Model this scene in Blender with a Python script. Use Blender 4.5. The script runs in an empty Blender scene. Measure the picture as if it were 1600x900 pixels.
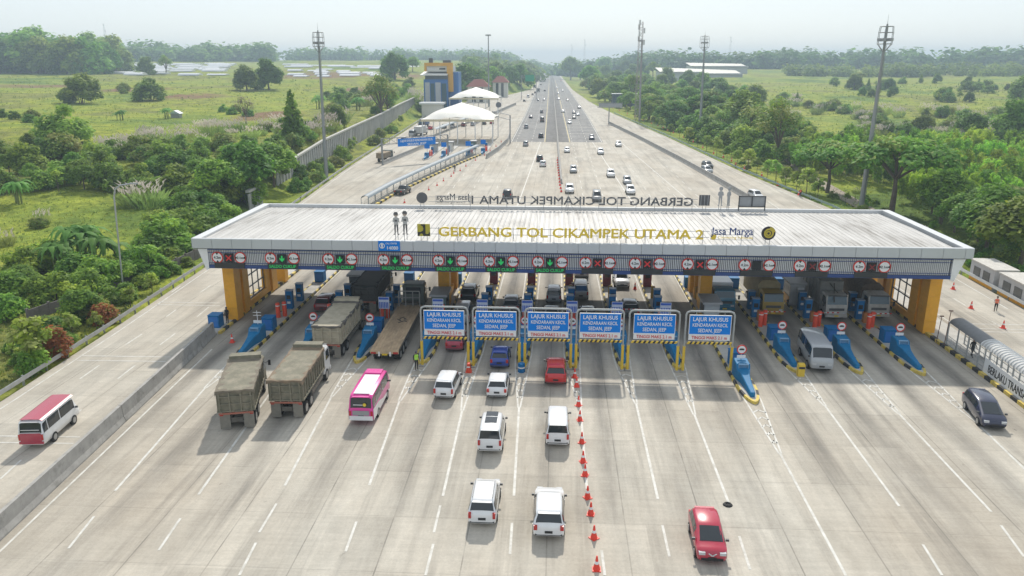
import bpy, bmesh, math, random
import numpy as np
from mathutils import Vector, Matrix
R = math.radians
random.seed(7)
rng = np.random.default_rng(11)
scene = bpy.context.scene
COL = scene.collection

# ------------------------------------------------------------------ camera geometry of the place
F, HCAM = 1200.0, 26.0
PITCH = math.atan((450 - 96) / F)
cp, sp = math.cos(PITCH), math.sin(PITCH)
YAW = math.atan2((872 - 800) / F, cp - ((96 - 450) / F) * sp)
cyw, syw = math.cos(YAW), math.sin(YAW)

def ray(px, py):
    u = (px - 800) / F; v = (py - 450) / F
    f = cp - v * sp; d = -(sp + v * cp)
    return u * cyw - f * syw, u * syw + f * cyw, d

def at(px, py, z=0.0):
    x, y, d = ray(px, py); t = (z - HCAM) / d
    return Vector((x * t, y * t, z))

def atY(px, py, Y):
    x, y, d = ray(px, py); t = Y / y
    return Vector((x * t, Y, HCAM + d * t))

# ------------------------------------------------------------------ materials
MATS = {}
def M(name, color, rough=.6, metal=0., var=.12, scale=2.0, coat=0., emit=0., dirt=None, stretch=(1, 1, 1), bump=0., spec=.5, objvar=0.):
    if name in MATS: return MATS[name]
    m = bpy.data.materials.new(name); m.use_nodes = True
    nt = m.node_tree; N = nt.nodes; L = nt.links
    b = N['Principled BSDF']
    b.inputs['Roughness'].default_value = rough
    b.inputs['Metallic'].default_value = metal
    b.inputs['Coat Weight'].default_value = coat
    b.inputs['Coat Roughness'].default_value = .08
    b.inputs['Specular IOR Level'].default_value = spec
    c = (*color, 1)
    tc = N.new('ShaderNodeTexCoord'); mp = N.new('ShaderNodeMapping')
    mp.inputs['Scale'].default_value = stretch
    L.new(tc.outputs['Object'], mp.inputs['Vector'])
    nz = N.new('ShaderNodeTexNoise'); nz.inputs['Scale'].default_value = scale; nz.inputs['Detail'].default_value = 5
    nz.inputs['Roughness'].default_value = .65
    L.new(mp.outputs['Vector'], nz.inputs['Vector'])
    mr = N.new('ShaderNodeMapRange')
    mr.inputs['From Min'].default_value = .25; mr.inputs['From Max'].default_value = .75
    mr.inputs['To Min'].default_value = 1 - var; mr.inputs['To Max'].default_value = 1 + var
    L.new(nz.outputs['Fac'], mr.inputs['Value'])
    mx = N.new('ShaderNodeMix'); mx.data_type = 'RGBA'; mx.blend_type = 'MULTIPLY'; mx.inputs['Factor'].default_value = 1
    mx.inputs['A'].default_value = c
    L.new(mr.outputs['Result'], mx.inputs['B'])
    out = mx.outputs['Result']
    if objvar:
        oi = N.new('ShaderNodeObjectInfo'); hs = N.new('ShaderNodeHueSaturation')
        m1 = N.new('ShaderNodeMapRange'); m1.inputs['To Min'].default_value = .5 - .12 * objvar; m1.inputs['To Max'].default_value = .5 + .06 * objvar
        m2 = N.new('ShaderNodeMapRange'); m2.inputs['To Min'].default_value = 1 - objvar; m2.inputs['To Max'].default_value = 1 + objvar
        ml = N.new('ShaderNodeMath'); ml.operation = 'MULTIPLY'; ml.inputs[1].default_value = 7.31
        fr = N.new('ShaderNodeMath'); fr.operation = 'FRACT'
        L.new(oi.outputs['Random'], ml.inputs[0]); L.new(ml.outputs[0], fr.inputs[0])
        L.new(oi.outputs['Random'], m1.inputs['Value']); L.new(fr.outputs[0], m2.inputs['Value'])
        L.new(m1.outputs['Result'], hs.inputs['Hue']); L.new(m2.outputs['Result'], hs.inputs['Value'])
        L.new(out, hs.inputs['Color']); out = hs.outputs['Color']
    if dirt:
        n2 = N.new('ShaderNodeTexNoise'); n2.inputs['Scale'].default_value = dirt[1]; n2.inputs['Detail'].default_value = 6
        n2.inputs['Roughness'].default_value = .7
        L.new(mp.outputs['Vector'], n2.inputs['Vector'])
        rp = N.new('ShaderNodeMapRange'); rp.inputs['From Min'].default_value = dirt[2]; rp.inputs['From Max'].default_value = dirt[2] + .2
        rp.inputs['To Max'].default_value = dirt[3]
        L.new(n2.outputs['Fac'], rp.inputs['Value'])
        m3 = N.new('ShaderNodeMix'); m3.data_type = 'RGBA'
        m3.inputs['B'].default_value = (*dirt[0], 1)
        L.new(rp.outputs['Result'], m3.inputs['Factor']); L.new(out, m3.inputs['A']); out = m3.outputs['Result']
    L.new(out, b.inputs['Base Color'])
    if emit:
        b.inputs['Emission Color'].default_value = c; b.inputs['Emission Strength'].default_value = emit
    if bump:
        bp = N.new('ShaderNodeBump'); bp.inputs['Strength'].default_value = bump; bp.inputs['Distance'].default_value = .05
        L.new(nz.outputs['Fac'], bp.inputs['Height']); L.new(bp.outputs['Normal'], b.inputs['Normal'])
    MATS[name] = m
    return m

def leafmat(name, color, var=.35, objvar=.3, trans=.5):
    m = M(name, color, rough=.65, var=var * .6, scale=.35, objvar=objvar, spec=.25)
    nt = m.node_tree
    if 'tr' in nt.nodes: return m
    b = nt.nodes['Principled BSDF']; t = nt.nodes.new('ShaderNodeBsdfTranslucent'); t.name = 'tr'
    mix = nt.nodes.new('ShaderNodeMixShader'); mix.inputs[0].default_value = trans
    src = b.inputs['Base Color'].links[0].from_socket
    nt.links.new(src, t.inputs['Color'])
    o = nt.nodes['Material Output']
    nt.links.new(b.outputs[0], mix.inputs[1]); nt.links.new(t.outputs[0], mix.inputs[2]); nt.links.new(mix.outputs[0], o.inputs['Surface'])
    return m

white = M('white_paint', (.74, .75, .75), .45, var=.06, dirt=((.5, .48, .44), 1.5, .55, .25))
cream = M('cream_wall', (.66, .64, .58), .7)
grey = M('grey_paint', (.32, .33, .34), .5)
dgrey = M('dark_grey_paint', (.07, .075, .08), .5)
black = M('black_rubber', (.018, .018, .019), .75)
steel = M('galvanised_steel', (.42, .44, .45), .42, metal=.55, var=.18, scale=1.2)
steelp = M('grey_pipe', (.4, .42, .43), .45, metal=.3)
blue = M('blue_paint', (.004, .145, .37), .55, var=.15, spec=.2, dirt=((.12, .22, .32), .8, .6, .4))
bluedk = M('navy_trim', (.02, .055, .2), .5)
signblue = M('sign_blue', (.002, .20, .68), .6, var=.05, spec=.15)
yellow = M('yellow_paint', (.75, .48, .03), .5, dirt=((.3, .24, .1), 2, .55, .4))
orange = M('orange_cladding', (.80, .38, .02), .45, var=.08, dirt=((.42, .2, .03), .7, .55, .5))
red = M('red_paint', (.6, .03, .02), .45)
orangered = M('orange_red_plastic', (.75, .07, .025), .5)
glass = M('dark_glass', (.024, .030, .035), .06, var=.05, coat=.3)
glassb = M('blue_glass', (.05, .1, .13), .1, coat=.3)
lampred = M('tail_lamp_red', (.45, .015, .012), .25, coat=.5)
lampwhite = M('head_lamp', (.48, .5, .52), .15, coat=.6)
plate = M('number_plate', (.02, .02, .022), .5)
platey = M('yellow_plate', (.7, .5, .02), .5)
alloy = M('wheel_rim', (.35, .36, .37), .35, metal=.6)
concrete = M('concrete', (.34, .33, .31), .85, var=.2, scale=1.3, dirt=((.12, .115, .1), 1.1, .52, .6), bump=.3)
concretelt = M('concrete_light', (.45, .44, .41), .85, var=.15, scale=.8, dirt=((.2, .19, .17), .7, .55, .5))

def paint(name, c, coat=.7):
    return M('paint_' + name, c, .32, var=.05, coat=coat, dirt=(tuple(x * .6 + .12 for x in c), 2.2, .58, .22))

# ------------------------------------------------------------------ objects
def tag(o, label=None, cat=None, group=None, kind=None):
    if label: o['label'] = label
    if cat: o['category'] = cat
    if group: o['group'] = group
    if kind: o['kind'] = kind
    return o

def thing(name, label, cat, loc=(0, 0, 0), rz=0., group=None):
    o = bpy.data.objects.new(name, None); COL.objects.link(o)
    o.empty_display_size = .3
    o.location = loc; o.rotation_euler = (0, 0, rz)
    return tag(o, label, cat, group)

KIDS = {}
def addkid(p, c):
    c.parent = p; KIDS.setdefault(p.name, []).append(c)

def mkobj(name, me, parent=None, loc=None, rz=0):
    o = bpy.data.objects.new(name, me); COL.objects.link(o)
    if loc is not None: o.location = loc
    if rz: o.rotation_euler = (0, 0, rz)
    if parent is not None: addkid(parent, o)
    return o

def copy_tree(o, parent=None):
    c = o.copy(); COL.objects.link(c)
    if parent is not None: addkid(parent, c)
    for k in KIDS.get(o.name, []): copy_tree(k, c)
    return c

def dup(o, loc, rz=None, label=None, group=None, scale=None):
    c = copy_tree(o); c.location = loc
    if rz is not None: c.rotation_euler = (0, 0, rz)
    if label: c['label'] = label
    if group: c['group'] = group
    if scale is not None: c.scale = (scale,) * 3 if not hasattr(scale, '__len__') else scale
    return c

def part(name, mb, mat, parent, **k):
    return mb.build(name, mat, parent, **k)

class MB:
    def __init__(s): s.v = []; s.f = []; s.mi = []; s.cur = 0
    def add(s, vs, fs):
        n = len(s.v); s.v += [tuple(v) for v in vs]
        for f in fs: s.f.append(tuple(i + n for i in f)); s.mi.append(s.cur)
        return s
    def box(s, cx, cy, cz, sx, sy, sz, rz=0., taper=1.):
        x, y, z = sx / 2, sy / 2, sz / 2; c, sn = math.cos(rz), math.sin(rz); vs = []
        for k, zz in ((1, -z), (taper, z)):
            for a, b in ((-x, -y), (x, -y), (x, y), (-x, y)):
                a *= k; b *= k
                vs.append((cx + a * c - b * sn, cy + a * sn + b * c, cz + zz))
        return s.add(vs, [(3, 2, 1, 0), (4, 5, 6, 7), (0, 1, 5, 4), (1, 2, 6, 5), (2, 3, 7, 6), (3, 0, 4, 7)])
    def bx(s, x0, x1, y0, y1, z0, z1):
        return s.box((x0 + x1) / 2, (y0 + y1) / 2, (z0 + z1) / 2, x1 - x0, y1 - y0, z1 - z0)
    def tube(s, a, b, r, r2=None, n=8, cap=True):
        a = Vector(a); b = Vector(b); d = b - a
        if d.length < 1e-6: return s
        r2 = r if r2 is None else r2
        q = d.to_track_quat('Z', 'Y'); vs = []
        for p, rr in ((a, r), (b, r2)):
            for i in range(n):
                t = 2 * math.pi * i / n
                vs.append(p + q @ Vector((rr * math.cos(t), rr * math.sin(t), 0)))
        fs = [(i, (i + 1) % n, n + (i + 1) % n, n + i) for i in range(n)]
        if cap: fs += [tuple(range(n - 1, -1, -1)), tuple(range(n, 2 * n))]
        return s.add(vs, fs)
    def path(s, pts, r, n=8):
        for a, b in zip(pts, pts[1:]): s.tube(a, b, r, n=n)
        return s
    def lathe(s, prof, c=(0, 0, 0), n=16):
        vs = []; m = len(prof)
        for i in range(n):
            t = 2 * math.pi * i / n
            for r, z in prof: vs.append((c[0] + r * math.cos(t), c[1] + r * math.sin(t), c[2] + z))
        fs = [(i * m + j, ((i + 1) % n) * m + j, ((i + 1) % n) * m + j + 1, i * m + j + 1) for i in range(n) for j in range(m - 1)]
        fs.append(tuple(i * m + m - 1 for i in range(n)))
        return s.add(vs, fs)
    def disc(s, c, r, t, axis='Y', n=20, r0=0.):
        """disc (or ring) of thickness t facing -axis"""
        vs = []
        for d in (0, t):
            for rr in ([r] if not r0 else [r, r0]):
                for i in range(n):
                    a = 2 * math.pi * i / n
                    u, w = rr * math.cos(a), rr * math.sin(a)
                    if axis == 'Y': vs.append((c[0] + u, c[1] + d, c[2] + w))
                    elif axis == 'X': vs.append((c[0] + d, c[1] + u, c[2] + w))
                    else: vs.append((c[0] + u, c[1] + w, c[2] + d))
        if not r0:
            fs = [tuple(range(n)), tuple(range(2 * n - 1, n - 1, -1))]
            fs += [(i, n + i, n + (i + 1) % n, (i + 1) % n) for i in range(n)]
        else:
            fs = []
            for i in range(n):
                j = (i + 1) % n
                fs += [(i, j, n + j, n + i), (2 * n + i, 3 * n + i, 3 * n + j, 2 * n + j), (i, 2 * n + i, 2 * n + j, j), (n + i, n + j, 3 * n + j, 3 * n + i)]
        return s.add(vs, fs)
    def prism(s, outline, d, plane='XZ', at0=0.):
        """extrude a 2-D outline by d"""
        n = len(outline); vs = []
        for e in (at0, at0 + d):
            for a, b in outline:
                vs.append((a, e, b) if plane == 'XZ' else ((e, a, b) if plane == 'YZ' else (a, b, e)))
        fs = [tuple(range(n)), tuple(range(2 * n - 1, n - 1, -1))] + [(i, n + i, n + (i + 1) % n, (i + 1) % n) for i in range(n)]
        return s.add(vs, fs)
    def loft(s, rings, cap=True, closed=True):
        m = len(rings[0]); vs = [p for r in rings for p in r]; fs = []
        for k in range(len(rings) - 1):
            for j in range(m if closed else m - 1):
                a = k * m + j; b = k * m + (j + 1) % m
                fs.append((a, b, b + m, a + m))
        if cap: fs += [tuple(range(m - 1, -1, -1)), tuple(range((len(rings) - 1) * m, len(rings) * m))]
        return s.add(vs, fs)
    def mesh(s, name, mats, smooth=False, angle=35):
        me = bpy.data.meshes.new(name); me.from_pydata(s.v, [], s.f)
        for m in (mats if isinstance(mats, (list, tuple)) else [mats]): me.materials.append(m)
        if any(s.mi): me.polygons.foreach_set('material_index', s.mi)
        bm = bmesh.new(); bm.from_mesh(me); bmesh.ops.recalc_face_normals(bm, faces=bm.faces); bm.to_mesh(me); bm.free()
        if smooth:
            me.polygons.foreach_set('use_smooth', [True] * len(me.polygons))
            me.set_sharp_from_angle(angle=R(angle))
        me.update(); return me
    def build(s, name, mats, parent=None, smooth=False, loc=None, rz=0, angle=35):
        return mkobj(name, s.mesh(name, mats, smooth, angle), parent, loc, rz)

def text_mesh(txt, size, thick=.03, bold=.0, name='lettering', spacing=1.0, align='CENTER', width=None, shear=0.):
    """upright lettering in the XZ plane, read from -Y"""
    cu = bpy.data.curves.new('t', 'FONT'); cu.body = txt; cu.size = size; cu.extrude = thick / 2
    cu.align_x = align; cu.space_character = spacing; cu.resolution_u = 3; cu.shear = shear
    o = bpy.data.objects.new('t', cu); COL.objects.link(o)
    dg = bpy.context.evaluated_depsgraph_get()
    me = bpy.data.meshes.new_from_object(o.evaluated_get(dg)); me.name = name
    bpy.data.objects.remove(o); bpy.data.curves.remove(cu)
    if bold:   # heavier strokes: side-by-side copies a few millimetres apart in depth
        bm = bmesh.new()
        for k, q in enumerate((-1, 0, 1)):
            c = me.copy(); c.transform(Matrix.Translation((q * bold, q * bold * .5, -.003 * k))); bm.from_mesh(c); bpy.data.meshes.remove(c)
        bm.to_mesh(me); bm.free()
    sx = 1.
    if width:
        xs = [v.co.x for v in me.vertices]; sx = width / max(1e-6, max(xs) - min(xs))
    me.transform(Matrix.Rotation(R(90), 4, 'X') @ Matrix.Diagonal((sx, 1, 1, 1)))
    return me

def text(name, txt, size, mat, parent, loc, thick=.02, bold=0., rz=0., **k):
    me = text_mesh(txt, size, thick, bold, name, **k); me.materials.clear(); me.materials.append(mat)
    return mkobj(name, me, parent, loc, rz)
# tuning
HAZE = .00040; AIR = .9; DUST = .8; SKY = .100; SUNP = 2.6; EXPO = .62; VEIL = .74
# ------------------------------------------------------------------ terrain and roads
def interp(pts, y):
    if y <= pts[0][0]: return pts[0][1]
    for (a, xa), (b, xb) in zip(pts, pts[1:]):
        if y <= b: return xa + (xb - xa) * (y - a) / (b - a)
    return pts[-1][1]
LEFT = [(-60, -43.2), (54, -43.9), (70, -44.5), (96, -46), (145, -49.3), (194, -53.2), (303, -59.2), (370, -63.5), (480, -66.5), (540, -60), (620, -42), (763, -26), (1000, -27), (1778, -36), (3200, -52)]
RIGHT = [(-60, 50.8), (83, 51.2), (98, 51.6), (143, 50.6), (192, 45.4), (230, 42.9), (287, 39.2), (408, 29.2), (520, 22), (765, 14), (1780, 3), (3200, -14)]
def sm(a, b, x):
    t = min(1, max(0, (x - a) / (b - a))); return t * t * (3 - 2 * t)
def terrain(x, y):
    xl = interp(LEFT, y); xr = interp(RIGHT, y)
    if xl - .2 <= x <= xr + .2: return -.45
    wob = math.sin(x * .021 + 1.3) * math.cos(y * .017) + .6 * math.sin(x * .05 + y * .043)
    if x < xl:
        d = xl - x
        lift = .6 + 5.2 * sm(105, 215, y) + .5 * sm(60, 100, y)
        z = -.06 + lift * sm(5, 13, d) + .9 * sm(12, 60, d) * wob
        far = .0168 * max(0, math.hypot(x, y) - 190)
        z += min(far, 21) * sm(25, 120, d)
    else:
        d = x - xr
        z = -.06 - 1.1 * sm(1.5, 9, d) + .8 * sm(10, 60, d) * wob
        far = .0150 * max(0, math.hypot(x, y) - 170)
        z += min(far, 19) * sm(30, 140, d)
    return z

def ground(px, py):
    """the point of the land seen at a place of the photograph"""
    x, y, d = ray(px, py); t = 20.
    prev = t
    while t < 2600:
        if HCAM + d * t <= max(terrain(x * t, y * t), -.06): break
        prev = t; t *= 1.01
    lo, hi = prev, t
    for _ in range(20):
        m = (lo + hi) / 2
        if HCAM + d * m <= max(terrain(x * m, y * m), -.06): hi = m
        else: lo = m
    t = hi
    return Vector((x * t, y * t, max(terrain(x * t, y * t), -.06)))

def axis(lim0, dense0, dense1, lim1, step, grow):
    out = list(np.arange(dense0, dense1 + .01, step)); s = step; a = dense1
    while a < lim1: s *= grow; a += s; out.append(a)
    s = step; a = dense0
    while a > lim0: s *= grow; a -= s; out.insert(0, a)
    return out
xs = axis(-4200, -150, 130, 4200, 3.0, 1.06)
ys = axis(-150, 20, 330, 4300, 4.0, 1.045)
verts = []; soil = []
SOIL = [(515, 117, 95, 6), (420, 180, 40, 8), (560, 140, 30, 7), (60, 135, 70, 4), (300, 150, 60, 5), (215, 140, 50, 3), (430, 250, 20, 6), (610, 118, 60, 5)]
SOILW = []
for px, py, rx, ry in SOIL:
    g = ground(px, py); e = ground(px + rx, py); h = ground(px, py - ry)
    SOILW.append((g.x, g.y, abs(e.x - g.x) + 1, abs(h.y - g.y) + 1))
for y in ys:
    for x in xs:
        verts.append((x, y, terrain(x, y)))
        s = 0
        for gx, gy, rx, ry in SOILW:
            q = ((x - gx) / rx) ** 2 + ((y - gy) / ry) ** 2
            s = max(s, 1 - sm(.5, 1.3, q))
        # mown yellow-green verge and meadow masks
        soil.append(s)
nx = len(xs)
faces = [(j * nx + i, j * nx + i + 1, (j + 1) * nx + i + 1, (j + 1) * nx + i) for j in range(len(ys) - 1) for i in range(nx - 1)]
me = bpy.data.meshes.new('terrain'); me.from_pydata(verts, [], faces)
at_ = me.attributes.new('soil', 'FLOAT', 'POINT'); at_.data.foreach_set('value', soil)
me.polygons.foreach_set('use_smooth', [True] * len(me.polygons))
land = tag(mkobj('terrain', me), kind='structure')

def node_chain():
    pass
def landmat():
    m = bpy.data.materials.new('meadow'); m.use_nodes = True; nt = m.node_tree; N = nt.nodes; L = nt.links
    b = N['Principled BSDF']; b.inputs['Roughness'].default_value = .9; b.inputs['Specular IOR Level'].default_value = .1
    tc = N.new('ShaderNodeTexCoord')
    def noise(sc, det=5, st=(1, 1, 1), ro=.6):
        mp = N.new('ShaderNodeMapping'); mp.inputs['Scale'].default_value = st
        n = N.new('ShaderNodeTexNoise'); n.inputs['Scale'].default_value = sc; n.inputs['Detail'].default_value = det; n.inputs['Roughness'].default_value = ro
        L.new(tc.outputs['Object'], mp.inputs['Vector']); L.new(mp.outputs['Vector'], n.inputs['Vector']); return n.outputs['Fac']
    def ramp(src, stops):
        r = N.new('ShaderNodeValToRGB'); L.new(src, r.inputs['Fac'])
        e = r.color_ramp.elements
        while len(e) < len(stops): e.new(.5)
        for el, (p, c) in zip(e, stops): el.position = p; el.color = (*c, 1)
        return r.outputs['Color']
    def mix(f, a, bb, mode='MIX'):
        x = N.new('ShaderNodeMix'); x.data_type = 'RGBA'; x.blend_type = mode
        if isinstance(f, float): x.inputs['Factor'].default_value = f
        else: L.new(f, x.inputs['Factor'])
        L.new(a, x.inputs['A']); L.new(bb, x.inputs['B']); return x.outputs['Result']
    big = ramp(noise(.022, 7, (.8, .5, 1), .66), [(.30, (.085, .145, .035)), (.40, (.16, .24, .042)), (.47, (.27, .33, .047)), (.53, (.32, .355, .052)), (.59, (.22, .235, .068)), (.66, (.29, .30, .06)), (.74, (.27, .22, .10))])
    med = ramp(noise(.22, 5, ro=.7), [(.3, (.42, .5, .5)), (.7, (1.25, 1.2, 1.1))])
    fine = ramp(noise(1.7, 6, ro=.75), [(.3, (.5, .55, .5)), (.7, (1.35, 1.3, 1.25))])
    c = mix(1., big, med, 'MULTIPLY'); c = mix(1., c, fine, 'MULTIPLY')
    at = N.new('ShaderNodeAttribute'); at.attribute_name = 'soil'
    sr = N.new('ShaderNodeMath'); sr.operation = 'MULTIPLY'
    mr = N.new('ShaderNodeMapRange'); mr.inputs['From Min'].default_value = .35; mr.inputs['From Max'].default_value = .55
    L.new(noise(.09, 6, (1, .5, 1), .7), mr.inputs['Value']); L.new(at.outputs['Fac'], sr.inputs[0]); L.new(mr.outputs['Result'], sr.inputs[1])
    rgb = ramp(noise(.3, 5), [(.3, (.16, .09, .055)), (.7, (.25, .15, .09))])
    c = mix(sr.outputs[0], c, rgb)
    L.new(c, b.inputs['Base Color'])
    bp = N.new('ShaderNodeBump'); bp.inputs['Strength'].default_value = .8; bp.inputs['Distance'].default_value = .4
    L.new(noise(1.1, 6, ro=.75), bp.inputs['Height']); L.new(bp.outputs['Normal'], b.inputs['Normal'])
    return m
me.materials.append(landmat())

LANES = [-30.9, -25.8, -20.3, -14.7, -9.6, -5.0, -.45, 3.9, 8.5, 13.3, 18.5, 23.8, 29.2, 34.4]
NOSE = [-28.6, -23.1, -17.6, -11.8, -7.3, -2.75, 1.75, 6.25, 11.05, 16.0, 21.2, 26.6, 31.9]

def pavemat(name, base, dark, joints=True, streak=True, tint=(.365, .315, .25)):
    m = bpy.data.materials.new(name); m.use_nodes = True; nt = m.node_tree; N = nt.nodes; L = nt.links
    b = N['Principled BSDF']; b.inputs['Roughness'].default_value = .85; b.inputs['Specular IOR Level'].default_value = .25
    tc = N.new('ShaderNodeTexCoord')
    def noise(sc, det=5, st=(1, 1, 1), ro=.6):
        mp = N.new('ShaderNodeMapping'); mp.inputs['Scale'].default_value = st
        n = N.new('ShaderNodeTexNoise'); n.inputs['Scale'].default_value = sc; n.inputs['Detail'].default_value = det; n.inputs['Roughness'].default_value = ro
        L.new(tc.outputs['Object'], mp.inputs['Vector']); L.new(mp.outputs['Vector'], n.inputs['Vector']); return n.outputs['Fac']
    def mr(src, a, bb, c, d):
        x = N.new('ShaderNodeMapRange'); x.inputs['From Min'].default_value = a; x.inputs['From Max'].default_value = bb
        x.inputs['To Min'].default_value = c; x.inputs['To Max'].default_value = d; L.new(src, x.inputs['Value']); return x.outputs['Result']
    def math_(op, a, bb=None, c=None):
        x = N.new('ShaderNodeMath'); x.operation = op
        for i, s in enumerate((a, bb, c)):
            if s is None: continue
            if isinstance(s, (int, float)): x.inputs[i].default_value = s
            else: L.new(s, x.inputs[i])
        return x.outputs[0]
    def mix(f, a, bb, mode='MIX'):
        x = N.new('ShaderNodeMix'); x.data_type = 'RGBA'; x.blend_type = mode
        if isinstance(f, (int, float)): x.inputs['Factor'].default_value = f
        else: L.new(f, x.inputs['Factor'])
        for k, s in (('A', a), ('B', bb)):
            if isinstance(s, tuple): x.inputs[k].default_value = (*s, 1)
            else: L.new(s, x.inputs[k])
        return x.outputs['Result']
    sep = N.new('ShaderNodeSeparateXYZ'); L.new(tc.outputs['Object'], sep.inputs[0]); X, Y = sep.outputs[0], sep.outputs[1]
    c = mix(mr(noise(.09, 5, (1, .45, 1), .6), .35, .7, 0, .75), base, tint)
    # slab to slab tone
    vx = N.new('ShaderNodeTexVoronoi'); vx.distance = 'CHEBYCHEV'; vx.inputs['Randomness'].default_value = 0
    mp = N.new('ShaderNodeMapping'); mp.inputs['Scale'].default_value = (.27, .19, 1); L.new(tc.outputs['Object'], mp.inputs['Vector']); L.new(mp.outputs['Vector'], vx.inputs['Vector'])
    vx.inputs['Scale'].default_value = 1
    bw = N.new('ShaderNodeRGBToBW'); L.new(vx.outputs['Color'], bw.inputs[0])
    c = mix(1., c, mr(bw.outputs[0], 0, 1, .9, 1.1), 'MULTIPLY')
    c = mix(1., c, mr(noise(.75, 6, (1, .25, 1), .7), .3, .7, .86, 1.12), 'MULTIPLY')
    c = mix(1., c, mr(noise(6, 5, (1, 1, 1), .7), .3, .7, .92, 1.08), 'MULTIPLY')
    # brushed transverse grain
    c = mix(1., c, mr(noise(1.6, 4, (.12, 1.6, 1), .7), .3, .7, .93, 1.07), 'MULTIPLY')
    blot = mr(noise(.2, 6, (1, .6, 1), .7), .52, .7, 0, .4)
    c = mix(blot, c, (.30, .27, .225) if joints else dark)
    if streak:   # tyre and oil streaks running with the traffic
        st = mr(noise(.55, 6, (1, .035, 1), .7), .5, .72, 0, 1)
        st = math_('MULTIPLY', st, mr(noise(.06, 3), .35, .65, .25, 1))
        c = mix(math_('MULTIPLY', st, .68), c, dark)
        # the lanes of the plaza: rubbered centre strips
        tot = None
        for lx in LANES:
            d = math_('ABSOLUTE', math_('SUBTRACT', X, lx))
            g = mr(d, .25, 1.05, 1, 0)
            tot = g if tot is None else math_('MAXIMUM', tot, g)
        band = math_('MULTIPLY', mr(Y, 33, 66, .08, 1), mr(Y, 97, 150, 1, 0))
        tot = math_('MULTIPLY', math_('MULTIPLY', tot, band), mr(noise(.5, 5, (1, .15, 1), .7), .32, .62, .25, 1))
        c = mix(math_('MULTIPLY', tot, .8), c, dark)
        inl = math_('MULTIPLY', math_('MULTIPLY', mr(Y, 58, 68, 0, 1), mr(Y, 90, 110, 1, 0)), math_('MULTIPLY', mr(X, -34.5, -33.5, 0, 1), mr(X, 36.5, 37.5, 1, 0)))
        c = mix(math_('MULTIPLY', inl, .2), c, (.2, .19, .175))  # floor under the canopy painted darker, adding to the shade there
        # oily drips
        sp_ = mr(noise(1.1, 4, (1, .5, 1), .6), .7, .78, 0, .55)
        c = mix(sp_, c, dark)
    if joints:
        def line(co, per, w):
            f = math_('FRACT', math_('DIVIDE', co, per)); d = math_('MULTIPLY', math_('MINIMUM', f, math_('SUBTRACT', 1., f)), per)
            return mr(d, w * .5, w, 1, 0)
        j = math_('MAXIMUM', line(math_('ADD', X, 200.4), 4.55, .05), math_('MULTIPLY', line(math_('ADD', Y, 2), 5.2, .035), .55))
        j = math_('MULTIPLY', j, mr(noise(.4, 4), .35, .6, .25, 1))
        c = mix(math_('MULTIPLY', j, .55), c, (.1, .095, .085))
    L.new(c, b.inputs['Base Color'])
    bp = N.new('ShaderNodeBump'); bp.inputs['Strength'].default_value = .2; bp.inputs['Distance'].default_value = .02
    L.new(noise(5, 5), bp.inputs['Height']); L.new(bp.outputs['Normal'], b.inputs['Normal'])
    return m
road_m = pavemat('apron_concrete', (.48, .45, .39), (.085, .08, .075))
asph_m = pavemat('asphalt', (.21, .205, .20), (.09, .09, .09), joints=False, tint=(.25, .24, .225))

def sheet(name, left, right, z, y0, y1, mat, step=6.):
    mb = MB(); n = 0; y = y0; vs = []
    yy = []
    while y < y1: yy.append(y); y += step if y < 500 else step * 6
    yy.append(y1)
    for y in yy: vs += [(interp(left, y), y, z), (interp(right, y), y, z)]
    fs = [(2 * i, 2 * i + 1, 2 * i + 3, 2 * i + 2) for i in range(len(yy) - 1)]
    mb.add(vs, fs); return tag(mb.build(name, mat), kind='structure')
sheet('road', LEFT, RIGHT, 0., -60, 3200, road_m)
MED = [(0, 2.2), (159, 1.24), (262, .3), (523, -2.1), (1163, -8), (2114, -18), (3200, -30)]
ASL = [(262, -15.6), (396, -16.4), (763, -20.6), (1778, -33.5), (3200, -50)]
ASR = [(262, 15.5), (397, 15.2), (765, 11), (1780, 0), (3200, -17)]
sheet('asphalt_carriageway', ASL, ASR, .005, 262, 3200, asph_m)
dark_m = pavemat('asphalt_median', (.155, .15, .147), (.07, .07, .07), joints=False, tint=(.14, .135, .13))
sheet('median_strip', [(262, -3.9), (523, -5.3), (1163, -10.5), (3200, -32)], [(262, 3.9), (523, 1.2), (1163, -5.5), (3200, -28)], .009, 262, 3200, dark_m)

# painted markings
lines_w = MB(); lines_y = MB()
def seg(mb, a, b, w=.15, z=.014):
    a = Vector((a[0], a[1], 0)); b = Vector((b[0], b[1], 0)); d = (b - a)
    if d.length < .05: return
    n = Vector((-d.y, d.x, 0)).normalized() * w / 2
    mb.add([(a - n) + Vector((0, 0, z)), (a + n) + Vector((0, 0, z)), (b + n) + Vector((0, 0, z)), (b - n) + Vector((0, 0, z))], [(0, 3, 2, 1)])
def pseg(p, q, w=.16, mb=None): seg(mb or lines_w, at(*p), at(*q), w)
noseY = 63.2
apex = {0: (330, 592), 1: (383, 673), 2: (518, 620), 3: (624, 627), 4: (722, 642), 5: (811, 637), 6: (907, 636), 7: (994, 631), 8: (1085, 648), 9: (1219, 709), 10: (1289, 634), 11: (1405, 647), 12: (1521, 656)}
tail = {0: (180, 767), 1: (310, 773), 2: (445, 759), 3: (577, 758), 4: (692, 775), 5: (803, 775), 6: (917, 764), 7: (1028, 780), 8: (1139, 787), 9: (1322, 900), 10: (1405, 791), 11: (1549, 800), 12: (1660, 790)}
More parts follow.
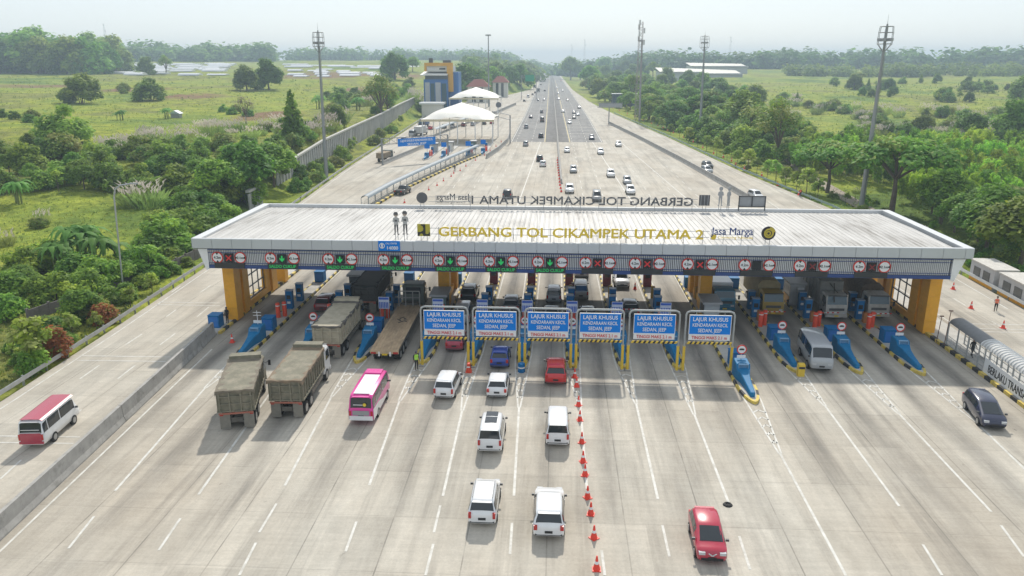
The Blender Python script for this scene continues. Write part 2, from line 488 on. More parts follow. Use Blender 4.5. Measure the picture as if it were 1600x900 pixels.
dash = [((147, 807), (107, 857)), ((282, 810), (248, 860)), ((432, 787), (405, 832)), ((400, 848), (374, 899)), ((557, 815), (540, 862)), ((688, 790), (678, 832)), ((677, 850), (665, 899)), ((800, 817), (797, 866)), ((1035, 821), (1046, 870)), ((1155, 838), (1172, 890)), ((1442, 851), (1472, 899)), ((1564, 821), (1600, 870)), ((940, 860), (945, 899))]
for i, nx_ in enumerate(NOSE):
    ny = 56.6 if i == 9 else noseY
    A = at(*apex[i]); T = at(*tail[i])
    if i in (0, 1): A = Vector((nx_ - .2 * (i == 0), 57.2, 0))
    for s in (-1, 1):
        b0 = (nx_ + s * .75, ny + 3.5); b1 = (nx_ + s * .62, ny + .5)
        seg(lines_w, (A.x + s * .08, A.y), b1, .14); seg(lines_w, b1, b0, .14); seg(lines_w, b0, (nx_ + s * .9, 96), .12)
    d = ny - A.y
    k = 1.0
    while k < d - 1.2:   # chevrons
        t = k / d; yv = ny - k; hw = .55 * (1 - t) ; xc = nx_ + (A.x - nx_) * t
        if hw > .12:
            seg(lines_w, (xc - hw, yv - .45), (xc, yv), .16); seg(lines_w, (xc + hw, yv - .45), (xc, yv), .16)
        k += 1.25
    seg(lines_w, A, T, .17)
for p, q in dash: pseg(p, q, .15)
# left road
for p, q in [((155, 571), (125, 592)), ((211, 571), (184, 592)), ((222, 522), (196, 539)), ((274, 521), (250, 539)), ((275, 484), (260, 495)), ((326, 480), (308, 495)), ((329, 446), (313, 457)), ((282, 447), (268, 457)), ((127, 640), (115, 652)), ((33, 719), (0, 749)),
             ((128, 556), (267, 558)), ((120, 563), (259, 565)), ((248, 472), (344, 473.5)), ((245, 476), (344, 478)), ((-30, 681), (125, 683)), ((-40, 691), (115, 693))]:
    pseg(p, q, .15)
for a, b in zip(LEFT[1:7], LEFT[2:8]): seg(lines_w, (a[1] + .9, a[0]), (b[1] + .9, b[0]), .15)
seg(lines_w, (-42.3, 10), (-43.0, 54), .15)
seg(lines_w, (-30.1, 30), (-32.1, 66), .15)
# right road
for a, b in zip(RIGHT[1:8], RIGHT[2:9]): seg(lines_w, (a[1] - 1.6, a[0]), (b[1] - 1.6, b[0]), .15)
seg(lines_w, (41.2, 20), (41.0, 150), .15)
for y in np.arange(60, 150, 8): seg(lines_w, (45.6, y), (45.6, y + 2.6), .13)
for y in (75.2, 76.1, 77.6): seg(lines_w, (41.4, y), (49.5, y), .14)
for y in np.arange(100, 262, 9.):   # dashes behind the plaza
    for x in (-22.0, -17.5, -12.6, 5.5, 9.5, 19.0, 24.0, 28.5):
        if x > 18 and y > 205: continue
        if x < -16 and y < 150: continue
        seg(lines_w, (x, y), (x - .1, y + 3.4), .14)
seg(lines_w, (-7.75, 104), (-5.4, 262), .2); seg(lines_w, (15.6, 110), (12.0, 262), .2); seg(lines_w, (27.5, 110), (21.4, 262), .2)
y = 262
while y < 900:
    for k in (-4.2, -8): seg(lines_w, (interp(ASL, y) - k * 1.4 - 4, y), (interp(ASL, y) - k * 1.4 - 4.02, y + 4), .16, .02)
    for k in (4.2, 8): seg(lines_w, (interp(ASR, y) - k * 1.3, y), (interp(ASR, y) - k * 1.3, y + 4), .16, .02)
    y += 10
for i, y in enumerate(np.arange(266, 340, 14)): seg(lines_w, (interp(MED, y) + 4, y), (interp(ASR, y) - .5, y), .35, .02)
prev = None
for y in list(range(262, 1200, 20)):
    p = ((interp(MED, y) - 4.3, y), (interp(MED, y) + 4.1, y), (interp(ASL, y) + .4, y), (interp(ASR, y) - .4, y))
    if prev:
        seg(lines_y, prev[0], p[0], .22, .02); seg(lines_y, prev[1], p[1], .22, .02)
        seg(lines_w, prev[2], p[2], .2, .02); seg(lines_w, prev[3], p[3], .2, .02)
    prev = p
wl = M('road_line_white', (.60, .59, .55), .7, var=.15, scale=2, dirt=((.42, .40, .35), 1.3, .45, .8))
yl = M('road_line_yellow', (.62, .5, .2), .7, dirt=((.4, .36, .25), 1.5, .5, .5))
tag(lines_w.build('lane_markings', wl), kind='structure'); tag(lines_y.build('edge_line_markings', yl), kind='structure')
# newer dark patches across the middle lanes
pt = MB()
for k, (a, b) in enumerate([(5, 5), (6, 6)]): pass
# service track on the right and the verge kerb
trk = MB()
pts = [(at(1330, 185), 4), (ground(1235, 245), 3), (ground(1320, 300), 3), (ground(1400, 335), 3)]
tr = [ground(1225, 235), ground(1262, 268), ground(1310, 295), ground(1365, 325), ground(1430, 355), ground(1500, 388)]
vs = []; 
fine_pts = []
for a, b in zip(tr, tr[1:]):
    for k in range(8): fine_pts.append(a.lerp(b, k / 8))
for a, b in zip(fine_pts, fine_pts[1:]):
    n = Vector((-(b - a).y, (b - a).x, 0)).normalized() * 1.7
    for q in (a - n, a, a + n): vs.append((q.x, q.y, terrain(q.x, q.y) + .22))
trk.add(vs, [(3 * i + k, 3 * i + k + 1, 3 * i + k + 4, 3 * i + k + 3) for i in range(len(vs) // 3 - 1) for k in (0, 1)])
tag(trk.build('dirt_path', M('path_dirt', (.3, .25, .2), .9, var=.25, scale=.8)), kind='structure')
# ------------------------------------------------------------------ the toll canopy
RX0, RX1, RY0, RY1, RZ = -35.4, 38.6, 71.35, 90.6, 9.45
can = thing('toll_canopy', 'wide white-roofed toll gate canopy on orange pillars spanning all the lanes', 'toll gate', (1.5, 78, 0))
CO = Vector((1.5, 78, 0))
def cpart(name, mb, mat, **k):
    mb.v = [(x - CO.x, y - CO.y, z) for x, y, z in mb.v]
    return mb.build(name, mat, can, **k)
def roofmat():
    m = M('roof_sheet', (.47, .46, .44), .55, var=.2, scale=1.3, stretch=(1, .05, 1), dirt=((.30, .275, .25), .5, .6, .6), metal=.0)
    nt = m.node_tree; N = nt.nodes; L = nt.links; b = N['Principled BSDF']
    src = b.inputs['Base Color'].links[0].from_socket
    tc = N.new('ShaderNodeTexCoord')
    mp = N.new('ShaderNodeMapping'); mp.inputs['Scale'].default_value = (.16, .07, 1); mp.inputs['Rotation'].default_value = (0, 0, R(20))
    n = N.new('ShaderNodeTexNoise'); n.inputs['Scale'].default_value = 1; n.inputs['Detail'].default_value = 7; n.inputs['Roughness'].default_value = .7
    L.new(tc.outputs['Object'], mp.inputs['Vector']); L.new(mp.outputs['Vector'], n.inputs['Vector'])
    n2 = N.new('ShaderNodeTexNoise'); n2.inputs['Scale'].default_value = 1.4; n2.inputs['Detail'].default_value = 4
    mp2 = N.new('ShaderNodeMapping'); mp2.inputs['Scale'].default_value = (1.6, .12, 1)
    L.new(tc.outputs['Object'], mp2.inputs['Vector']); L.new(mp2.outputs['Vector'], n2.inputs['Vector'])
    a = N.new('ShaderNodeMapRange'); a.inputs['From Min'].default_value = .43; a.inputs['From Max'].default_value = .64; L.new(n.outputs['Fac'], a.inputs['Value'])
    c = N.new('ShaderNodeMapRange'); c.inputs['From Min'].default_value = .35; c.inputs['From Max'].default_value = .65; L.new(n2.outputs['Fac'], c.inputs['Value'])
    f = N.new('ShaderNodeMath'); f.operation = 'MULTIPLY'; L.new(a.outputs[0], f.inputs[0]); L.new(c.outputs[0], f.inputs[1])
    f2 = N.new('ShaderNodeMath'); f2.operation = 'MULTIPLY'; f2.inputs[1].default_value = 1.0; L.new(f.outputs[0], f2.inputs[0])
    x = N.new('ShaderNodeMix'); x.data_type = 'RGBA'; x.inputs['B'].default_value = (.17, .155, .135, 1)
    L.new(f2.outputs[0], x.inputs['Factor']); L.new(src, x.inputs['A'])
    # a grimy tide line near the front gutter, broken up
    sp_ = N.new('ShaderNodeSeparateXYZ'); L.new(tc.outputs['Object'], sp_.inputs[0])
    e = N.new('ShaderNodeMapRange'); e.inputs['From Min'].default_value = -8.4; e.inputs['From Max'].default_value = -6.2; e.inputs['To Min'].default_value = .75; e.inputs['To Max'].default_value = 0
    L.new(sp_.outputs[1], e.inputs['Value'])
    n3 = N.new('ShaderNodeTexNoise'); n3.inputs['Scale'].default_value = .7; n3.inputs['Detail'].default_value = 6; n3.inputs['Roughness'].default_value = .75
    L.new(tc.outputs['Object'], n3.inputs['Vector'])
    g = N.new('ShaderNodeMapRange'); g.inputs['From Min'].default_value = .45; g.inputs['From Max'].default_value = .62; L.new(n3.outputs['Fac'], g.inputs['Value'])
    h = N.new('ShaderNodeMath'); h.operation = 'MULTIPLY'; L.new(e.outputs[0], h.inputs[0]); L.new(g.outputs[0], h.inputs[1])
    x2 = N.new('ShaderNodeMix'); x2.data_type = 'RGBA'; x2.inputs['B'].default_value = (.2, .18, .15, 1)
    L.new(h.outputs[0], x2.inputs['Factor']); L.new(x.outputs['Result'], x2.inputs['A'])
    L.new(x2.outputs['Result'], b.inputs['Base Color'])
    return m
mb = MB()   # ribbed sheets running front to back
x = RX0 + .82; prof = []
while x < RX1 - 1.4:
    prof += [(x, 0), (x + .36, 0), (x + .41, .05), (x + .49, .05), (x + .54, 0)]; x += .54
ya, yb = RY0 + .28, RY1 - .42
vs = []
for yy, zz in ((ya, 9.24), ((ya + yb) / 2, 9.28), (yb, 9.08)):
    for px_, dz in prof: vs.append((px_, yy, zz + dz))
n = len(prof)
mb.add(vs, [(k * n + i, k * n + i + 1, (k + 1) * n + i + 1, (k + 1) * n + i) for k in (0, 1) for i in range(n - 1)])
cpart('roof', mb, roofmat())
mb = MB()   # coping all round, a folded white frame
for (x0, x1, y0, y1) in ((RX0, RX1, RY0, RY0 + .26), (RX0, RX1, RY1 - .4, RY1), (RX0, RX0 + .8, RY0 + .26, RY1 - .4), (RX1 - .8, RX1, RY0 + .26, RY1 - .4)):
    mb.bx(x0, x1, y0, y1, 8.73, RZ)
fasc = M('fascia_panel', (.50, .53, .56), .35, var=.05, scale=.4, metal=.2, dirt=((.34, .35, .36), .6, .55, .3))
cpart('coping', mb, M('coping_white', (.60, .61, .61), .4, var=.06, dirt=((.45, .43, .4), 1, .55, .3)))
mb = MB()   # silver fascia panels with open seams
for (a0, a1, fixed, axis_) in ((RX0, RX1, RY0 - .06, 'x'), (RX0, RX1, RY1 + .06, 'x')):
    xx = a0
    while xx < a1 - .2:
        x2 = min(xx + 1.98, a1)
        mb.box((xx + x2) / 2, fixed, 8.96, x2 - xx - .035, .12, .94); xx += 1.98
yy = RY0 + .02
while yy < RY1 - .2:
    y2 = min(yy + 1.98, RY1 - .02)
    for xf in (RX0 - .06, RX1 + .06): mb.box(xf, (yy + y2) / 2, 8.96, .12, y2 - yy - .035, .94)
    yy += 1.98
cpart('fascia', mb, fasc)
mb = MB(); mb.bx(RX0 + .03, RX1 - .03, RY0 + .03, RY1 - .03, 8.4, 8.72)
cpart('fascia_backing', mb, dgrey)
BX0, BX1 = RX0 + 1.35, RX1 - 1.6
mb = MB(); mb.bx(BX0, BX1, RY0 + .35, RY0 + .6, 6.45, 8.4)
mb.bx(BX0, BX1, RY1 - .6, RY1 - .35, 6.45, 8.4); cpart('slat_backing', mb, M('slat_backing', (.10, .105, .115), .6))
mb = MB(); xx = BX0 + .1
while xx < BX1 - .1:
    mb.box(xx, RY0 + .28, 7.53, .085, .12, 1.5); xx += .172
cpart('slat_screen', mb, M('slat_white', (.60, .61, .62), .4, var=.08))
mb = MB(); mb.bx(BX0 - .02, BX1 + .02, RY0 + .14, RY0 + .34, 8.28, 8.4); mb.bx(BX0 - .02, BX1 + .02, RY0 + .12, RY0 + .34, 6.42, 6.75); mb.bx(BX0, BX1, RY1 - .34, RY1 - .12, 6.42, 6.75)
mb.tube((BX0, RY0 + .2, 8.0), (BX1, RY0 + .2, 8.0), .03); mb.tube((BX0, RY0 + .2, 6.95), (BX1, RY0 + .2, 6.95), .03)
cpart('fascia_trim', mb, bluedk)
for s, x0 in ((-1, BX0), (1, BX1)):
    mb = MB(); o = [(RX0 + .35, 8.48), (BX0, 8.48), (BX0, 6.35), (BX0 - .28, 6.22)] if s < 0 else [(BX1, 8.48), (RX1 - .45, 8.48), (BX1 + .35, 6.22), (BX1, 6.35)]
    mb.prism(o, .5, 'XZ', RY0 + .1); mb.prism(o, RY1 - RY0 - 1.2, 'XZ', RY0 + .61)
    cpart('end_blade', mb, white)
mb = MB(); mb.bx(BX0 + .05, BX1 - .05, RY0 + .7, RY1 - .7, 6.46, 6.6); cpart('soffit', mb, M('soffit_grey', (.30, .31, .33), .6))
mb = MB()
for yy in (73., 76, 79.2, 83, 86, 89): mb.bx(BX0 + .3, BX1 - .3, yy - .12, yy + .12, 6.22, 6.455)
cpart('soffit_beam', mb, bluedk)
# orange pillars: a clad column is a stack of panels with a shadow gap between
def column(x0, x1, y0, y1, z1, mb):
    z = .15
    while z < z1 - .05:
        z2 = min(z + 1.28, z1); mb.bx(x0, x1, y0, y1, z, z2 - .02); z += 1.28
    mb.bx(x0 + .04, x1 - .04, y0 + .04, y1 - .04, .1, z1 - .06)
    return mb
for s, xo in ((-1, -33.95), (1, 36.5)):
    xi = xo + 1.15
    for y0, y1, dx in ((74., 75.5, 0), (76.4, 77.6, .12), (84.6, 86.2, .12), (88.5, 89.6, 0)):
        cpart('pillar', column(xo + dx, xi - dx, y0, y1, 6.47, MB()), orange)
    mb = MB(); w0, w1 = xo + .3, xi - .35
    mb.bx(w0, w1, 77.6, 84.6, .15, .95); mb.bx(w0, w1, 77.6, 78.4, .95, 6.47); mb.bx(w0, w1, 83.2, 84.6, .95, 6.47); mb.bx(w0, w1, 75.5, 76.4, .15, 6.47)
    cpart('side_wall', mb, orange)
    mb = MB(); xm = (w0 + w1) / 2
    for yv in (78.45, 80., 81.6, 83.15): mb.bx(xm - .05, xm + .05, yv - .05, yv + .05, .95, 6.45)
    for zv in (1.0, 2.3, 3.6, 4.9, 6.1): mb.bx(xm - .06, xm + .06, 78.4, 83.2, zv - .05, zv + .05)
    cpart('window_frame', mb, dgrey)
for xc in (-12.1, 16.3):
    for y0 in (80.3, 86.6):
        cpart('pillar', column(xc - .62, xc + .62, y0, y0 + 1.3, 6.47, MB()), orange)
    mb = MB(); mb.bx(xc - .3, xc + .3, 82.0, 86.2, .2, 1.0); mb.bx(xc - .55, xc - .35, 81.9, 82.1, 0.2, 6.46); mb.bx(xc - .5, xc - .3, 84.4, 84.6, .2, 6.46)
    cpart('pillar_brace', mb, orange)

# ------------------------------------------------------------------ writing on the roof
gold = M('gold_letter', (.74, .54, .045), .4, var=.1)
def roof_sign(name, label, cat, x, y): return thing(name, label, cat, (x, y, 9.3))
x0 = atY(685, 361, 72.4).x; x1 = atY(1099, 365, 72.4).x
t = roof_sign('roof_sign', 'gold raised letters GERBANG TOL CIKAMPEK UTAMA 2 along the roof front edge', 'sign', (x0 + x1) / 2, 72.4)
text('lettering', 'GERBANG TOL CIKAMPEK UTAMA 2', 1.32, gold, t, (0, 0, .45), .14, .028, width=x1 - x0)
mb = MB(); w = (x1 - x0) / 2
for z in (.62, 1.2): mb.tube((-w - 1, .12, z), (w + .6, .12, z), .03, n=6)
for k in range(15):
    xx = -w + k * 2 * w / 14; mb.tube((xx, .12, 0), (xx, .12, 1.3), .03, n=6); mb.tube((xx, .12, 1.1), (xx, 1.0, .03), .02, n=6)
mb.build('frame', grey, t)
darkl = M('back_letter', (.10, .10, .105), .6)
xb0 = atY(735, 315, 89.8).x; xb1 = atY(1082, 312, 89.8).x
t = roof_sign('roof_sign', 'dark backs of the letters GERBANG TOL CIKAMPEK UTAMA 1 on the roof rear edge', 'sign', (xb0 + xb1) / 2, 89.9)
text('lettering', 'GERBANG TOL CIKAMPEK UTAMA 1', 1.4, darkl, t, (0, 0, .5), .14, .022, rz=R(180), width=xb1 - xb0)
mb = MB(); w = (xb1 - xb0) / 2
for z in (.72, 1.28): mb.tube((-w - 5.0, -.1, z), (w + .6, -.1, z), .028, n=6)
for k in range(13):
    xx = -w + k * 2 * w / 12; mb.tube((xx, -.1, 0), (xx, -.1, 1.4), .028, n=6)
mb.build('frame', grey, t)
# square yellow emblem
t = roof_sign('emblem_board', 'square olive yellow and black ministry emblem board on the roof', 'emblem', atY(662, 357, 72.4).x, 72.4)
MB().bx(-.62, .62, -.03, .05, .42, 1.62).build('board', M('emblem_yellow', (.44, .38, .03), .45), t)
mb = MB()
o = [(-.62, .42)]; 
mb.prism([(.02, .44), (.17, .44), (.17, 1.60), (-.28, 1.60), (-.28, 1.5), (-.1, 1.42), (-.02, 1.2), (-.06, .98), (-.3, .84), (-.6, .82), (-.6, .66), (-.35, .7), (-.14, .74), (.02, .7)], .03, 'XZ', -.062)
mb.prism([(.17, .46), (.6, .46), (.6, .82), (.52, .82), (.46, .66), (.3, .62), (.17, .68)], .03, 'XZ', -.0615)
mb.prism([(-.6, .44), (-.44, .44), (-.36, .64), (-.2, .7), (-.08, .62), (-.04, .44), (.02, .44), (.02, .7), (-.14, .8), (-.6, .68)], .03, 'XZ', -.061)
mb.build('mark', M('emblem_black', (.02, .018, .012), .5), t)
MB().tube((-.3, .08, 0), (-.3, .08, 1.3), .03).tube((.3, .08, 0), (.3, .08, 1.3), .03).build('frame', grey, t)
# operator's name with gold tag line
xj0 = atY(1112, 358, 72.4).x; xj1 = atY(1178, 358, 72.4).x
t = roof_sign('roof_sign', 'blue lettering Jasa Marga over a gold tag line beside the round logo', 'sign', (xj0 + xj1) / 2, 72.4)
text('lettering', 'Jasa Marga', 1.0, bluedk, t, (0, 0, .92), .08, .012, width=xj1 - xj0)
text('tag_line', 'Connecting Indonesia', .36, gold, t, (.3, 0, .55), .06, 0, width=xj1 - xj0 - .7)
mb = MB(); ww = (xj1 - xj0) / 2
for a, b in (((-ww, 1.42), (ww, 1.42)), ((-ww, .9), (ww, .9)), ((-ww, .42), (ww, .42)), ((-ww, .42), (-ww, 1.42)), ((ww, .42), (ww, 1.42)), ((-.8, 0), (-.8, 1.4)), ((.9, 0), (.9, 1.4))):
    mb.tube((a[0], .08, a[1]), (b[0], .08, b[1]), .025, n=6)
mb.build('frame', grey, t)
mb = MB(); mb.disc((-ww + .22, -.02, .68), .26, .05, n=16); mb.prism([(-ww + .1, .5), (-ww + .42, .7), (-ww + .5, .95), (-ww + .1, .8)], .04, 'XZ', -.06); mb.build('mark', gold, t)
def roundlogo(label, x, y, z, back=False):
    t = roof_sign('round_logo', label, 'logo', x, y)
    MB().disc((0, -.04, z), .66, .08, n=28).build('disc', M('logo_navy', (.02, .018, .03), .45) if not back else darkl, t)
    if not back:
        g = M('logo_gold', (.50, .40, .04), .45)
        mb = MB().disc((.03, -.07, z), .46, .03, n=24, r0=.30).disc((.0, -.07, z - .01), .24, .03, n=20, r0=.12)
        mb.prism([(.06, z + .42), (.12, z + .6), (.34, z + .56), (.55, z + .36), (.62, z + .12), (.3, z + .12), (.44, z + .2), (.3, z + .36)], .028, 'XZ', -.072)
        mb.build('mark', g, t)
    MB().tube((-.2, .1, 0), (-.2, .1, z), .03).tube((.2, .1, 0), (.2, .1, z), .03).build('frame', grey, t)
roundlogo('round dark logo disc with gold swirl at the roof front', atY(1201, 361, 72.4).x, 72.4, 1.12)
roundlogo('plain dark back of a round logo disc on the roof rear edge', atY(659, 308, 89.8).x, 89.9, 1.15, True)
xk0 = atY(681, 310, 89.8).x; xk1 = atY(734, 310, 89.8).x
t = roof_sign('roof_sign', 'back of the blue Jasa Marga lettering left of the rear letters', 'sign', (xk0 + xk1) / 2, 89.9)
text('lettering', 'Jasa Marga', 1.05, darkl, t, (0, 0, .95), .08, .012, rz=R(180), width=xk1 - xk0)
mb = MB(); ww = (xk1 - xk0) / 2
for a, b in (((-ww, 1.42), (ww, 1.42)), ((-ww, .8), (ww, .8)), ((-ww, .45), (ww, .45)), ((-ww, .45), (-ww, 1.42)), ((ww, .45), (ww, 1.42)), ((0, 0), (0, 1.4))):
    mb.tube((a[0], -.08, a[1]), (b[0], -.08, b[1]), .025, n=6)
mb.build('frame', grey, t)
text('tag_line', 'Connecting Indonesia', .36, darkl, t, (-.2, 0, .56), .06, 0, rz=R(180), width=xk1 - xk0 - .7)
t = roof_sign('emblem_board', 'dark square back of an emblem board on the roof rear edge', 'emblem', atY(1101, 312, 89.8).x, 89.9)
MB().bx(-.62, .62, -.05, .05, .55, 1.8).build('board', darkl, t)
mb = MB()
for xx in (-.4, 0, .4): mb.bx(xx - .03, xx + .03, -.11, -.05, .58, 1.76)
mb.tube((-.2, -.09, 0), (-.2, -.09, .6), .03).tube((.2, -.09, 0), (.2, -.09, .6), .03); mb.build('frame', grey, t)
xs0 = atY(1155, 315, 89.8).x; xs1 = atY(1196, 315, 89.8).x
t = roof_sign('roof_billboard', 'small framed billboard seen from behind on the roof rear edge', 'billboard', (xs0 + xs1) / 2, 89.9)
w = (xs1 - xs0) / 2
MB().bx(-w, w, .0, .05, .55, 1.65).build('panel', M('billboard_back', (.30, .31, .32), .6), t)
mb = MB()
for a, b in (((-w, .5), (w, .5)), ((-w, 1.7), (w, 1.7)), ((-w, 0), (-w, 1.7)), ((w, 0), (w, 1.7)), ((0, .5), (0, 1.7))): mb.bx(min(a[0], b[0]) - .06, max(a[0], b[0]) + .06, -.1, 0, min(a[1], b[1]) - .06 * (a[1] == b[1]), max(a[1], b[1]) + .06 * (a[1] == b[1]))
mb.build('frame', dgrey, t)
# flat cut-out boards of standing gate staff
def cutout(label, x, y, back=False, rz=0, s=1.):
    t = thing('figure_board', label, 'cut-out board', (x, y, 9.3), rz); t.scale = (s * 1.26, s * 1.26, s * 1.26)
    leg = [(-.22, .42), (-.08, .42), (-.02, 1.15), (.02, 1.15), (.08, .42), (.22, .42), (.22, .48), (.14, .5), (.16, 1.2), (-.16, 1.2), (-.14, .5), (-.22, .48)]
    torso = [(-.15, 1.2), (.15, 1.2), (.16, 1.42), (.24, 1.36), (.27, 1.42), (.22, 1.72), (.08, 1.80), (-.08, 1.80), (-.22, 1.72), (-.27, 1.42), (-.24, 1.36), (-.16, 1.42)]
    dk = darkl if not back else grey
    MB().prism(leg, .05, 'XZ', -.02).build('trousers', dk, t)
    MB().prism(torso, .05, 'XZ', -.02).build('shirt', grey if back else M('cut_out_shirt', (.42, .42, .41), .6), t)
    MB().disc((0, -.02, 1.97), .16, .05, n=16).build('head', grey if back else M('cut_out_skin', (.40, .33, .27), .6), t)
    MB().prism([(-.18, 1.98), (.18, 1.98), (.16, 2.12), (.08, 2.2), (-.08, 2.2), (-.16, 2.12)], .06, 'XZ', -.035).build('cap', dk, t)
    if not back: MB().bx(-.1, .1, -.03, -.02, 1.45, 1.6).build('pocket', darkl, t)
    MB().tube((-.1, .06, 0), (-.1, .06, 1.5), .025).tube((.1, .06, 0), (.1, .06, 1.5), .025).build('frame', grey, t)
cutout('flat figure board of gate staff in cap, farther from the yellow emblem', atY(619, 352, 72.4).x, 72.4)
cutout('flat figure board of gate staff in cap, next to the yellow emblem', atY(633, 352, 72.4).x, 72.4, s=1.04)
cutout('grey back of a figure board nearer the dark square emblem back', atY(1126, 312, 89.8).x, 89.9, True)
cutout('grey back of a figure board, turned edge-on beside the billboard', atY(1139, 312, 89.8).x, 89.9, True, R(38))
# lightning rods, hotline sign
for lab, x, y in (('thin lightning rod on tripod in the middle of the gold letters', atY(839, 360, 73).x, 73.2), ('thin lightning rod on tripod at the rear roof edge', atY(888, 310, 89).x, 89.2)):
    t = thing('lightning_rod', lab, 'lightning rod', (x, y, 9.3))
    MB().tube((0, 0, 0), (0, 0, 2.6), .035, .015).build('mast', grey, t)
    mb = MB(); [mb.tube((.7 * math.cos(a), .7 * math.sin(a), 0), (0, 0, 1.1), .02, n=5) for a in (0, 2.1, 4.2)]; mb.build('tripod', grey, t)
xh = atY(608, 383, 71.2).x
t = thing('hotline_sign', 'small blue sign reading CALL CENTER 14080 on the fascia', 'sign', (xh, 71.2, 8.5))
MB().bx(-1.05, 1.05, -.05, .0, 0, .98).build('panel', signblue, t)
text('lettering', 'CALL CENTER', .22, white, t, (.22, -.06, .66), .02, .004, width=1.1)
text('number', '14080', .46, white, t, (.3, -.06, .14), .02, .012)
mb = MB().disc((-.68, -.075, .5), .27, .02, n=20, r0=.2); mb.bx(-.76, -.6, -.08, -.055, .3, .72); mb.build('phone_mark', white, t)

# ------------------------------------------------------------------ signals over the lanes
ledg = M('led_green', (.015, .5, .11), .4, emit=.18, var=.0)
ledr = M('led_red', (.5, .02, .02), .4, emit=.13, var=0)
ledrd = M('led_red_dim', (.22, .02, .02), .5, var=0)
SIGX = [x * 1.034 for x in [-30.9, -25.75, -20.2, -14.95, -9.75, -5.0, -.45, 3.95, 8.5, 13.3, 18.45, 23.4, 28.7]]
LDESC = ['the far-left lane under the canopy', 'the lane of the red SUV', 'the lane of the grey-tarped tipper', 'the flatbed lorry lane', 'the first blue portal', 'the second blue portal', 'the third blue portal', 'the fourth blue portal', 'the fifth blue portal', 'the last blue portal', 'the bare lane right of the last portal', 'the silver minibus lane', 'the white lorry lane right of the minibus', 'the rightmost lane']
STATE = 'XAAAAAAXXX-xx'
sg = None
def arrow_mesh():
    return MB().prism([(-.07, .30), (.07, .30), (.07, -.02), (.24, .12), (.24, -.06), (0, -.32), (-.24, -.06), (-.24, .12), (-.07, -.02)], .03, 'XZ', -.12)
def cross_mesh():
    mb = MB()
    for s in (1, -1): mb.prism([(-.3 * s, -.22), (-.22 * s, -.3), (.3 * s, .22), (.22 * s, .3)], .03 + .004 * s, 'XZ', -.12)
    return mb
am = arrow_mesh().mesh('arrow', ledg); cm = cross_mesh().mesh('cross', ledr); cmd = cross_mesh().mesh('cross', ledrd)
boxm = MB().bx(-.42, .42, -.08, .1, -.42, .42).mesh('housing', black)
visor = MB().bx(-.44, .44, -.2, -.08, .42, .45).mesh('visor', black)
bordm = MB().bx(-1.5, 1.5, -.08, .1, -.27, .27).mesh('housing', M('board_black', (.025, .027, .028), .5))
lett = text_mesh('SALDO CUKUP', .44, .02, .004, width=2.65); lett.materials.append(ledg)
ringm = MB().disc((0, -.05, 0), .58, .06, n=24, r0=.47).mesh('red_ring', red)
faceme = MB().disc((0, -.04, 0), .47, .05, n=24).mesh('face', white)
M('sign_black', (.015, .015, .015), .5)
tri_v = [MB().prism([(-.16, s * .5), (.16, s * .5), (0, s * .27)], .03, 'XZ', -.075).mesh('arrow_mark', MATS['sign_black']) for s in (1, -1)]
tri_h = [MB().prism([(s * .5, -.16), (s * .5, .16), (s * .3, 0)], .03, 'XZ', -.075).mesh('arrow_mark', MATS['sign_black']) for s in (1, -1)]
tx42 = text_mesh('4.2m', .36, .02, .008); tx42.materials.append(MATS['sign_black'])
tx21 = text_mesh('2.1m', .34, .02, .008); tx21.materials.append(MATS['sign_black'])
SY = 71.47
for i, x in enumerate(SIGX):
    st = STATE[i]; d = LDESC[i]
    what = {'X': 'lit red cross lane signal', 'A': 'lit green arrow lane signal', '-': 'blank dark lane signal', 'x': 'dim red cross lane signal'}[st]
    t = thing('lane_signal', f'{what} over {d}', 'lane signal', (x, SY, 7.5), 0, 'lane signals on the canopy')
    mkobj('housing', boxm, t); mkobj('visor', visor, t)
    if st != '-': mkobj('arrow' if st == 'A' else 'cross', {'A': am, 'X': cm, 'x': cmd}[st], t)
    for s, tri, tx, w in ((-1, tri_v, tx42, 'height'), (1, tri_h, tx21, 'width')):
        q = thing(w + '_limit_sign', f'round red-ringed {w} limit sign over {d}', 'road sign', (x + s * 1.15, SY - .02, 7.54), 0, f'{w} limit signs on the canopy')
        mkobj('ring', ringm, q); mkobj('face', faceme, q); [mkobj('arrow_mark', m_, q) for m_ in tri]; mkobj('lettering', tx, q, (0, -.06, -.12))
    b = thing('message_board', (f'green lit SALDO CUKUP message board over {d}' if st == 'A' else f'blank dark message board over {d}'), 'message board', (x, SY, 6.74), 0, 'message boards on the canopy')
    mkobj('housing', bordm, b)
    if st == 'A': mkobj('lettering', lett, b, (0, -.1, -.16))

# ------------------------------------------------------------------ toll islands
kerb_m = [M('kerb_yellow', (.62, .47, .09), .7, var=.25, scale=2, dirt=((.22, .2, .15), 2.5, .5, .6)), M('kerb_black', (.035, .035, .034), .75, dirt=((.2, .19, .17), 2, .55, .4))]
IDESC = ['right of the empty far-left lane', 'right of the red SUV lane', 'left of the flatbed lorry', 'right of the flatbed lorry', 'between the first two blue portals', 'between the second and third blue portals', 'at the head of the cone line', 'between the fourth and fifth blue portals', 'between the last two blue portals', 'under the last blue portal, longest of all', 'left of the silver minibus', 'right of the silver minibus', 'nearest the right orange wall']
def island(hw, y0, y1, nose=3.4):
    """outline of a rounded wedge island, local x across"""
    right = [(0, y0)] + [(hw * math.sin(t * math.pi / 2) ** .8, y0 + nose * (t ** 1.4)) for t in (.12, .3, .5, .75, 1)]
    y = y0 + nose
    while y < y1 - .1: y += .95; right.append((hw, min(y, y1)))
    return right
isl_info = []
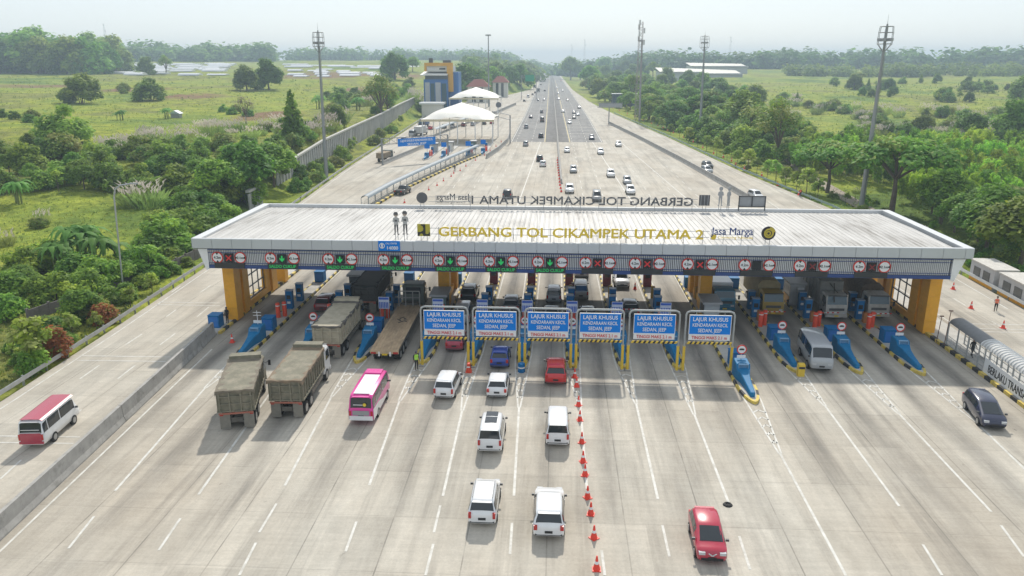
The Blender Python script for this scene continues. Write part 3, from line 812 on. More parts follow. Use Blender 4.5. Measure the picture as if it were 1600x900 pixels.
for i, nx_ in enumerate(NOSE):
    hw = .62 if 4 <= i <= 8 else .82
    y0 = 56.6 if i == 9 else noseY
    t = thing('toll_island', f'raised toll island with yellow and black kerb {IDESC[i]}', 'traffic island', (nx_, 0, 0), 0, 'toll islands between the lanes')
    r = island(hw, y0, 98.); kb = MB()
    # cut the outline into blocks of about 0.95 m
    for s in (1, -1):
        acc = 0; c = 0
        for (xa, ya_), (xb, yb_) in zip(r, r[1:]):
            kb.cur = c % 2 if acc or True else 0
            L_ = math.hypot(xb - xa, yb_ - ya_); acc += L_
            if acc >= .9: acc = 0; c += 1
            ia, ib = max(0, xa - .2), max(0, xb - .2)
            vs = [(s * xa, ya_, 0), (s * xb, yb_, 0), (s * xb * .985, yb_, .24), (s * xa * .985, ya_, .24), (s * ia, ya_ + .12, .24), (s * ib, yb_ + .12, .24)]
            kb.add(vs, [(0, 1, 2, 3), (3, 2, 5, 4)])
    kb.build('kerb', kerb_m, t)
    top = [(max(0, x - .18), y + .12, .215) for x, y in r]
    mb = MB(); n = len(top); mb.add(top + [(-x, y, z) for x, y, z in top], [(k, k + 1, n + k + 1, n + k) for k in range(n - 1)])
    mb.build('paving', concretelt, t)
    isl_info.append((nx_, y0, hw))
# crash noses with a round sign behind
def loftring(y, w, z0, z1, b=.06): return [(-w, y, z0), (w, y, z0), (w, y, z1 - b), (w - b, y, z1), (-w + b, y, z1), (-w, y, z1 - b)]
def nose_proto():
    t = thing('crash_nose', 'x', 'crash barrier', (0, 0, 0), 0, 'blue crash noses at the island tips')
    mb = MB().loft([loftring(.9, .12, .22, .42, .03), loftring(1.0, .2, .22, .6), loftring(2.6, .27, .22, .82), loftring(3.7, .36, .22, 1.05), loftring(4.5, .56, .22, 1.22), loftring(4.7, .58, .22, 1.55), loftring(5.9, .6, .22, 1.62)])
    mb.build('body', M('nose_blue', (.004, .15, .33), .5, var=.15, spec=.25, dirt=((.14, .27, .36), 1.2, .6, .5)), t, smooth=True, angle=40)
    k = MB(); lb = M('panel_line', (.25, .45, .65), .5)
    for z in (1.18, 1.54): k.bx(-.4, .4, 4.47, 4.6 + .1, z, z + .03)
    for x in (-.4, .37): k.bx(x, x + .03, 4.47, 4.7, 1.18, 1.57)
    for z in (1.27, 1.36, 1.45): k.bx(-.34, .34, 4.49, 4.7, z, z + .02)
    k.build('panel', lb, t)
    return t
def stop_proto():
    t = thing('round_sign', 'x', 'road sign', (0, 0, 0), 0, 'round signs behind the crash noses')
    MB().tube((0, .06, .2), (0, .06, 2.9), .04).build('post', steelp, t)
    f = MB().disc((0, -.02, 2.5), .35, .04, n=24).build('face', white, t)
    MB().disc((0, -.03, 2.5), .42, .05, n=24, r0=.33).build('ring', red, t)
    MB().bx(-.2, .2, -.05, -.02, 2.45, 2.56).bx(-.13, .13, -.05, -.02, 2.53, 2.6).build('car_mark', MATS['sign_black'], t)
    MB().bx(-.36, .36, -.03, .0, 1.72, 1.98).build('plate', white, t)
    return t
noseP = nose_proto(); stopP = stop_proto()
cab = thing('equipment_cabinet', 'x', 'cabinet', (0, 0, 0), 0, 'blue cabinets on the islands')
MB().box(0, 0, .85, 1.1, 1.15, 1.27).build('body', blue, cab); MB().box(0, 0, 1.5, 1.18, 1.23, .05).build('lid', blue, cab)
MB().bx(-.44, .44, -.6, -.575, .35, 1.35).build('door', M('blue_door', (.016, .15, .46), .4), cab)
bol = thing('bollard', 'x', 'bollard', (0, 0, 0), 0, 'orange red bollards on the islands')
MB().lathe([(.23, .21), (.23, 1.72), (.19, 1.79), (.02, 1.81)], n=12).build('post', orangered, bol, smooth=True); MB().lathe([(.232, 1.46), (.232, 1.56)], n=12).build('band', white, bol)
rd = thing('card_reader', 'x', 'card reader', (0, 0, 0), 0, 'blue card readers on the islands')
MB().box(0, 0, 1.2, .7, .62, 2.0).build('body', blue, rd); MB().box(0, 0, 2.24, .78, .7, .08).build('cap', M('reader_cap', (.2, .28, .4), .4), rd)
MB().bx(-.22, .22, -.33, -.315, 1.3, 1.75).build('screen', glass, rd); MB().bx(-.18, .18, -.335, -.315, .8, 1.05).build('slot', white, rd)
trf = thing('tariff_board', 'x', 'tariff board', (0, 0, 0), 0, 'tariff boards by the bollards')
MB().bx(-.55, .55, -.03, .03, 1.75, 3.0).build('board', M('tariff_white', (.55, .6, .72), .5), trf)
mb = MB()
mb.bx(-.5, .5, -.05, -.032, 2.72, 2.94)
for k in range(6): mb.bx(-.48 + k * .165, -.38 + k * .165, -.05, -.032, 1.82, 2.45)
mb.build('stripe', M('tariff_blue', (.04, .12, .5), .5), trf); MB().tube((-.4, .06, .2), (-.4, .06, 1.8), .03).tube((.4, .06, .2), (.4, .06, 1.8), .03).build('post', steelp, trf)
arm = thing('boom_barrier', 'x', 'boom barrier', (0, 0, 0), 0, 'boom barriers by the readers')
MB().box(0, 0, .75, .4, .5, 1.1).build('housing', M('barrier_orange', (.55, .2, .05), .5), arm); MB().tube((0, 0, 1.15), (2.6, 0, 1.2), .05, .04).build('arm', white, arm)
for k in range(5): MB().tube((.4 + k * .5, 0, 1.158 + k * .0096), (.62 + k * .5, 0, 1.158 + k * .0096), .056, n=8).build('band', red, arm)
mar = thing('payment_kiosk', 'x', 'kiosk', (0, 0, 0), 0, 'maroon kiosks at the back of the islands')
MB().box(0, 0, 1.35, .95, .7, 2.3).build('body', M('maroon_paint', (.20, .015, .03), .45), mar); MB().bx(-.3, .3, -.37, -.352, 1.3, 1.9).build('screen', glass, mar); MB().box(0, 0, 2.54, 1.05, .8, .07).build('cap', grey, mar)
och = thing('guard_post', 'x', 'guard post', (0, 0, 0), 0, 'ochre guard posts on the islands')
MB().lathe([(.24, .21), (.24, 1.5), (.2, 1.6), (.02, 1.63)], n=12).build('post', M('ochre_paint', (.42, .25, .04), .6, dirt=((.2, .15, .08), 2, .5, .5)), och, smooth=True)
def place(p, x, y, lab, first=[set()]):
    if p.name not in first[0]:
        first[0].add(p.name); p.location = (x, y, 0); p['label'] = lab; return p
    return dup(p, (x, y, 0), label=lab)
for i, (nx_, y0, hw) in enumerate(isl_info):
    d = IDESC[i]; yn = y0
    place(noseP, nx_, yn, f'blue wedge crash nose {d}')
    if i: place(stopP, nx_, yn + 5.6, f'round no-truck sign on the island {d}')
    yc = yn + (8.2 if i != 9 else 7.9)
    place(cab, nx_ + .1, yc, f'blue equipment cabinet on the island {d}')
    base = 75.0
    for k in (0, 1): place(bol, nx_ - .28 + .52 * k, base + .5 * k, f'{"front" if not k else "rear"} orange red bollard on the island {d}')
    if 3 <= i <= 8: place(trf, nx_ + .05, 73.6, f'blue striped white tariff board on the island {d}')
    if i == 2: place(trf, nx_ + .25, 73.9, f'blue striped white tariff board on the island {d}')
    if i != 9: place(rd, nx_ - .1, 78.2, f'tall blue card reader, front one on the island {d}')
    if i not in (3, 9): place(rd, nx_ + .12, 80.9, f'tall blue card reader, rear one on the island {d}')
    place(cab if not 4 <= i <= 8 else mar, nx_, 89.0, f'{"blue" if not 4 <= i <= 8 else "maroon"} cabinet at the back of the island {d}')
    if 4 <= i <= 9: place(och, nx_ + .1, 84.2, f'ochre guard post {d}')
    if i in (1, 4, 7, 10, 11, 12): place(arm, nx_ + .05, 76.9, f'white and red boom barrier arm on the island {d}')
# single-sided tall frame at the left tip: bare sign post
t = thing('sign_post', 'bare white cross-arm sign post with plate on the far-left crash nose', 'sign post', (NOSE[0], noseY + 5.6, 0))
MB().tube((0, 0, .2), (0, 0, 3.0), .03).tube((-.4, 0, 2.5), (.4, 0, 2.5), .025).tube((-.4, 0, 2.8), (.4, 0, 2.8), .025).build('post', white, t); MB().bx(-.4, .4, -.05, -.02, 1.72, 2.02).build('plate', white, t)
# booths
def booth(x, y, col, lab, ac=True):
    t = thing('toll_booth', lab, 'toll booth', (x, y, 0))
    mb = MB().bx(-.75, .75, -1.3, 1.3, .2, 1.2).bx(-.75, .75, -1.3, -1.1, 1.2, 2.6).bx(-.75, .75, 1.1, 1.3, 1.2, 2.6)
    for a in (-.75, .69): mb.bx(a, a + .06, -1.1, -1.0, 1.2, 2.6).bx(a, a + .06, 1.0, 1.1, 1.2, 2.6)
    mb.build('wall', col, t)
    MB().bx(-.95, .95, -1.6, 1.6, 2.6, 2.82).build('roof', grey, t)
    for a in (-.74, .70): MB().bx(a, a + .03, -.99, .99, 1.22, 2.58).build('window', glass, t)
    MB().bx(-.79, -.751, -1.0, 1.0, .3, 1.15).build('door', orange, t)
    if ac: MB().bx(-.1, .6, -1.62, -1.31, 1.8, 2.3).build('air_conditioner', white, t)
booth(26.6, 83.6, M('booth_grey', (.45, .46, .47), .5), 'grey toll booth with air conditioner beside the white crane lorry')
booth(-12.0, 77.0, M('booth_green', (.10, .16, .15), .5), 'dark green-grey toll booth beside the flatbed lorry cab', False)
booth(15.9, 76.0, M('booth_steel', (.33, .36, .38), .5), 'grey and orange toll booth behind the last blue portal', False)
booth(-22.6, 84.2, M('booth_charcoal', (.08, .09, .1), .5), 'tall charcoal toll booth in front of the black tipper lorry', False)
# red and white height chains hanging at the back of the canopy
mb = None
for k, (x, d) in enumerate(((-30.9, 'the far-left lane'), (-25.7, 'the red SUV lane'), (-20.2, 'the black lorry lane'), (-15, 'the flatbed lorry lane'), (18.4, 'the blue lorry lane'), (23.4, 'the yellow lorry lane'), (28.8, 'the white crane lorry lane'))):
    t = thing('height_bar', f'red and white striped height bar hanging over {d}', 'height bar', (x, 84.0, 0), 0, 'striped height bars under the canopy')
    bars = MB(); bars2 = MB()
    for j in range(12): (bars if j % 2 else bars2).prism([(-1.3 + j * .217, 5.2), (-1.3 + (j + 1) * .217, 5.2), (-1.3 + (j + 1) * .217 + .08, 5.45), (-1.3 + j * .217 + .08, 5.45)], .05, 'XZ')
    bars.build('red_stripe', red, t); bars2.build('white_stripe', white, t)
    MB().tube((-1.2, .02, 5.44), (-1.2, .02, 6.46), .02).tube((1.2, .02, 5.44), (1.2, .02, 6.46), .02).build('hanger', grey, t)

# ------------------------------------------------------------------ blue sign portals over the small-car lanes
ord_ = ['leftmost blue portal sign, over the red hatchback', 'blue portal sign over the blue hatchback', 'blue portal sign just left of the cone line', 'blue portal sign just right of the cone line', 'fifth blue portal sign, second from the right end', 'rightmost blue portal sign, beside the long island']
poles = [(-11.62, -7.5), (-7.05, -2.98), (-2.5, 1.52), (1.98, 6.02), (6.5, 10.78), (11.3, 15.4)]
pole_m = M('portal_grey', (.36, .38, .38), .45, metal=.35)
hazY = M('hazard_yellow', (.68, .47, .04), .55, dirt=((.3, .25, .12), 2, .55, .4)); hazK = M('hazard_black', (.02, .02, .02), .6)
lm = [text_mesh('LAJUR KHUSUS', .50, .02, .006, width=2.95), text_mesh('KENDARAAN KECIL', .44, .02, .004, width=2.98), text_mesh('SEDAN, JEEP', .46, .02, .005, width=2.0), text_mesh('TINGGI MAKS 2.1 m', .40, .02, .005, width=3.0)]
lw = M('sign_letter_white', (.78, .79, .8), .5, var=0); lr = M('sign_letter_red', (.6, .02, .03), .5, var=0)
for m_ in lm[:3]: m_.materials.append(lw)
lm[3].materials.append(lr)
for k, (a, b) in enumerate(poles):
    xc = (a + b) / 2; w = (b - a) / 2
    t = thing('sign_portal', ord_[k] + ' reading LAJUR KHUSUS', 'sign portal', (xc, 63.1, 0), 0, 'blue sign portals over the small-car lanes')
    c = .35; pts = [(-w, 0, 2.3), (-w, 0, 5.55 - c), (-w + .1, 0, 5.55 - .1), (-w + c, 0, 5.55), (w - c, 0, 5.55), (w - .1, 0, 5.55 - .1), (w, 0, 5.55 - c), (w, 0, 2.3)]
    MB().path(pts, .085, 10).build('frame', pole_m, t)
    for s in (-1, 1):
        MB().tube((s * w, 0, .12), (s * w, 0, 2.36), .125, n=12).build('post', hazY, t)
        MB().box(s * w, 0, .06, .55, .55, .12).build('base', concrete, t)
    MB().bx(-1.76, 1.76, -.14, -.08, 3.52, 5.24).build('board', signblue, t)
    f = MB()
    for z0, z1 in ((3.5, 3.54), (5.22, 5.26)): f.bx(-1.78, 1.78, -.16, -.07, z0, z1)
    for q in (-1.78, 1.74): f.bx(q, q + .04, -.16, -.07, 3.54, 5.22)
    f.build('border', lw, t)
    for q, z in ((lm[0], 4.72), (lm[1], 4.22), (lm[2], 3.72)): mkobj('lettering', q, t, (0, -.16, z))
    MB().bx(-1.76, 1.76, -.14, -.08, 2.98, 3.48).build('lower_board', white, t)
    mkobj('lettering', lm[3], t, (0, -.16, 3.09))
    hb = MB(); n = 19; W = w - .18
    for j in range(n):
        hb.cur = j % 2; x0_ = -W + j * 2 * W / n; x1_ = x0_ + 2 * W / n
        hb.prism([(x0_, 2.6), (x1_, 2.6), (x1_ + .12, 2.82), (x0_ + .12, 2.82)], .06, 'XZ', -.12)
    hb.build('striped_bar', [hazY, hazK], t)
    MB().tube((-1.2, -.04, 2.8), (-1.2, -.04, 5.5), .03).tube((1.2, -.04, 2.8), (1.2, -.04, 5.5), .03).tube((-w, 0, 2.75), (-W, -.06, 2.75), .025).tube((w, 0, 2.75), (W, -.06, 2.75), .025).build('hanger', pole_m, t)
t = thing('portal_stub', 'blue round concrete drum at the foot of the third portal', 'drum', (-2.75, 62.2, 0))
MB().lathe([(.3, 0), (.32, .05), (.3, .8), (.22, .84)], n=16).build('body', blue, t, smooth=True); MB().lathe([(.325, .4), (.325, .52)], n=16).build('band', white, t)
t = thing('yellow_marker_post', 'square yellow guard block at the tip of the island left of the minibus', 'guard block', (NOSE[10] + .1, 62.75, 0))
MB().box(0, 0, .55, .55, .5, 1.1).build('body', hazY, t); MB().box(0, -.255, .8, .5, .02, .2).build('stripe', hazK, t)
t = thing('water_barrier', 'small orange plastic barrier at the tip of the island between the first two portals', 'plastic barrier', (NOSE[4] - .05, 61.9, 0))
MB().prism([(-.28, 0), (.28, 0), (.16, .35), (.12, .85), (-.12, .85), (-.16, .35)], .5, 'XZ', -.25).build('body', orangered, t); MB().bx(-.14, .14, -.262, -.25, .5, .62).build('stripe', white, t)

# ------------------------------------------------------------------ left and right edge islands
def kerbline(pts, name, label, w=.35, h=.3, cat='kerb', block=1.0):
    t = thing(name, label, cat, (pts[0][0], pts[0][1], 0)); kb = MB(); o = Vector((pts[0][0], pts[0][1])); c = 0
    for a, b in zip(pts, pts[1:]):
        a = Vector(a) - o; b = Vector(b) - o; L_ = (b - a).length; n = max(1, round(L_ / block)); rz = math.atan2((b - a).y, (b - a).x)
        for k in range(n):
            m_ = a.lerp(b, (k + .5) / n); kb.cur = c % 2; c += 1
            kb.box(m_.x, m_.y, h / 2, L_ / n, w, h, rz)
    kb.build('blocks', kerb_m, t); return t
kerbline([(-33.15, 70.2), (-33.15, 98)], 'striped_kerb', 'yellow and black kerb along the foot of the left orange wall', .3, .26)
kerbline([(-34.9, 70.0), (-34.9, 98)], 'striped_kerb', 'yellow and black kerb behind the left orange wall, facing the side road', .3, .26)
kerbline([(37.0, 98), (36.95, 60), (36.3, 30)], 'striped_kerb', 'yellow and black kerb running past the covered walkway', .36, .3)
mb = MB().bx(-34.75, -33.3, 70.0, 98, 0, .2); tag(mb.build('pavement', concretelt), kind='structure')
mb = MB().add([(37.12, 98, .2), (36.48, 30, .2), (40.2, 30, .2), (40.2, 98, .2), (37.12, 98, 0), (36.48, 30, 0), (40.2, 30, 0), (40.2, 98, 0)], [(0, 1, 2, 3), (2, 6, 7, 3), (1, 5, 6, 2), (0, 3, 7, 4)]); tag(mb.build('pavement', concretelt), kind='structure')
# left concrete barrier between the plaza and the side road
def barrier(pts, label, h=1.15, w0=.62, w1=.24, name='concrete_barrier', seglen=9.0):
    t = thing(name, label, 'concrete barrier', (*pts[0], 0)); o = Vector((*pts[0], 0))
    mb = MB()
    for a, b in zip(pts, pts[1:]):
        a = Vector((*a, 0)) - o; b = Vector((*b, 0)) - o; L_ = (b - a).length; n = max(1, round(L_ / seglen)); d = (b - a).normalized(); nn = Vector((-d.y, d.x, 0))
        for k in range(n):
            p = a + d * (L_ * k / n + .03); q = a + d * (L_ * (k + 1) / n - .03); rings = []
            for e in (p, q): rings.append([e + nn * u + Vector((0, 0, z)) for u, z in ((-w0 / 2, 0), (w0 / 2, 0), (w0 / 2, .1), (w1 / 2 + .05, .45), (w1 / 2, h), (-w1 / 2, h), (-w1 / 2 - .05, .45), (-w0 / 2, .1))])
            mb.loft(rings)
    mb.build('body', concrete, t, smooth=False); return t
barrier([(-29.2, 14), (-31.3, 35.6), (-33.3, 66)], 'long weathered grey concrete barrier beside the left service road', 1.35, seglen=14)
barrier([(-33.35, 66.2), (-33.7, 70.0)], 'short grey end piece of barrier by the left orange pillar', 1.3)
# box-topped cabinet at the left pillar
place(cab, -34.2, 71.9, 'blue cabinet at the outer corner of the left orange pillar')
# ------------------------------------------------------------------ vehicles (local +X is forward, origin on the road under the middle)
def lerp(a, b, t): return tuple(x + (y - x) * t for x, y in zip(a, b))
SP = {  # L, W, H, ground clearance, belt, xa (rear glass foot), xb (roof rear), xc (roof front), xd (cowl), nose height, wheel r, tail bulge
    'mpv':   (4.2, 1.68, 1.70, .26, 1.02, -.475, -.425, .12, .31, .82, .31),
    'longmpv': (4.6, 1.76, 1.66, .24, 1.0, -.478, -.41, .10, .37, .80, .33),
    'suv':   (4.4, 1.80, 1.72, .30, 1.06, -.475, -.40, .09, .27, .90, .35),
    'hatch': (3.85, 1.68, 1.54, .22, .96, -.465, -.37, .07, .32, .82, .30),
    'sedan': (4.5, 1.74, 1.47, .22, .95, -.34, -.19, .07, .25, .76, .31),
    'van':   (4.5, 1.74, 1.92, .26, 1.08, -.488, -.455, .16, .34, .86, .32),
    'boxvan': (4.1, 1.68, 1.88, .28, 1.08, -.490, -.465, .28, .40, .80, .31),
    'minibus': (6.0, 1.88, 2.36, .38, 1.26, -.492, -.462, .40, .472, 1.0, .38),
    'redvan': (4.95, 1.78, 2.16, .34, 1.16, -.490, -.458, .36, .45, .95, .36),
    'elf':   (5.7, 1.95, 2.4, .42, 1.36, -.492, -.465, .41, .478, 1.05, .40),
    'pickup': (5.2, 1.82, 1.78, .38, 1.08, -.10, -.06, .12, .25, .95, .38),
}
def stations(k):
    L, W, H, zb, zt, xa, xb, xc, xd, zn, wr = SP[k]
    # x, bottom, belt, top, half-width, top half-width
    w = W / 2
    big = k in ('minibus', 'elf', 'redvan')
    rr = .10 if not big else .14
    s = [(-.5 * L, zb + .20, zt * .68, zt * .72, w * .88, w * .82), (-.496 * L, zb + .08, zt * .86, zt * .90, w * .95, w * .89), (xa * L, zb + .02, zt - .02, zt + .03, w * .985, w * .90)]
    if k == 'sedan':
        s = [(-.5 * L, .42, .72, .78, w * .86, w * .8), (-.485 * L, .3, .86, .92, w * .94, w * .86), (xa * L, .24, .94, 1.0, w, w * .84)]
    if k == 'pickup':
        s = [(-.5 * L, .5, .9, .94, w * .96, w * .94), (-.49 * L, .42, 1.0, 1.04, w * .98, w * .96), (xa * L, .4, 1.06, 1.08, w, w * .94)]
    wt = .80 if not big else .90
    s += [(xb * L, zb, zt, H - rr, w, w * (wt - .02)), ((xb + .06) * L, zb, zt, H - .03, w, w * wt), ((xb * .5 + xc * .5) * L, zb, zt, H, w, w * (wt + .01)), ((xc - .06) * L, zb, zt, H - .03, w, w * wt), (xc * L, zb, zt - .02, H - rr, w, w * (wt - .02)),
          (xd * L, zb, zt - .06, zt + .02, w * .985, w * .86)]
    if big: s += [(.492 * L, zb + .02, zt - .25, zt - .18, w * .96, w * .86), (.5 * L, zb + .1, zn - .1, zn, w * .92, w * .84)]
    else: s += [((xd + .47) / 2 * L, zb, zt - .12, zt - .05, w * .97, w * .82), (.47 * L, zb + .02, zn - .05, zn + .02, w * .93, w * .78), (.495 * L, zb + .08, zn - .2, zn - .12, w * .84, w * .72), (.5 * L, zb + .14, zn - .32, zn - .26, w * .78, w * .68)]
    ib = 3; ic = 7 if True else 0; idd = 8
    return s, 2, ib, ic, idd
def half(st):
    x, zb, zm, zt, w, wt = st
    d = min(.06, (zt - zm) * .5)
    return [(x, 0, zb), (x, w * .8, zb), (x, w * .97, zb + .1), (x, w, zb * .45 + zm * .55), (x, w * .985, zm), (x, wt, zt - d), (x, wt * .82, zt), (x, 0, zt + .012)]
def full(st):
    h = half(st); return h + [(x, -y, z) for x, y, z in h[-2:0:-1]]
_wheels = {}
def wheel(parent, r, w, x, y, name='wheel'):
    key = (r, w)
    if key not in _wheels:
        t = MB().disc((0, -w / 2, 0), r, w, n=18).mesh('wheel', black); m = MB().disc((0, -w / 2 - .012, 0), r * .62, w + .024, n=14).mesh('rim', alloy); _wheels[key] = (t, m)
    o = mkobj(name, _wheels[key][0], parent, (x, y, r)); mkobj('rim', _wheels[key][1], o)
def vehicle(kind, col, name, label, cat, pos, head, near_end='rear', rot=0., lod=0, group=None, gl=None, plate_m=None, rails=False, extra=None):
    L, W, H, zb, zt, xa, xb, xc, xd, zn, wr = SP[kind]
    rz = R(90) if head == 'away' else R(-90)
    rz += R(rot)
    d = Vector((math.cos(rz), math.sin(rz), 0))
    loc = Vector(pos) + d * (L / 2 if near_end == 'rear' else -L / 2)
    t = thing(name, label, cat, (loc.x, loc.y, loc.z), rz, group)
    s, ia, ib, ic, idd = stations(kind)
    mb = MB().loft([full(x) for x in s])
    mb.build('body', col, t, smooth=True, angle=62)
    g = gl or glass
    panes = []
    def side(i0, i1, seq, nm):
        for sg_ in (1, -1):
            p = MB(); rows = []
            for st, f0, f1 in seq:
                h = half(st); a, b = Vector(h[4]), Vector(h[5]); q = [a.lerp(b, f0), a.lerp(b, f1)]
                rows.append([(v.x, sg_ * (v.y + .012), v.z) for v in q])
            for u, v in zip(rows, rows[1:]): p.add([u[0], v[0], v[1], u[1]], [(0, 1, 2, 3)])
            panes.append((nm, p))
    A, B, C, D = s[ia], s[ib], s[ic], s[idd]
    mid1 = lerp(s[4], s[5], .55); mid2 = lerp(s[5], s[6], .45)
    bl = .1; tl = .9
    if kind in ('sedan', 'hatch', 'suv'): rear_ = lerp(B, A, .55)
    else: rear_ = lerp(B, A, .3)
    fr = lerp(C, D, .78)
    if lod:
        side(0, 0, [(rear_, bl, tl), (B, bl, tl), (s[4], bl, tl), (s[5], bl, tl), (s[6], bl, tl), (C, bl, tl), (fr, bl, tl)], 'window')
    else:
        side(0, 0, [(rear_, bl, tl), (B, bl, tl), (lerp(s[4], s[5], .1), bl, tl)], 'window')
        side(0, 0, [(lerp(s[4], s[5], .16), bl, tl), (lerp(s[5], s[6], .02), bl, tl)], 'window')
        side(0, 0, [(lerp(s[5], s[6], .08), bl, tl), (s[6], bl, tl), (C, bl, tl), (fr, bl, tl)], 'window')
    def screen(P, Q, f0, f1, nm, ins=.93):
        p = MB(); rows = []
        fs_ = (f0, (f0 + f1) / 2, f1)
        hp, hq = half(P), half(Q); n = None
        for f in fs_:
            row = []
            for k in (5, 6, 7):
                v = Vector(hp[k]).lerp(Vector(hq[k]), f); row.append(Vector((v.x, v.y * ins, v.z)))
            rows.append(row)
        nrm = Vector((-(rows[2][2] - rows[0][2]).z, 0, (rows[2][2] - rows[0][2]).x)).normalized()
        if (nrm.x > 0) != (nm == 'windscreen'): nrm = -nrm
        off = nrm * .014
        vs = []
        for row in rows:
            full_ = [row[0], row[1], row[2]] + [Vector((v.x, -v.y, v.z)) for v in (row[1], row[0])]
            vs += [v + off for v in full_]
        p.add(vs, [(r * 5 + c, r * 5 + c + 1, r * 5 + 5 + c + 1, r * 5 + 5 + c) for r in range(2) for c in range(4)])
        panes.append((nm, p))
    screen(D, C, .06, .95, 'windscreen')
    screen(A, B, .12, .93, 'rear_window')
    if lod:
        allp = MB()
        for nm, p in panes: allp.add(p.v, p.f)
        allp.build('glazing', g, t)
    else:
        for nm, p in panes: p.build(nm, g, t)
    # lamps
    w = W / 2
    tall = kind in ('van', 'boxvan', 'mpv', 'longmpv', 'minibus', 'elf', 'redvan')
    if kind in ('minibus', 'elf', 'redvan'): tz, th, ty, tw = .95, .42, .86, .15
    elif tall: tz, th, ty, tw = zt - .16, .36, .84, .16
    elif kind in ('suv', 'hatch'): tz, th, ty, tw = zt - .15, .27, .83, .2
    else: tz, th, ty, tw = zt - .17, .2, .76, .3
    xr = -.485 * L if kind != 'pickup' else -.5 * L
    for sg_ in (1, -1):
        MB().box(xr - .015 - .03, sg_ * w * ty, tz, .14, tw, th).build('tail_light', lampred, t)
        hz = zn - .1 if kind not in ('minibus', 'elf', 'redvan') else .86
        MB().box(.478 * L if kind not in ('minibus', 'elf', 'redvan') else .496 * L, sg_ * w * .66, hz, .2 if kind not in ('minibus', 'elf', 'redvan') else .06, .34, .16).build('headlight', lampwhite, t)
    if not lod:
        MB().box(-.5 * L - .01, 0, .56 + (.2 if kind in ('minibus', 'elf', 'redvan') else .08), .03, .44, .15).build('number_plate', plate_m or plate, t)
        MB().box(.5 * L + .008, 0, zb + .24, .03, .44, .14).build('number_plate', plate_m or plate, t)
        MB().box(-.492 * L, 0, zb + .16, .06, W * .86, .10).build('bumper', dgrey, t)
        MB().box(.494 * L, 0, zb + .17, .06, W * .7, .16).build('grille', black, t)
        MB().box((xb - .012) * L, 0, H - .10, .16, W * .66, .035).build('spoiler', col, t)
        for sg_ in (1, -1):
            MB().box((xd - .06) * L, sg_ * (w + .07), zt + .05, .1, .17, .13).build('mirror', dgrey, t)
            if rails: MB().tube(((xb + .05) * L, sg_ * w * .70, H + .04), ((xc - .05) * L, sg_ * w * .70, H + .04), .03).build('roof_rail', grey, t)
    for x in (-.29 * L, .31 * L):
        if kind in ('minibus', 'elf', 'redvan'): x = -.24 * L if x < 0 else .30 * L
        for sg_ in (1, -1): wheel(t, wr, .21, x, sg_ * (w - .085))
    if kind == 'pickup':
        MB().bx(-.475 * L, -.12 * L, -w * .82, w * .82, 1.087, 1.10).build('bed', black, t)
    if extra: extra(t, L, W, H)
    return t

P = {n: paint(n, c) for n, c in dict(white=(.74, .75, .76), silver=(.36, .38, .40), grey=(.15, .16, .17), black=(.012, .013, .015), red=(.52, .012, .015), cherry=(.42, .02, .05), blue=(.012, .05, .30), navy=(.015, .02, .055), maroon=(.16, .012, .016), beige=(.34, .31, .27), pink=(.70, .03, .30), teal=(.02, .16, .26), brown=(.10, .07, .055), crimson=(.40, .03, .06)).items()}
def V(kind, col, label, px, head='away', cat='car', name=None, end=None, xo=0., yo=0., **k):
    p = at(*px); p.x += xo; p.y += yo
    return vehicle(kind, P[col], name or {'mpv': 'parked_car', 'van': 'van', 'boxvan': 'van', 'minibus': 'minibus', 'elf': 'minibus', 'pickup': 'pickup_truck'}.get(kind, 'car').replace('parked_', ''), label, cat, p, head, end or ('rear' if head == 'away' else 'front'), **k)

V('mpv', 'white', 'white people carrier with roof rails and tall red tail lamps, left of the lane line', (753, 826), rails=True)
def sunroof(t, L, W, H): MB().bx(-.02 * L, .13 * L, -.42, .42, H - .01, H + .022).build('sunroof', glass, t); MB().bx(-.26 * L, -.06 * L, -.42, .42, H - .005, H + .026).build('sunroof', glass, t)
V('suv', 'white', 'white crossover car with tow ball nearest the camera beside the cones', (857, 847))
V('van', 'white', 'white luxury van with two dark sunroofs', (765, 711), cat='van', extra=sunroof)
V('boxvan', 'white', 'plain white boxy van driving next to the cone line', (871, 701), cat='van')
V('mpv', 'white', 'white people carrier beside the pink minibus', (693, 627), rot=-3)
V('hatch', 'white', 'white hatchback directly behind the blue hatchback', (776, 625))
V('suv', 'red', 'bright red SUV at the head of the cone line', (868, 605))
V('hatch', 'blue', 'metallic blue hatchback passing under the second blue portal', (780, 578))
V('hatch', 'crimson', 'crimson hatchback under the leftmost blue portal', (711, 551), xo=-.1)
V('sedan', 'silver', 'silver sedan half hidden behind the second blue portal sign', (782, 532))
V('suv', 'black', 'black car hidden behind the third blue portal sign', (860, 532))
V('suv', 'maroon', 'dark red SUV at the barrier left of the black tipper', (505, 489), yo=-.4)
V('suv', 'black', 'black SUV queueing at the barrier above the leftmost portal', (730, 477), yo=.8)
V('van', 'silver', 'silver van behind the black SUV above the leftmost portal', (722, 506), cat='van', yo=-.6)
V('suv', 'grey', 'grey SUV with black sunroof above the second portal', (798, 492), yo=-.3)
V('mpv', 'silver', 'silver people carrier at the booth above the third portal', (865, 481), yo=1.2)
V('sedan', 'silver', 'silver sedan right behind the silver people carrier above the third portal', (862, 502), yo=-1.4)
V('van', 'beige', 'beige van above the fourth portal sign', (908, 477), cat='van', yo=1.5)
V('hatch', 'black', 'black hatchback behind the beige van above the fourth portal', (918, 505), yo=-.7)
V('hatch', 'silver', 'silver car leaving the booths ahead of the beige van', (909, 436))
V('suv', 'white', 'white SUV facing the camera in the lane of the fifth portal', (972, 452), 'toward')
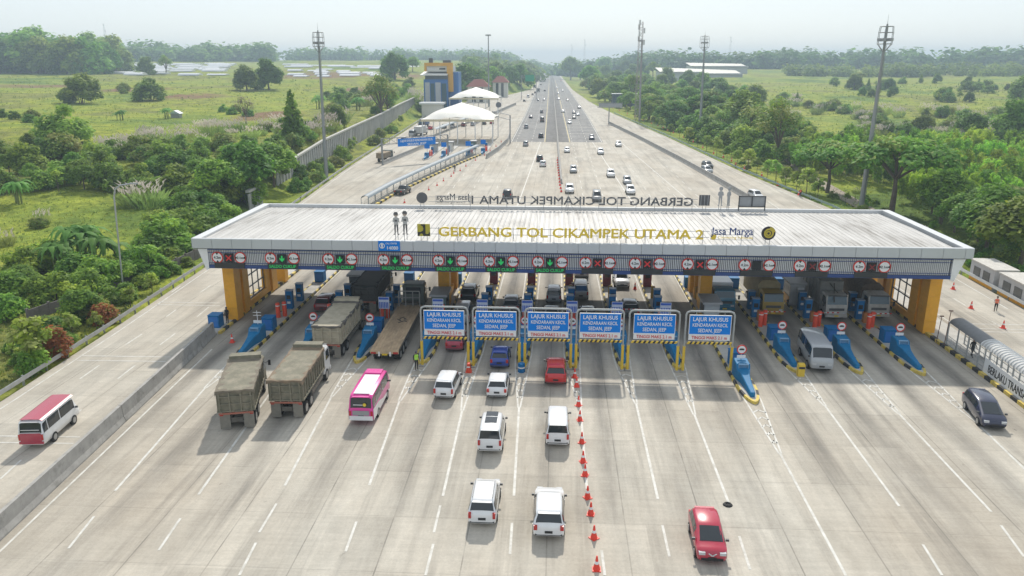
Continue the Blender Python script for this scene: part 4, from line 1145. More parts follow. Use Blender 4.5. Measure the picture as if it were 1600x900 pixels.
V('suv', 'black', 'black SUV at the boom barrier above the fifth portal', (985, 499), 'away', yo=-.3)
def chrome(t, L, W, H): MB().prism([(-.22, .0), (-.15, .0), (0, -.1), (.15, .0), (.22, .0), (.06, -.15), (-.06, -.15)], .03, 'YZ', 0).build('grille_trim', lampwhite, t, loc=(.5 * L, 0, .74))
V('hatch', 'cherry', 'cherry red small hatchback driving towards the camera at the bottom', (1112, 884), 'toward', rot=-2, extra=chrome)
V('longmpv', 'navy', 'dark navy people carrier facing the camera beside the covered walkway', (1553, 674), 'toward', cat='car', rot=-9)
# the three small buses
def pinkx(t, L, W, H):
    MB().bx(-.42 * L, .18 * L, -.6, .6, H - .02, H + .03).build('roof_panel', P['white'], t)
    MB().bx(.2 * L, .34 * L, -.64, .64, H - .03, H + .12).build('air_conditioner', P['pink'], t)
    for s in (1, -1):
        MB().prism([(-.49 * L, .45), (.1 * L, .45), (.46 * L, .45), (.40 * L, .62), (.05 * L, .8), (-.2 * L, 1.2), (-.49 * L, 1.3)], .012, 'XZ', s * (W / 2 + .004) - (.012 if s < 0 else 0)).build('skirt_panel', P['white'], t)
    MB().box(-.502 * L, 0, .62, .1, W * .93, .34).build('bumper', P['white'], t)
    MB().box(-.5 * L - .02, 0, 1.02, .04, W * .66, .36).build('tail_panel', M('tail_panel_grey', (.30, .30, .31), .5), t)
    MB().box(-.492 * L - .03, .2, 1.66, .02, .7, .05).build('sticker', P['white'], t); MB().disc((0, 0, 0), .13, .02, 'X', 14).build('emblem', gold, t, loc=(-.492 * L - .05, -.3, 1.68))
V('minibus', 'pink', 'pink and white minibus with white roof panel', (565, 665), cat='minibus', rot=0, extra=pinkx, name='minibus')
def redx(t, L, W, H):
    MB().loft([[(x, y * (W / 2) * .92, z + H) for y, z in ((-1, -.05), (-.8, .03), (0, .05), (.8, .03), (1, -.05))] for x in (-.45 * L, .3 * L, .4 * L)], cap=False, closed=False).build('roof_panel', P['crimson'], t)
    MB().box(-.5 * L - .022, 0, .95, .04, W * .8, .62).build('tail_panel', P['crimson'], t); MB().box(-.502 * L, 0, .56, .1, W * .93, .18).build('bumper', P['crimson'], t)
    MB().box(-.49 * L - .03, 0, 1.5, .02, W * .7, .04).build('sticker', white, t)
V('redvan', 'white', 'white minibus with crimson roof and tail on the left side road', (52, 703), cat='minibus', extra=redx, name='minibus', plate_m=platey, rot=5.5)
V('elf', 'silver', 'silver minibus with dark side windows leaving the gate', (1283, 584), 'toward', cat='minibus', name='minibus', rot=-5)

# ------------------------------------------------------------------ lorries
tarp_m = {}
def tarpmat(n, c): return M('tarp_' + n, c, .85, var=.28, scale=1.6, dirt=((c[0] * .5, c[1] * .5, c[2] * .45), .9, .52, .6), bump=.5)
tarp_b = tarpmat('brown', (.20, .15, .10)); tarp_o = tarpmat('olive', (.175, .15, .112)); tarp_g = tarpmat('grey', (.10, .092, .08)); tarp_k = tarpmat('black', (.018, .018, .018))
dusty = M('dusty_green_steel', (.17, .16, .115), .8, var=.2, scale=1.5, dirt=((.32, .28, .21), 1.2, .45, .6))
dustw = M('dusty_cream_steel', (.40, .36, .27), .8, var=.2, scale=1.5, dirt=((.25, .22, .16), 1.2, .5, .6))
chass = M('chassis_dust', (.10, .092, .078), .85, var=.3)
flapm = M('mud_flap', (.21, .195, .165), .9, var=.2, dirt=((.24, .22, .18), 2, .5, .5))
def cab_over(t, x0, col, W=2.3, z0=.75, H=2.85, L=2.0, visor=True, gl=None, bump=None):
    """flat-fronted cab, front face at x0"""
    w = W / 2
    rings = []
    for x, zb, zt, ww in ((x0 - L, z0, H - .1, w), (x0 - L + .15, z0, H, w), (x0 - .5, z0, H, w), (x0 - .28, z0 - .05, H - .12, w), (x0 - .06, z0 - .2, 1.75, w), (x0, z0 - .2, 1.1, w * .98)):
        rings.append([(x, -ww, zb), (x, ww, zb), (x, ww, zt - .15 if zt > 2 else zt), (x, ww * .9, zt), (x, -ww * .9, zt), (x, -ww, zt - .15 if zt > 2 else zt)])
    MB().loft(rings).build('cab', col, t, smooth=True, angle=30)
    g = gl or glassb
    a = Vector((x0 - .075, 0, 1.78)); b = Vector((x0 - .285, 0, H - .2)); off = Vector((.03, 0, .012))
    MB().add([a + off + Vector((0, -w * .9, 0)), a + off + Vector((0, w * .9, 0)), b + off + Vector((0, w * .86, 0)), b + off + Vector((0, -w * .86, 0))], [(0, 1, 2, 3)]).build('windscreen', g, t)
    for s in (1, -1):
        MB().prism([(x0 - 1.35, 1.75), (x0 - .22, 1.75), (x0 - .42, H - .32), (x0 - 1.3, H - .3)], .01, 'XZ', s * (w + .006) - (.01 if s < 0 else 0)).build('window', glass, t)
        MB().box(x0 - .02, s * w * .72, .92, .1, .34, .2).build('headlight', lampwhite, t)
        MB().tube((x0 - .15, s * w, 2.0), (x0 + .12, s * (w + .28), 2.05), .02).box(x0 + .12, s * (w + .3), 1.9, .06, .2, .46).build('mirror', black, t)
    MB().box(x0 + .02, 0, 1.28, .05, W * .7, .26).build('grille', dgrey, t)
    MB().box(x0 + .06, 0, .62, .16, W, .3).build('bumper', bump or col, t); MB().box(x0 + .15, 0, .62, .02, .44, .15).build('number_plate', platey, t)
    if visor: MB().box(x0 - .12, 0, H - .1, .3, W * .86, .05).build('sun_visor', dgrey, t)
def tipper(name, label, px, col, tarp, bed, L=9.4, rot=0., sag=.16, xo=0., yo=0., green=None, z1=3.2):
    p = at(*px); p.x += xo; p.y += yo; rz = R(90 + rot); d = Vector((math.cos(rz), math.sin(rz), 0)); loc = p + d * L / 2
    t = thing(name, label, 'tipper lorry', (loc.x, loc.y, 0), rz)
    xb, xf = -L / 2 + .15, L / 2 - 2.35; w = 1.22; z0 = 1.5
    MB().bx(xb, xf, -w, w, z0, z1).build('bed', bed, t)
    rb = MB(); n = 10
    for k in range(n + 1):
        x = xb + .1 + k * (xf - xb - .2) / n
        for s in (1, -1): rb.bx(x - .06, x + .06, s * w - (0 if s > 0 else .09), s * w + (.09 if s > 0 else 0), z0, z1 - .02)
    for s in (1, -1):
        for zz in (z0 + .05, z1 - .1): rb.bx(xb, xf, s * (w + .045) - .07, s * (w + .045) + .07, zz - .07, zz + .07)
    rb.build('side_rib', bed, t)
    tg = MB()
    for y in (-1.1, -.4, .4, 1.1): tg.bx(xb - .13, xb + .01, y - .05, y + .05, z0, z1 - .05)
    for zz in (z0 + .06, z0 + .62, z0 + 1.2, z1 - .12): tg.bx(xb - .12, xb + .012, -w, w, zz - .04, zz + .04)
    tg.build('tailgate', green or bed, t)
    MB().bx(xb - .15, xb - .122, -w, w, z0 - .16, z0 - .02).build('marker_strip', M('faded_red_strip', (.34, .12, .08), .7), t)
    # tarpaulin: draped sheet, sagging between the walls, hem hanging over
    nx_, ny_ = 44, 18; vs = []; prng = random.Random(sum(map(ord, label)))
    ph = [prng.uniform(0, 6.28) for _ in range(6)]
    for i in range(nx_ + 1):
        u = i / nx_; x = xb - .10 + u * (xf - xb + .2)
        for j in range(ny_ + 1):
            v = j / ny_ * 2 - 1; a = abs(v); drop = 0
            if a > .86: y = math.copysign(w + .13, v); drop = (a - .86) / .14 * (.30 + .10 * math.sin(u * 19 + ph[0]) + .07 * math.sin(u * 41 + ph[1]))
            else: y = v / .86 * (w + .11)
            z = z1 + .07 - sag * (1 - (v / .86) ** 2 if a < .86 else 0) * (1 - (2 * u - 1) ** 6) - .05 * abs(math.sin(u * 15.7)) ** .5 * (a < .86) + .014 * math.sin(u * 37 + ph[2] + v * 5) + .016 * math.sin(v * 13 + u * 21 + ph[3]) - drop
            if u > .9: z += (u - .9) * 1.6 * (1 - .5 * a)
            if i == 0: z -= .22 + .07 * math.sin(v * 7 + ph[4]); x = xb - .18
            elif i == 1: x = xb - .17
            vs.append((x, y + .02 * math.sin(u * 30 + ph[5]), z))
    m = ny_ + 1
    MB().add(vs, [(i * m + j, i * m + j + 1, (i + 1) * m + j + 1, (i + 1) * m + j) for i in range(nx_) for j in range(ny_)]).build('tarpaulin', tarp, t, smooth=True, angle=60)
    MB().bx(xf - .02, xf + .12, -w, w, z0, z1 + .38).bx(xf + .12, xf + .75, -w * .96, w * .96, z1 + .22, z1 + .38).build('headboard', green or bed, t)
    ch = MB()
    for s in (1, -1): ch.bx(-L / 2 + .3, L / 2 - .6, s * .45 - .06, s * .45 + .06, .75, 1.1)
    ch.bx(-L / 2 + .22, -L / 2 + .34, -1.1, 1.1, .6, .76)
    for k in range(5): ch.bx(-L / 2 + 1.2 + k * 1.1, -L / 2 + 1.3 + k * 1.1, -1.0, 1.0, 1.12, 1.29)
    ch.build('chassis', chass, t)
    for s in (1, -1):
        MB().box(-L / 2 + .16, s * .84, .74, .03, .74, 1.16).build('mud_flap', flapm, t)
        MB().box(-L / 2 + .12, s * 1.05, 1.28, .06, .24, .12).build('tail_light', lampred, t)
        for x in (-L / 2 + 1.15, -L / 2 + 2.5): wheel(t, .52, .56, x, s * .93)
        wheel(t, .5, .3, L / 2 - 1.35, s * 1.02)
        MB().bx(-L / 2 + 3.4, L / 2 - 2.3, s * 1.05 - .03, s * 1.05 + .03, .62, .98).build('side_guard', flapm, t)
    MB().box(-L / 2 + .2, 0, .82, .03, .8, .34).build('number_plate_bracket', chass, t)
    cab_over(t, L / 2, col)
    return t
tipper('tipper_lorry', 'leftmost tipper lorry with olive dusty tarpaulin', (372, 673), dusty, tarp_o, dusty, 8.4, rot=14, sag=.1)
tipper('tipper_lorry', 'tipper lorry with brown tarpaulin and white cab, next to the leftmost one', (449, 656), P['white'], tarp_b, dusty, 9.0, rot=2.5)
tipper('tipper_lorry', 'cream-bodied tipper lorry with grey tarpaulin entering the gate', (512, 562), dusty, tarp_g, dustw, 9.6, sag=.2, green=dustw)
tipper('tipper_lorry', 'black-tarped tipper lorry at the charcoal booth', (562, 497), dusty, tarp_k, M('black_steel', (.05, .048, .045), .7), 9.4, xo=.3, yo=1.2)
# low flatbed with tractor
def flatbed():
    p = at(601, 568); L = 13.2; loc = p + Vector((0, L / 2, 0))
    t = thing('flatbed_lorry', 'long empty flatbed lorry with worn planked deck', 'flatbed lorry', (loc.x, loc.y, 0), R(90 + .5))
    deckm = M('worn_deck', (.44, .32, .20), .9, var=.45, scale=1.1, stretch=(.35, 1.2, 1), dirt=((.12, .095, .07), .6, .46, .75), bump=.4)
    mb = MB(); b = -1.27
    for k in range(9): mb.bx(-L / 2, L / 2 - .0, b + .012, b + .27, 1.28, 1.36); b += .282
    mb.build('deck', deckm, t)
    MB().bx(-L / 2 - .03, L / 2, -1.25, 1.25, 1.05, 1.27).build('frame', chass, t)
    MB().bx(-L / 2 - .08, -L / 2 - .03, -1.27, 1.27, .95, 1.37).build('tail_board', M('tail_board_wood', (.52, .40, .26), .8, var=.2), t)
    for s in (1, -1):
        MB().box(-L / 2 - .1, s * 1.0, 1.05, .06, .44, .16).build('tail_light', lampred, t)
        MB().box(-L / 2 - .06, s * .5, .95, .1, .16, .42).build('tail_bracket', white, t)
        for x in (-L / 2 + 1.2, -L / 2 + 2.5, -L / 2 + 3.8): wheel(t, .5, .5, x, s * .96)
        MB().bx(-L / 2 + 4.8, L / 2 - 2, s * 1.2 - .03, s * 1.2 + .03, .7, 1.02).build('side_rail', chass, t)
    MB().box(-L / 2 - .1, 0, .9, .03, .5, .16).build('number_plate', platey, t)
    mb = MB()
    pr = random.Random(4)
    for k in range(9):
        a = (1.5 + pr.uniform(-.6, .6), pr.uniform(-.35, .35), 1.385); mb.tube(a, (a[0] + pr.uniform(-.9, .9), a[1] + pr.uniform(-.5, .5), 1.39), .035, n=6)
    mb.build('chain', black, t)
    x = L / 2
    fr = MB()
    for s in (1, -1): fr.tube((x - .6, s * 1.1, 1.36), (x - .6, s * 1.1, 3.0), .06); fr.tube((x - .6, s * .38, 1.36), (x - .6, s * .38, 3.0), .05)
    fr.tube((x - .6, -1.1, 3.0), (x - .6, 1.1, 3.0), .06).tube((x - .6, -1.1, 2.3), (x - .6, 1.1, 2.3), .04)
    fr.build('headboard', M('headboard_grey', (.26, .26, .25), .6), t)
    for s in (1, -1): wheel(t, .5, .5, x + .3, s * .95); wheel(t, .5, .3, x + 2.8, s * 1.0)
    MB().bx(x, x + 2.4, -.6, .6, .8, 1.2).bx(x - .3, x + .5, -.8, .8, 1.37, 1.6).build('chassis', chass, t)
    cab_over(t, x + 3.9, M('dull_green_paint', (.11, .13, .115), .55, var=.2), H=3.0)
    MB().box(x + 1.86, 0, 2.35, .04, 1.6, .7).build('rear_window', glass, t)
    return t
flatbed()
# lorries facing the camera
def box_lorry(label, px, L, cabcol, bodym, body='box', xo=0., yo=0., ht=3.3, cabH=2.75, gl=None, bump=None, extra=None):
    p = at(*px); p.x += xo; p.y += yo; loc = p + Vector((0, L / 2, 0))
    t = thing('box_lorry' if body != 'crane' else 'crane_lorry', label, 'lorry', (loc.x, loc.y, 0), R(-90))
    x0 = L / 2; xb, xf = -L / 2, L / 2 - 2.15; w = 1.18
    if body == 'canvas':
        rings = []
        n = 12
        for k in range(n + 1):
            x = xb + (xf - xb) * k / n; d = .05 * math.sin(k * 2.4)
            rings.append([(x, -w, 1.15), (x, w, 1.15), (x, w + d * .4, ht - .35), (x, w * .7, ht + d), (x, 0, ht + .12 + d), (x, -w * .7, ht - d), (x, -w - d * .4, ht - .35)])
        MB().loft(rings).build('canvas_cover', bodym, t, smooth=True, angle=50)
    else:
        MB().bx(xb, xf, -w, w, 1.15, ht).build('cargo_box', bodym, t)
        r = MB()
        for k in range(7):
            for s in (1, -1): r.bx(xb + .2 + k * (xf - xb - .4) / 6 - .05, xb + .2 + k * (xf - xb - .4) / 6 + .05, s * (w + .03) - .03, s * (w + .03) + .03, 1.15, ht)
        r.bx(xf, xf + .05, -w, w, ht - .12, ht + .02); r.build('rib', bodym, t)
    MB().bx(xb + .2, x0 - .5, -.5, .5, .75, 1.13).build('chassis', chass, t)
    for s in (1, -1):
        wheel(t, .48, .5, xb + 1.6, s * .9); wheel(t, .48, .28, x0 - 1.2, s * 1.0)
    cab_over(t, x0, cabcol, W=2.2, H=cabH, gl=gl, bump=bump, visor=body != 'box')
    if extra: extra(t, x0)
    return t
ylw = M('lorry_ochre', (.36, .24, .04), .55, var=.12, dirt=((.2, .16, .08), 1, .5, .4))
canvas = M('canvas_khaki', (.30, .24, .13), .85, var=.2, bump=.4)
box_lorry('ochre lorry with khaki canvas cover facing the camera', (1193, 497), 8.5, ylw, canvas, 'canvas', xo=.9, ht=3.5, bump=ylw)
whl = M('lorry_white_dirty', (.46, .45, .42), .5, var=.15, dirt=((.25, .23, .2), 1.3, .48, .6))
def cranex(t, x0):
    MB().tube((x0 - 2.4, .3, 3.6), (x0 + .4, -.5, 2.2), .06).tube((x0 - 2.4, -.3, 3.6), (x0 - .2, .5, 2.4), .05).build('strap', chass, t)
box_lorry('white lorry with grey tall box facing the camera next to the grey booth', (1303, 500), 9, whl, M('lorry_box_grey', (.22, .22, .21), .7, var=.2), 'crane', ht=3.7, cabH=2.8, extra=cranex, bump=whl, yo=-.4)
box_lorry('white lorry with brown heaped load by the right orange wall', (1368, 500), 9, whl, M('lorry_load_brown', (.13, .10, .075), .95, var=.35, scale=4, bump=.7), 'canvas', ht=3.3, xo=.1, yo=-.2)
box_lorry('teal-cabbed lorry with long white box beside the right middle orange pillar', (1128, 493), 8.5, P['teal'], P['white'], 'box', xo=.35, ht=2.9, cabH=2.6, yo=.6)

# ------------------------------------------------------------------ traffic on the motorway behind
far = [
 # kind, colour, label, px, heading
 ('suv', 'black', 'black jeep seen between the rear letters M and A', (792, 311), 'away'),
 ('suv', 'black', 'black car half hidden by a white car left of the red median cones', (843, 253), 'away'),
 ('hatch', 'white', 'white hatchback left of the red median cones', (848, 261), 'away'),
 ('mpv', 'silver', 'silver people carrier left of the long lane line at the asphalt edge', (821, 229), 'away'),
 ('suv', 'black', 'black SUV just past the asphalt edge beside the median', (845, 216), 'away'),
 ('mpv', 'silver', 'silver car in the left carriageway beyond the black SUV', (822, 201), 'away'),
 ('sedan', 'navy', 'dark navy car on the far left of the asphalt, left of a brown van', (829, 185), 'away'),
 ('mpv', 'grey', 'grey car right in front of the tall brown van on the asphalt', (846, 177), 'away'),
 ('hatch', 'black', 'small black hatchback among distant traffic left of the median', (819, 159), 'away'),
 ('sedan', 'grey', 'grey saloon in distant traffic, left of a white saloon', (841, 158), 'away'),
 ('sedan', 'white', 'white saloon in distant traffic beside the grey saloon', (850, 157), 'away'),
 ('mpv', 'grey', 'grey people carrier ahead of the small white bus', (832, 149), 'away'),
 ('suv', 'brown', 'brown SUV in the distance ahead of the small white bus', (836, 146), 'away'),
 ('suv', 'black', 'distant black SUV near the median behind lorries', (851, 143), 'away'),
 ('hatch', 'black', 'distant small black car behind the dark lorry', (845, 133), 'away'),
 ('hatch', 'grey', 'tiny grey car far up the left carriageway', (851, 127), 'away'),
 ('hatch', 'white', 'white hatchback right of the red median cones at the asphalt edge', (886, 239), 'toward'),
 ('mpv', 'silver', 'silver people carrier facing the camera right of the median cones', (896, 271), 'toward'),
 ('suv', 'white', 'white SUV facing the camera beside the rear lightning rod', (890, 303), 'toward'),
 ('van', 'grey', 'grey van seen through the rear letters O and L', (933, 316), 'toward'),
 ('suv', 'white', 'white SUV on the right lane line mid-plaza', (955, 278), 'toward'),
 ('mpv', 'silver', 'silver car just behind the front-right white SUV', (981, 289), 'toward'),
 ('suv', 'white', 'white SUV nearest above the rear letters on the right', (986, 305), 'toward'),
 ('suv', 'white', 'white SUV just leaving the asphalt on the right lane line', (939, 242), 'toward'),
 ('pickup', 'white', 'white pickup near the right concrete barrier', (967, 230), 'toward'),
 ('suv', 'navy', 'dark blue car at the right corner of the asphalt', (925, 219), 'toward'),
 ('suv', 'white', 'white SUV in the middle of the right asphalt carriageway', (890, 194), 'toward'),
 ('suv', 'black', 'black SUV in a trio on the right carriageway', (897, 186), 'toward'),
 ('mpv', 'white', 'white car in a trio on the right carriageway, the right one', (903, 181), 'toward'),
 ('suv', 'navy', 'dark car in a trio on the right carriageway, farthest one', (897, 178), 'toward'),
 ('sedan', 'silver', 'silver saloon near the median right side', (880, 176), 'toward'),
 ('suv', 'black', 'black car alone near the right asphalt edge', (905, 170), 'toward'),
 ('sedan', 'beige', 'beige car on the right carriageway beyond the black one', (887, 158), 'toward'),
 ('hatch', 'white', 'white car hugging the median in the distance', (873, 156), 'toward'),
 ('suv', 'silver', 'silver car in the distance right of the median, near one of a pair', (872, 147), 'toward'),
 ('sedan', 'grey', 'grey car in the distance in the middle right lane', (879, 143), 'toward'),
 ('hatch', 'white', 'tiny white car far up the right carriageway, near the median', (870, 138), 'toward'),
 ('hatch', 'cherry', 'tiny red car far up the right carriageway', (877, 127), 'toward'),
 ('suv', 'black', 'black SUV on the right service road, rear one of the pair', (1110, 264), 'toward'),
 ('suv', 'silver', 'silver SUV on the right service road, front one of the pair', (1109, 272), 'toward'),
 ('mpv', 'white', 'white car on the right service road above the roof billboard', (1187, 313), 'toward'),
]
for k, c, lab, px, hd in far:
    rot = 0
    if px[0] > 1100: rot = 10
    V(k, c, lab, px, hd, lod=1, rot=rot, group='cars on the motorway behind the gate')
V('pickup', 'black', 'black pickup stopped by the striped kerb behind the roof, left', (622, 306), 'away', lod=1, rot=-12, name='pickup_truck')
V('minibus', 'silver', 'silver minibus on the left service road behind the white lorry', (642, 214), 'toward', lod=1, cat='minibus', name='minibus', rot=-8)
V('minibus', 'white', 'small white bus far up the left carriageway', (825, 153), 'away', lod=1, cat='bus', name='minibus')
V('minibus', 'brown', 'tall brown van on the left asphalt carriageway', (847, 191), 'away', lod=1, cat='van', name='van')
V('pickup', 'white', 'white pickup parked on the left service road behind the blue portal sign', (627, 223), 'toward', lod=1, name='pickup_truck', rot=-8)
def far_lorry(label, px, head, cabc, bodym, L=8.5, ht=3.3, rot=0):
    p = at(*px); s = 1 if head == 'away' else -1; loc = p + Vector((0, L / 2, 0))
    t = thing('box_lorry', label, 'lorry', (loc.x, loc.y, 0), R(90 * s + rot), 'lorries on the motorway behind the gate')
    MB().bx(-L / 2, L / 2 - 2.2, -1.2, 1.2, 1.1, ht).build('cargo_box', bodym, t)
    MB().bx(-L / 2 + .3, L / 2 - .4, -.5, .5, .7, 1.08).build('chassis', chass, t)
    for q in (1, -1): wheel(t, .5, .5, -L / 2 + 1.5, q * .95); wheel(t, .5, .3, L / 2 - 1.2, q * 1.0)
    cab_over(t, L / 2, cabc, H=2.7)
lb = M('lorry_box_white', (.55, .55, .54), .6); ld = M('lorry_box_dark', (.05, .06, .07), .6)
far_lorry('grey lorry far up the left carriageway, nearest of the lorries', (841, 144), 'away', dusty, M('lorry_box_mid', (.2, .2, .19), .7), ht=3.4)
far_lorry('dark lorry far up the left carriageway beside the verge', (835, 138), 'away', dusty, ld)
far_lorry('distant grey lorry in the left lane, far beyond the first lorries', (841, 125), 'away', dusty, M('lorry_box_mid', (.2, .2, .19), .7))
far_lorry('distant dark lorry close to the median', (847, 122), 'away', dusty, ld)
far_lorry('tiny lorry farthest up the left carriageway', (852, 116), 'away', dusty, lb)
far_lorry('white box lorry on the left service road under the near tent', (655, 213) , 'away', P['white'], lb, 9, 3.4, -8)
far_lorry('dark blue lorry on the left service road by the near tent', (660, 200), 'toward', P['navy'], M('lorry_box_blue', (.05, .09, .2), .6), 8, 3.4, -8)
p = at(597, 254)
far_lorry('green-grey lorry loaded with bricks at the left portal pole', (597, 254), 'away', M('dull_green_paint', (.11, .13, .115), .55), M('lorry_load_bricks', (.28, .22, .15), .9, var=.3, scale=3), 7.5, 2.5, -6)

# ------------------------------------------------------------------ traffic cones
t = thing('rubber_scrap', 'black crumpled rubber scrap lying on the lane line right of centre', 'scrap', at(1137, 789))
MB().lathe([(.31, 0), (.25, .08), (.15, .12), (.09, .05), (.02, .04)], n=9).build('body', black, t)
cone = thing('traffic_cone', 'x', 'traffic cone', (0, 0, 0), 0, 'orange cones in the central line')
MB().lathe([(.19, .05), (.12, .32), (.085, .48), (.04, .78), (.0, .79)], n=14).build('body', M('cone_orange', (.78, .055, .03), .5), cone, smooth=True)
MB().bx(-.21, .21, -.21, .21, 0, .05).build('base', MATS['cone_orange'], cone)
MB().lathe([(.118, .36), (.088, .5)], n=14).build('band', white, cone)
nums = ['nearest', 'second', 'third', 'fourth', 'fifth', 'sixth', 'seventh', 'eighth', 'ninth', 'tenth', 'farthest']
for i, px in enumerate([(932, 890), (928, 841), (923, 804), (918, 778), (914, 743), (911, 722), (909, 692), (906, 657), (904, 634), (901, 604), (898, 590)]):
    p = at(*px); c = cone if i == 0 else copy_tree(cone)
    c.location = p; c['label'] = f'{nums[i]} orange cone from the camera in the central cone line'; c.rotation_euler = (0, 0, i * .7)
    c.scale = (1.08,) * 3
dup(cone, at(363, 535), label='lone orange cone in the far-left lane', group='stray cones')
dup(cone, at(992, 452) , label='lone orange cone in the empty lane right of the white SUV', group='stray cones')
for px, l in (((1517, 482), 'orange cone on the right road behind the worker'), ((1567, 513), 'orange cone on the right road nearest the covered walkway'), ((1489, 452), 'orange cone on the right road beside the canopy corner')):
    dup(cone, at(*px), label=l, group='cones on the right side road')
for px in [(1248, 305), (1215, 290), (1190, 275), (1163, 264), (1143, 252), (1130, 246), (1115, 240), (1098, 231), (1083, 222), (1068, 215), (1052, 208), (1043, 204), (1036, 200), (1028, 197), (1018, 193), (1005, 188), (992, 183), (980, 178), (968, 173), (958, 169), (950, 165)]:
    dup(cone, at(*px), label='small orange cone in the row along the right service road guardrail', group='cones along the right service road', scale=1.3)
for px in [(880, 300), (879, 295), (878, 290), (877.5, 285), (877, 280), (876.5, 275), (876, 271), (875.5, 267), (875, 263), (874.6, 259), (874.2, 255), (873.9, 251)]:
    dup(cone, at(px[0] - 3, px[1]), label='orange cone in the close median row behind the roof letters', group='median cones behind the roof', scale=1.25)
for px in [(632, 317), (670, 297), (683, 290), (693, 283), (705, 276), (709, 271), (719, 267), (728, 260), (743, 251), (757, 243), (766, 236), (775, 229), (783, 222)]:
    dup(cone, at(px[0], px[1]), label='orange cone in the row beside the left striped kerb', group='cones along the left striped kerb', scale=1.0)
# ------------------------------------------------------------------ guardrails
def guardrail(label, pts, step=4., z0=0., mat=steel, postm=None):
    o = Vector((*pts[0], z0)); t = thing('guardrail', label, 'guardrail', o)
    pm = None
    prof = [(0, .38), (.06, .44), (.06, .52), (0, .57), (.06, .62), (.06, .70), (0, .76), (-.05, .76), (-.05, .38)]
    rings = []; P2 = [Vector((*p, z0)) for p in pts]; k = 0; acc = 0.
    post = MB().bx(-.07, .07, -.07, .07, -.5, .78).mesh('post', postm or steel)
    for i, p in enumerate(P2):
        d = (P2[min(i + 1, len(P2) - 1)] - P2[max(i - 1, 0)]).normalized(); n = Vector((-d.y, d.x, 0))
        rings.append([p - o + n * u + Vector((0, 0, z)) for u, z in prof])
    MB().loft(rings).build('beam', mat, t)
    npost = 0; side = .14 if pts[0][0] < 0 else -.14
    for a, b in zip(P2, P2[1:]):
        L_ = (b - a).length; m = max(1, int(L_ / step))
        for j in range(m):
            if npost >= 95: break
            npost += 1; q = a.lerp(b, j / m) - o; mkobj('post', post, t, (q.x - side, q.y, 0))
    return t
guardrail('grey guardrail along the left service road', [(x - .25, y) for y, x in [(40, -43.6)] + [p[::-1][::-1] for p in LEFT[1:5]]], 3.2)
guardrail('guardrail of the left service road behind the gate up to the tents', [(interp(LEFT, y) - .25, y) for y in (146, 194, 240, 303, 370, 470)], 5)
greenr = M('rail_green_grey', (.20, .30, .27), .5, var=.2)
guardrail('green grey guardrail along the right service road behind the gate', [(interp(RIGHT, y) + .25, y) for y in (410, 350, 287, 230, 192, 143, 110)], 4.5, mat=greenr)
guardrail('shiny guardrail in front of the two site cabins on the right', [(interp(RIGHT, y) + .25, y) for y in (109.5, 98, 83, 66, 45)], 3.2, mat=M('rail_bright', (.62, .65, .67), .4, metal=.3))
# barriers behind the gate
def barrier_px(pts, label, **k): return barrier([tuple(at(*p).xy) for p in pts], label, **k)
barrier_px([(952, 194), (1000, 218), (1060, 250), (1120, 284), (1167, 312)], 'long concrete barrier between motorway and right service road', h=1.2, seglen=12)
barrier([(interp(MED, y), y) for y in (170, 200, 262, 400, 523, 800, 1163, 2000)], 'concrete median barrier up the middle of the motorway', h=1.1, w0=.7, seglen=40)
barrier_px([(760, 248), (778, 236), (793, 222), (797, 210)], 'curved concrete barrier beside the left plaza tents', h=1.3, seglen=10)
barrier_px([(742, 195), (775, 178), (806, 164)], 'concrete wall between the far tent and the motorway', h=1.5, seglen=20)
barrier_px([(598, 258), (612, 252), (650, 236), (672, 226)], 'low grey barrier at the foot of the left plaza portal sign', h=1.1, seglen=8)
kerbline([tuple(at(*p).xy) for p in [(580, 326), (620, 302), (660, 283), (700, 264), (730, 251), (752, 242)]], 'striped_kerb', 'long yellow and black kerb under the covered pipe walkway on the left', .5, .4, block=1.6)
# covered walkways (barrel roof on posts, mesh rail)
def walkway(pts, label, w=1.5, h=2.7, roofm=None, step=4.5, rail=True, postm=None):
    P2 = [Vector((*p, 0)) for p in pts]; o = P2[0]; t = thing('covered_walkway', label, 'walkway', o)
    rings = []
    for i, p in enumerate(P2):
        d = (P2[min(i + 1, len(P2) - 1)] - P2[max(i - 1, 0)]).normalized(); n = Vector((-d.y, d.x, 0)); r = []
        for k in range(9):
            a = math.pi * k / 8; r.append(p - o + n * (w / 2 * math.cos(a)) + Vector((0, 0, h - .45 + .5 * math.sin(a))))
        for k in range(8, -1, -1):
            a = math.pi * k / 8; r.append(p - o + n * ((w / 2 - .05) * math.cos(a)) + Vector((0, 0, h - .48 + .46 * math.sin(a))))
        rings.append(r)
    MB().loft(rings).build('roof', roofm or steelp, t, smooth=True)
    rl = MB(); post = MB().bx(-.05, .05, -.05, .05, 0, h - .42).mesh('post', postm or steelp); n_ = 0
    for a, b in zip(P2, P2[1:]):
        L_ = (b - a).length; m = max(1, round(L_ / step)); d = (b - a).normalized(); n = Vector((-d.y, d.x, 0))
        for s in (1, -1):
            for j in range(m):
                q = a.lerp(b, j / m) - o + n * s * (w / 2 - .03)
                if n_ < 96: mkobj('post', post, t, q); n_ += 1
            if rail:
                for z in (.25, .6, 1.05): rl.tube(a - o + n * s * (w / 2 - .03) + Vector((0, 0, z)), b - o + n * s * (w / 2 - .03) + Vector((0, 0, z)), .03, n=5)
                k = 0.
                while k < L_: q = a + d * k - o + n * s * (w / 2 - .03); rl.tube(q + Vector((0, 0, .1)), q + Vector((0, 0, 1.05)), .015, n=4); k += .9 if L_ < 60 else 1.4
    if rail: rl.build('railing', steelp, t)
    return t
blg = M('walkway_roof_blue_grey', (.22, .26, .29), .6, metal=0., var=.15, scale=.5)
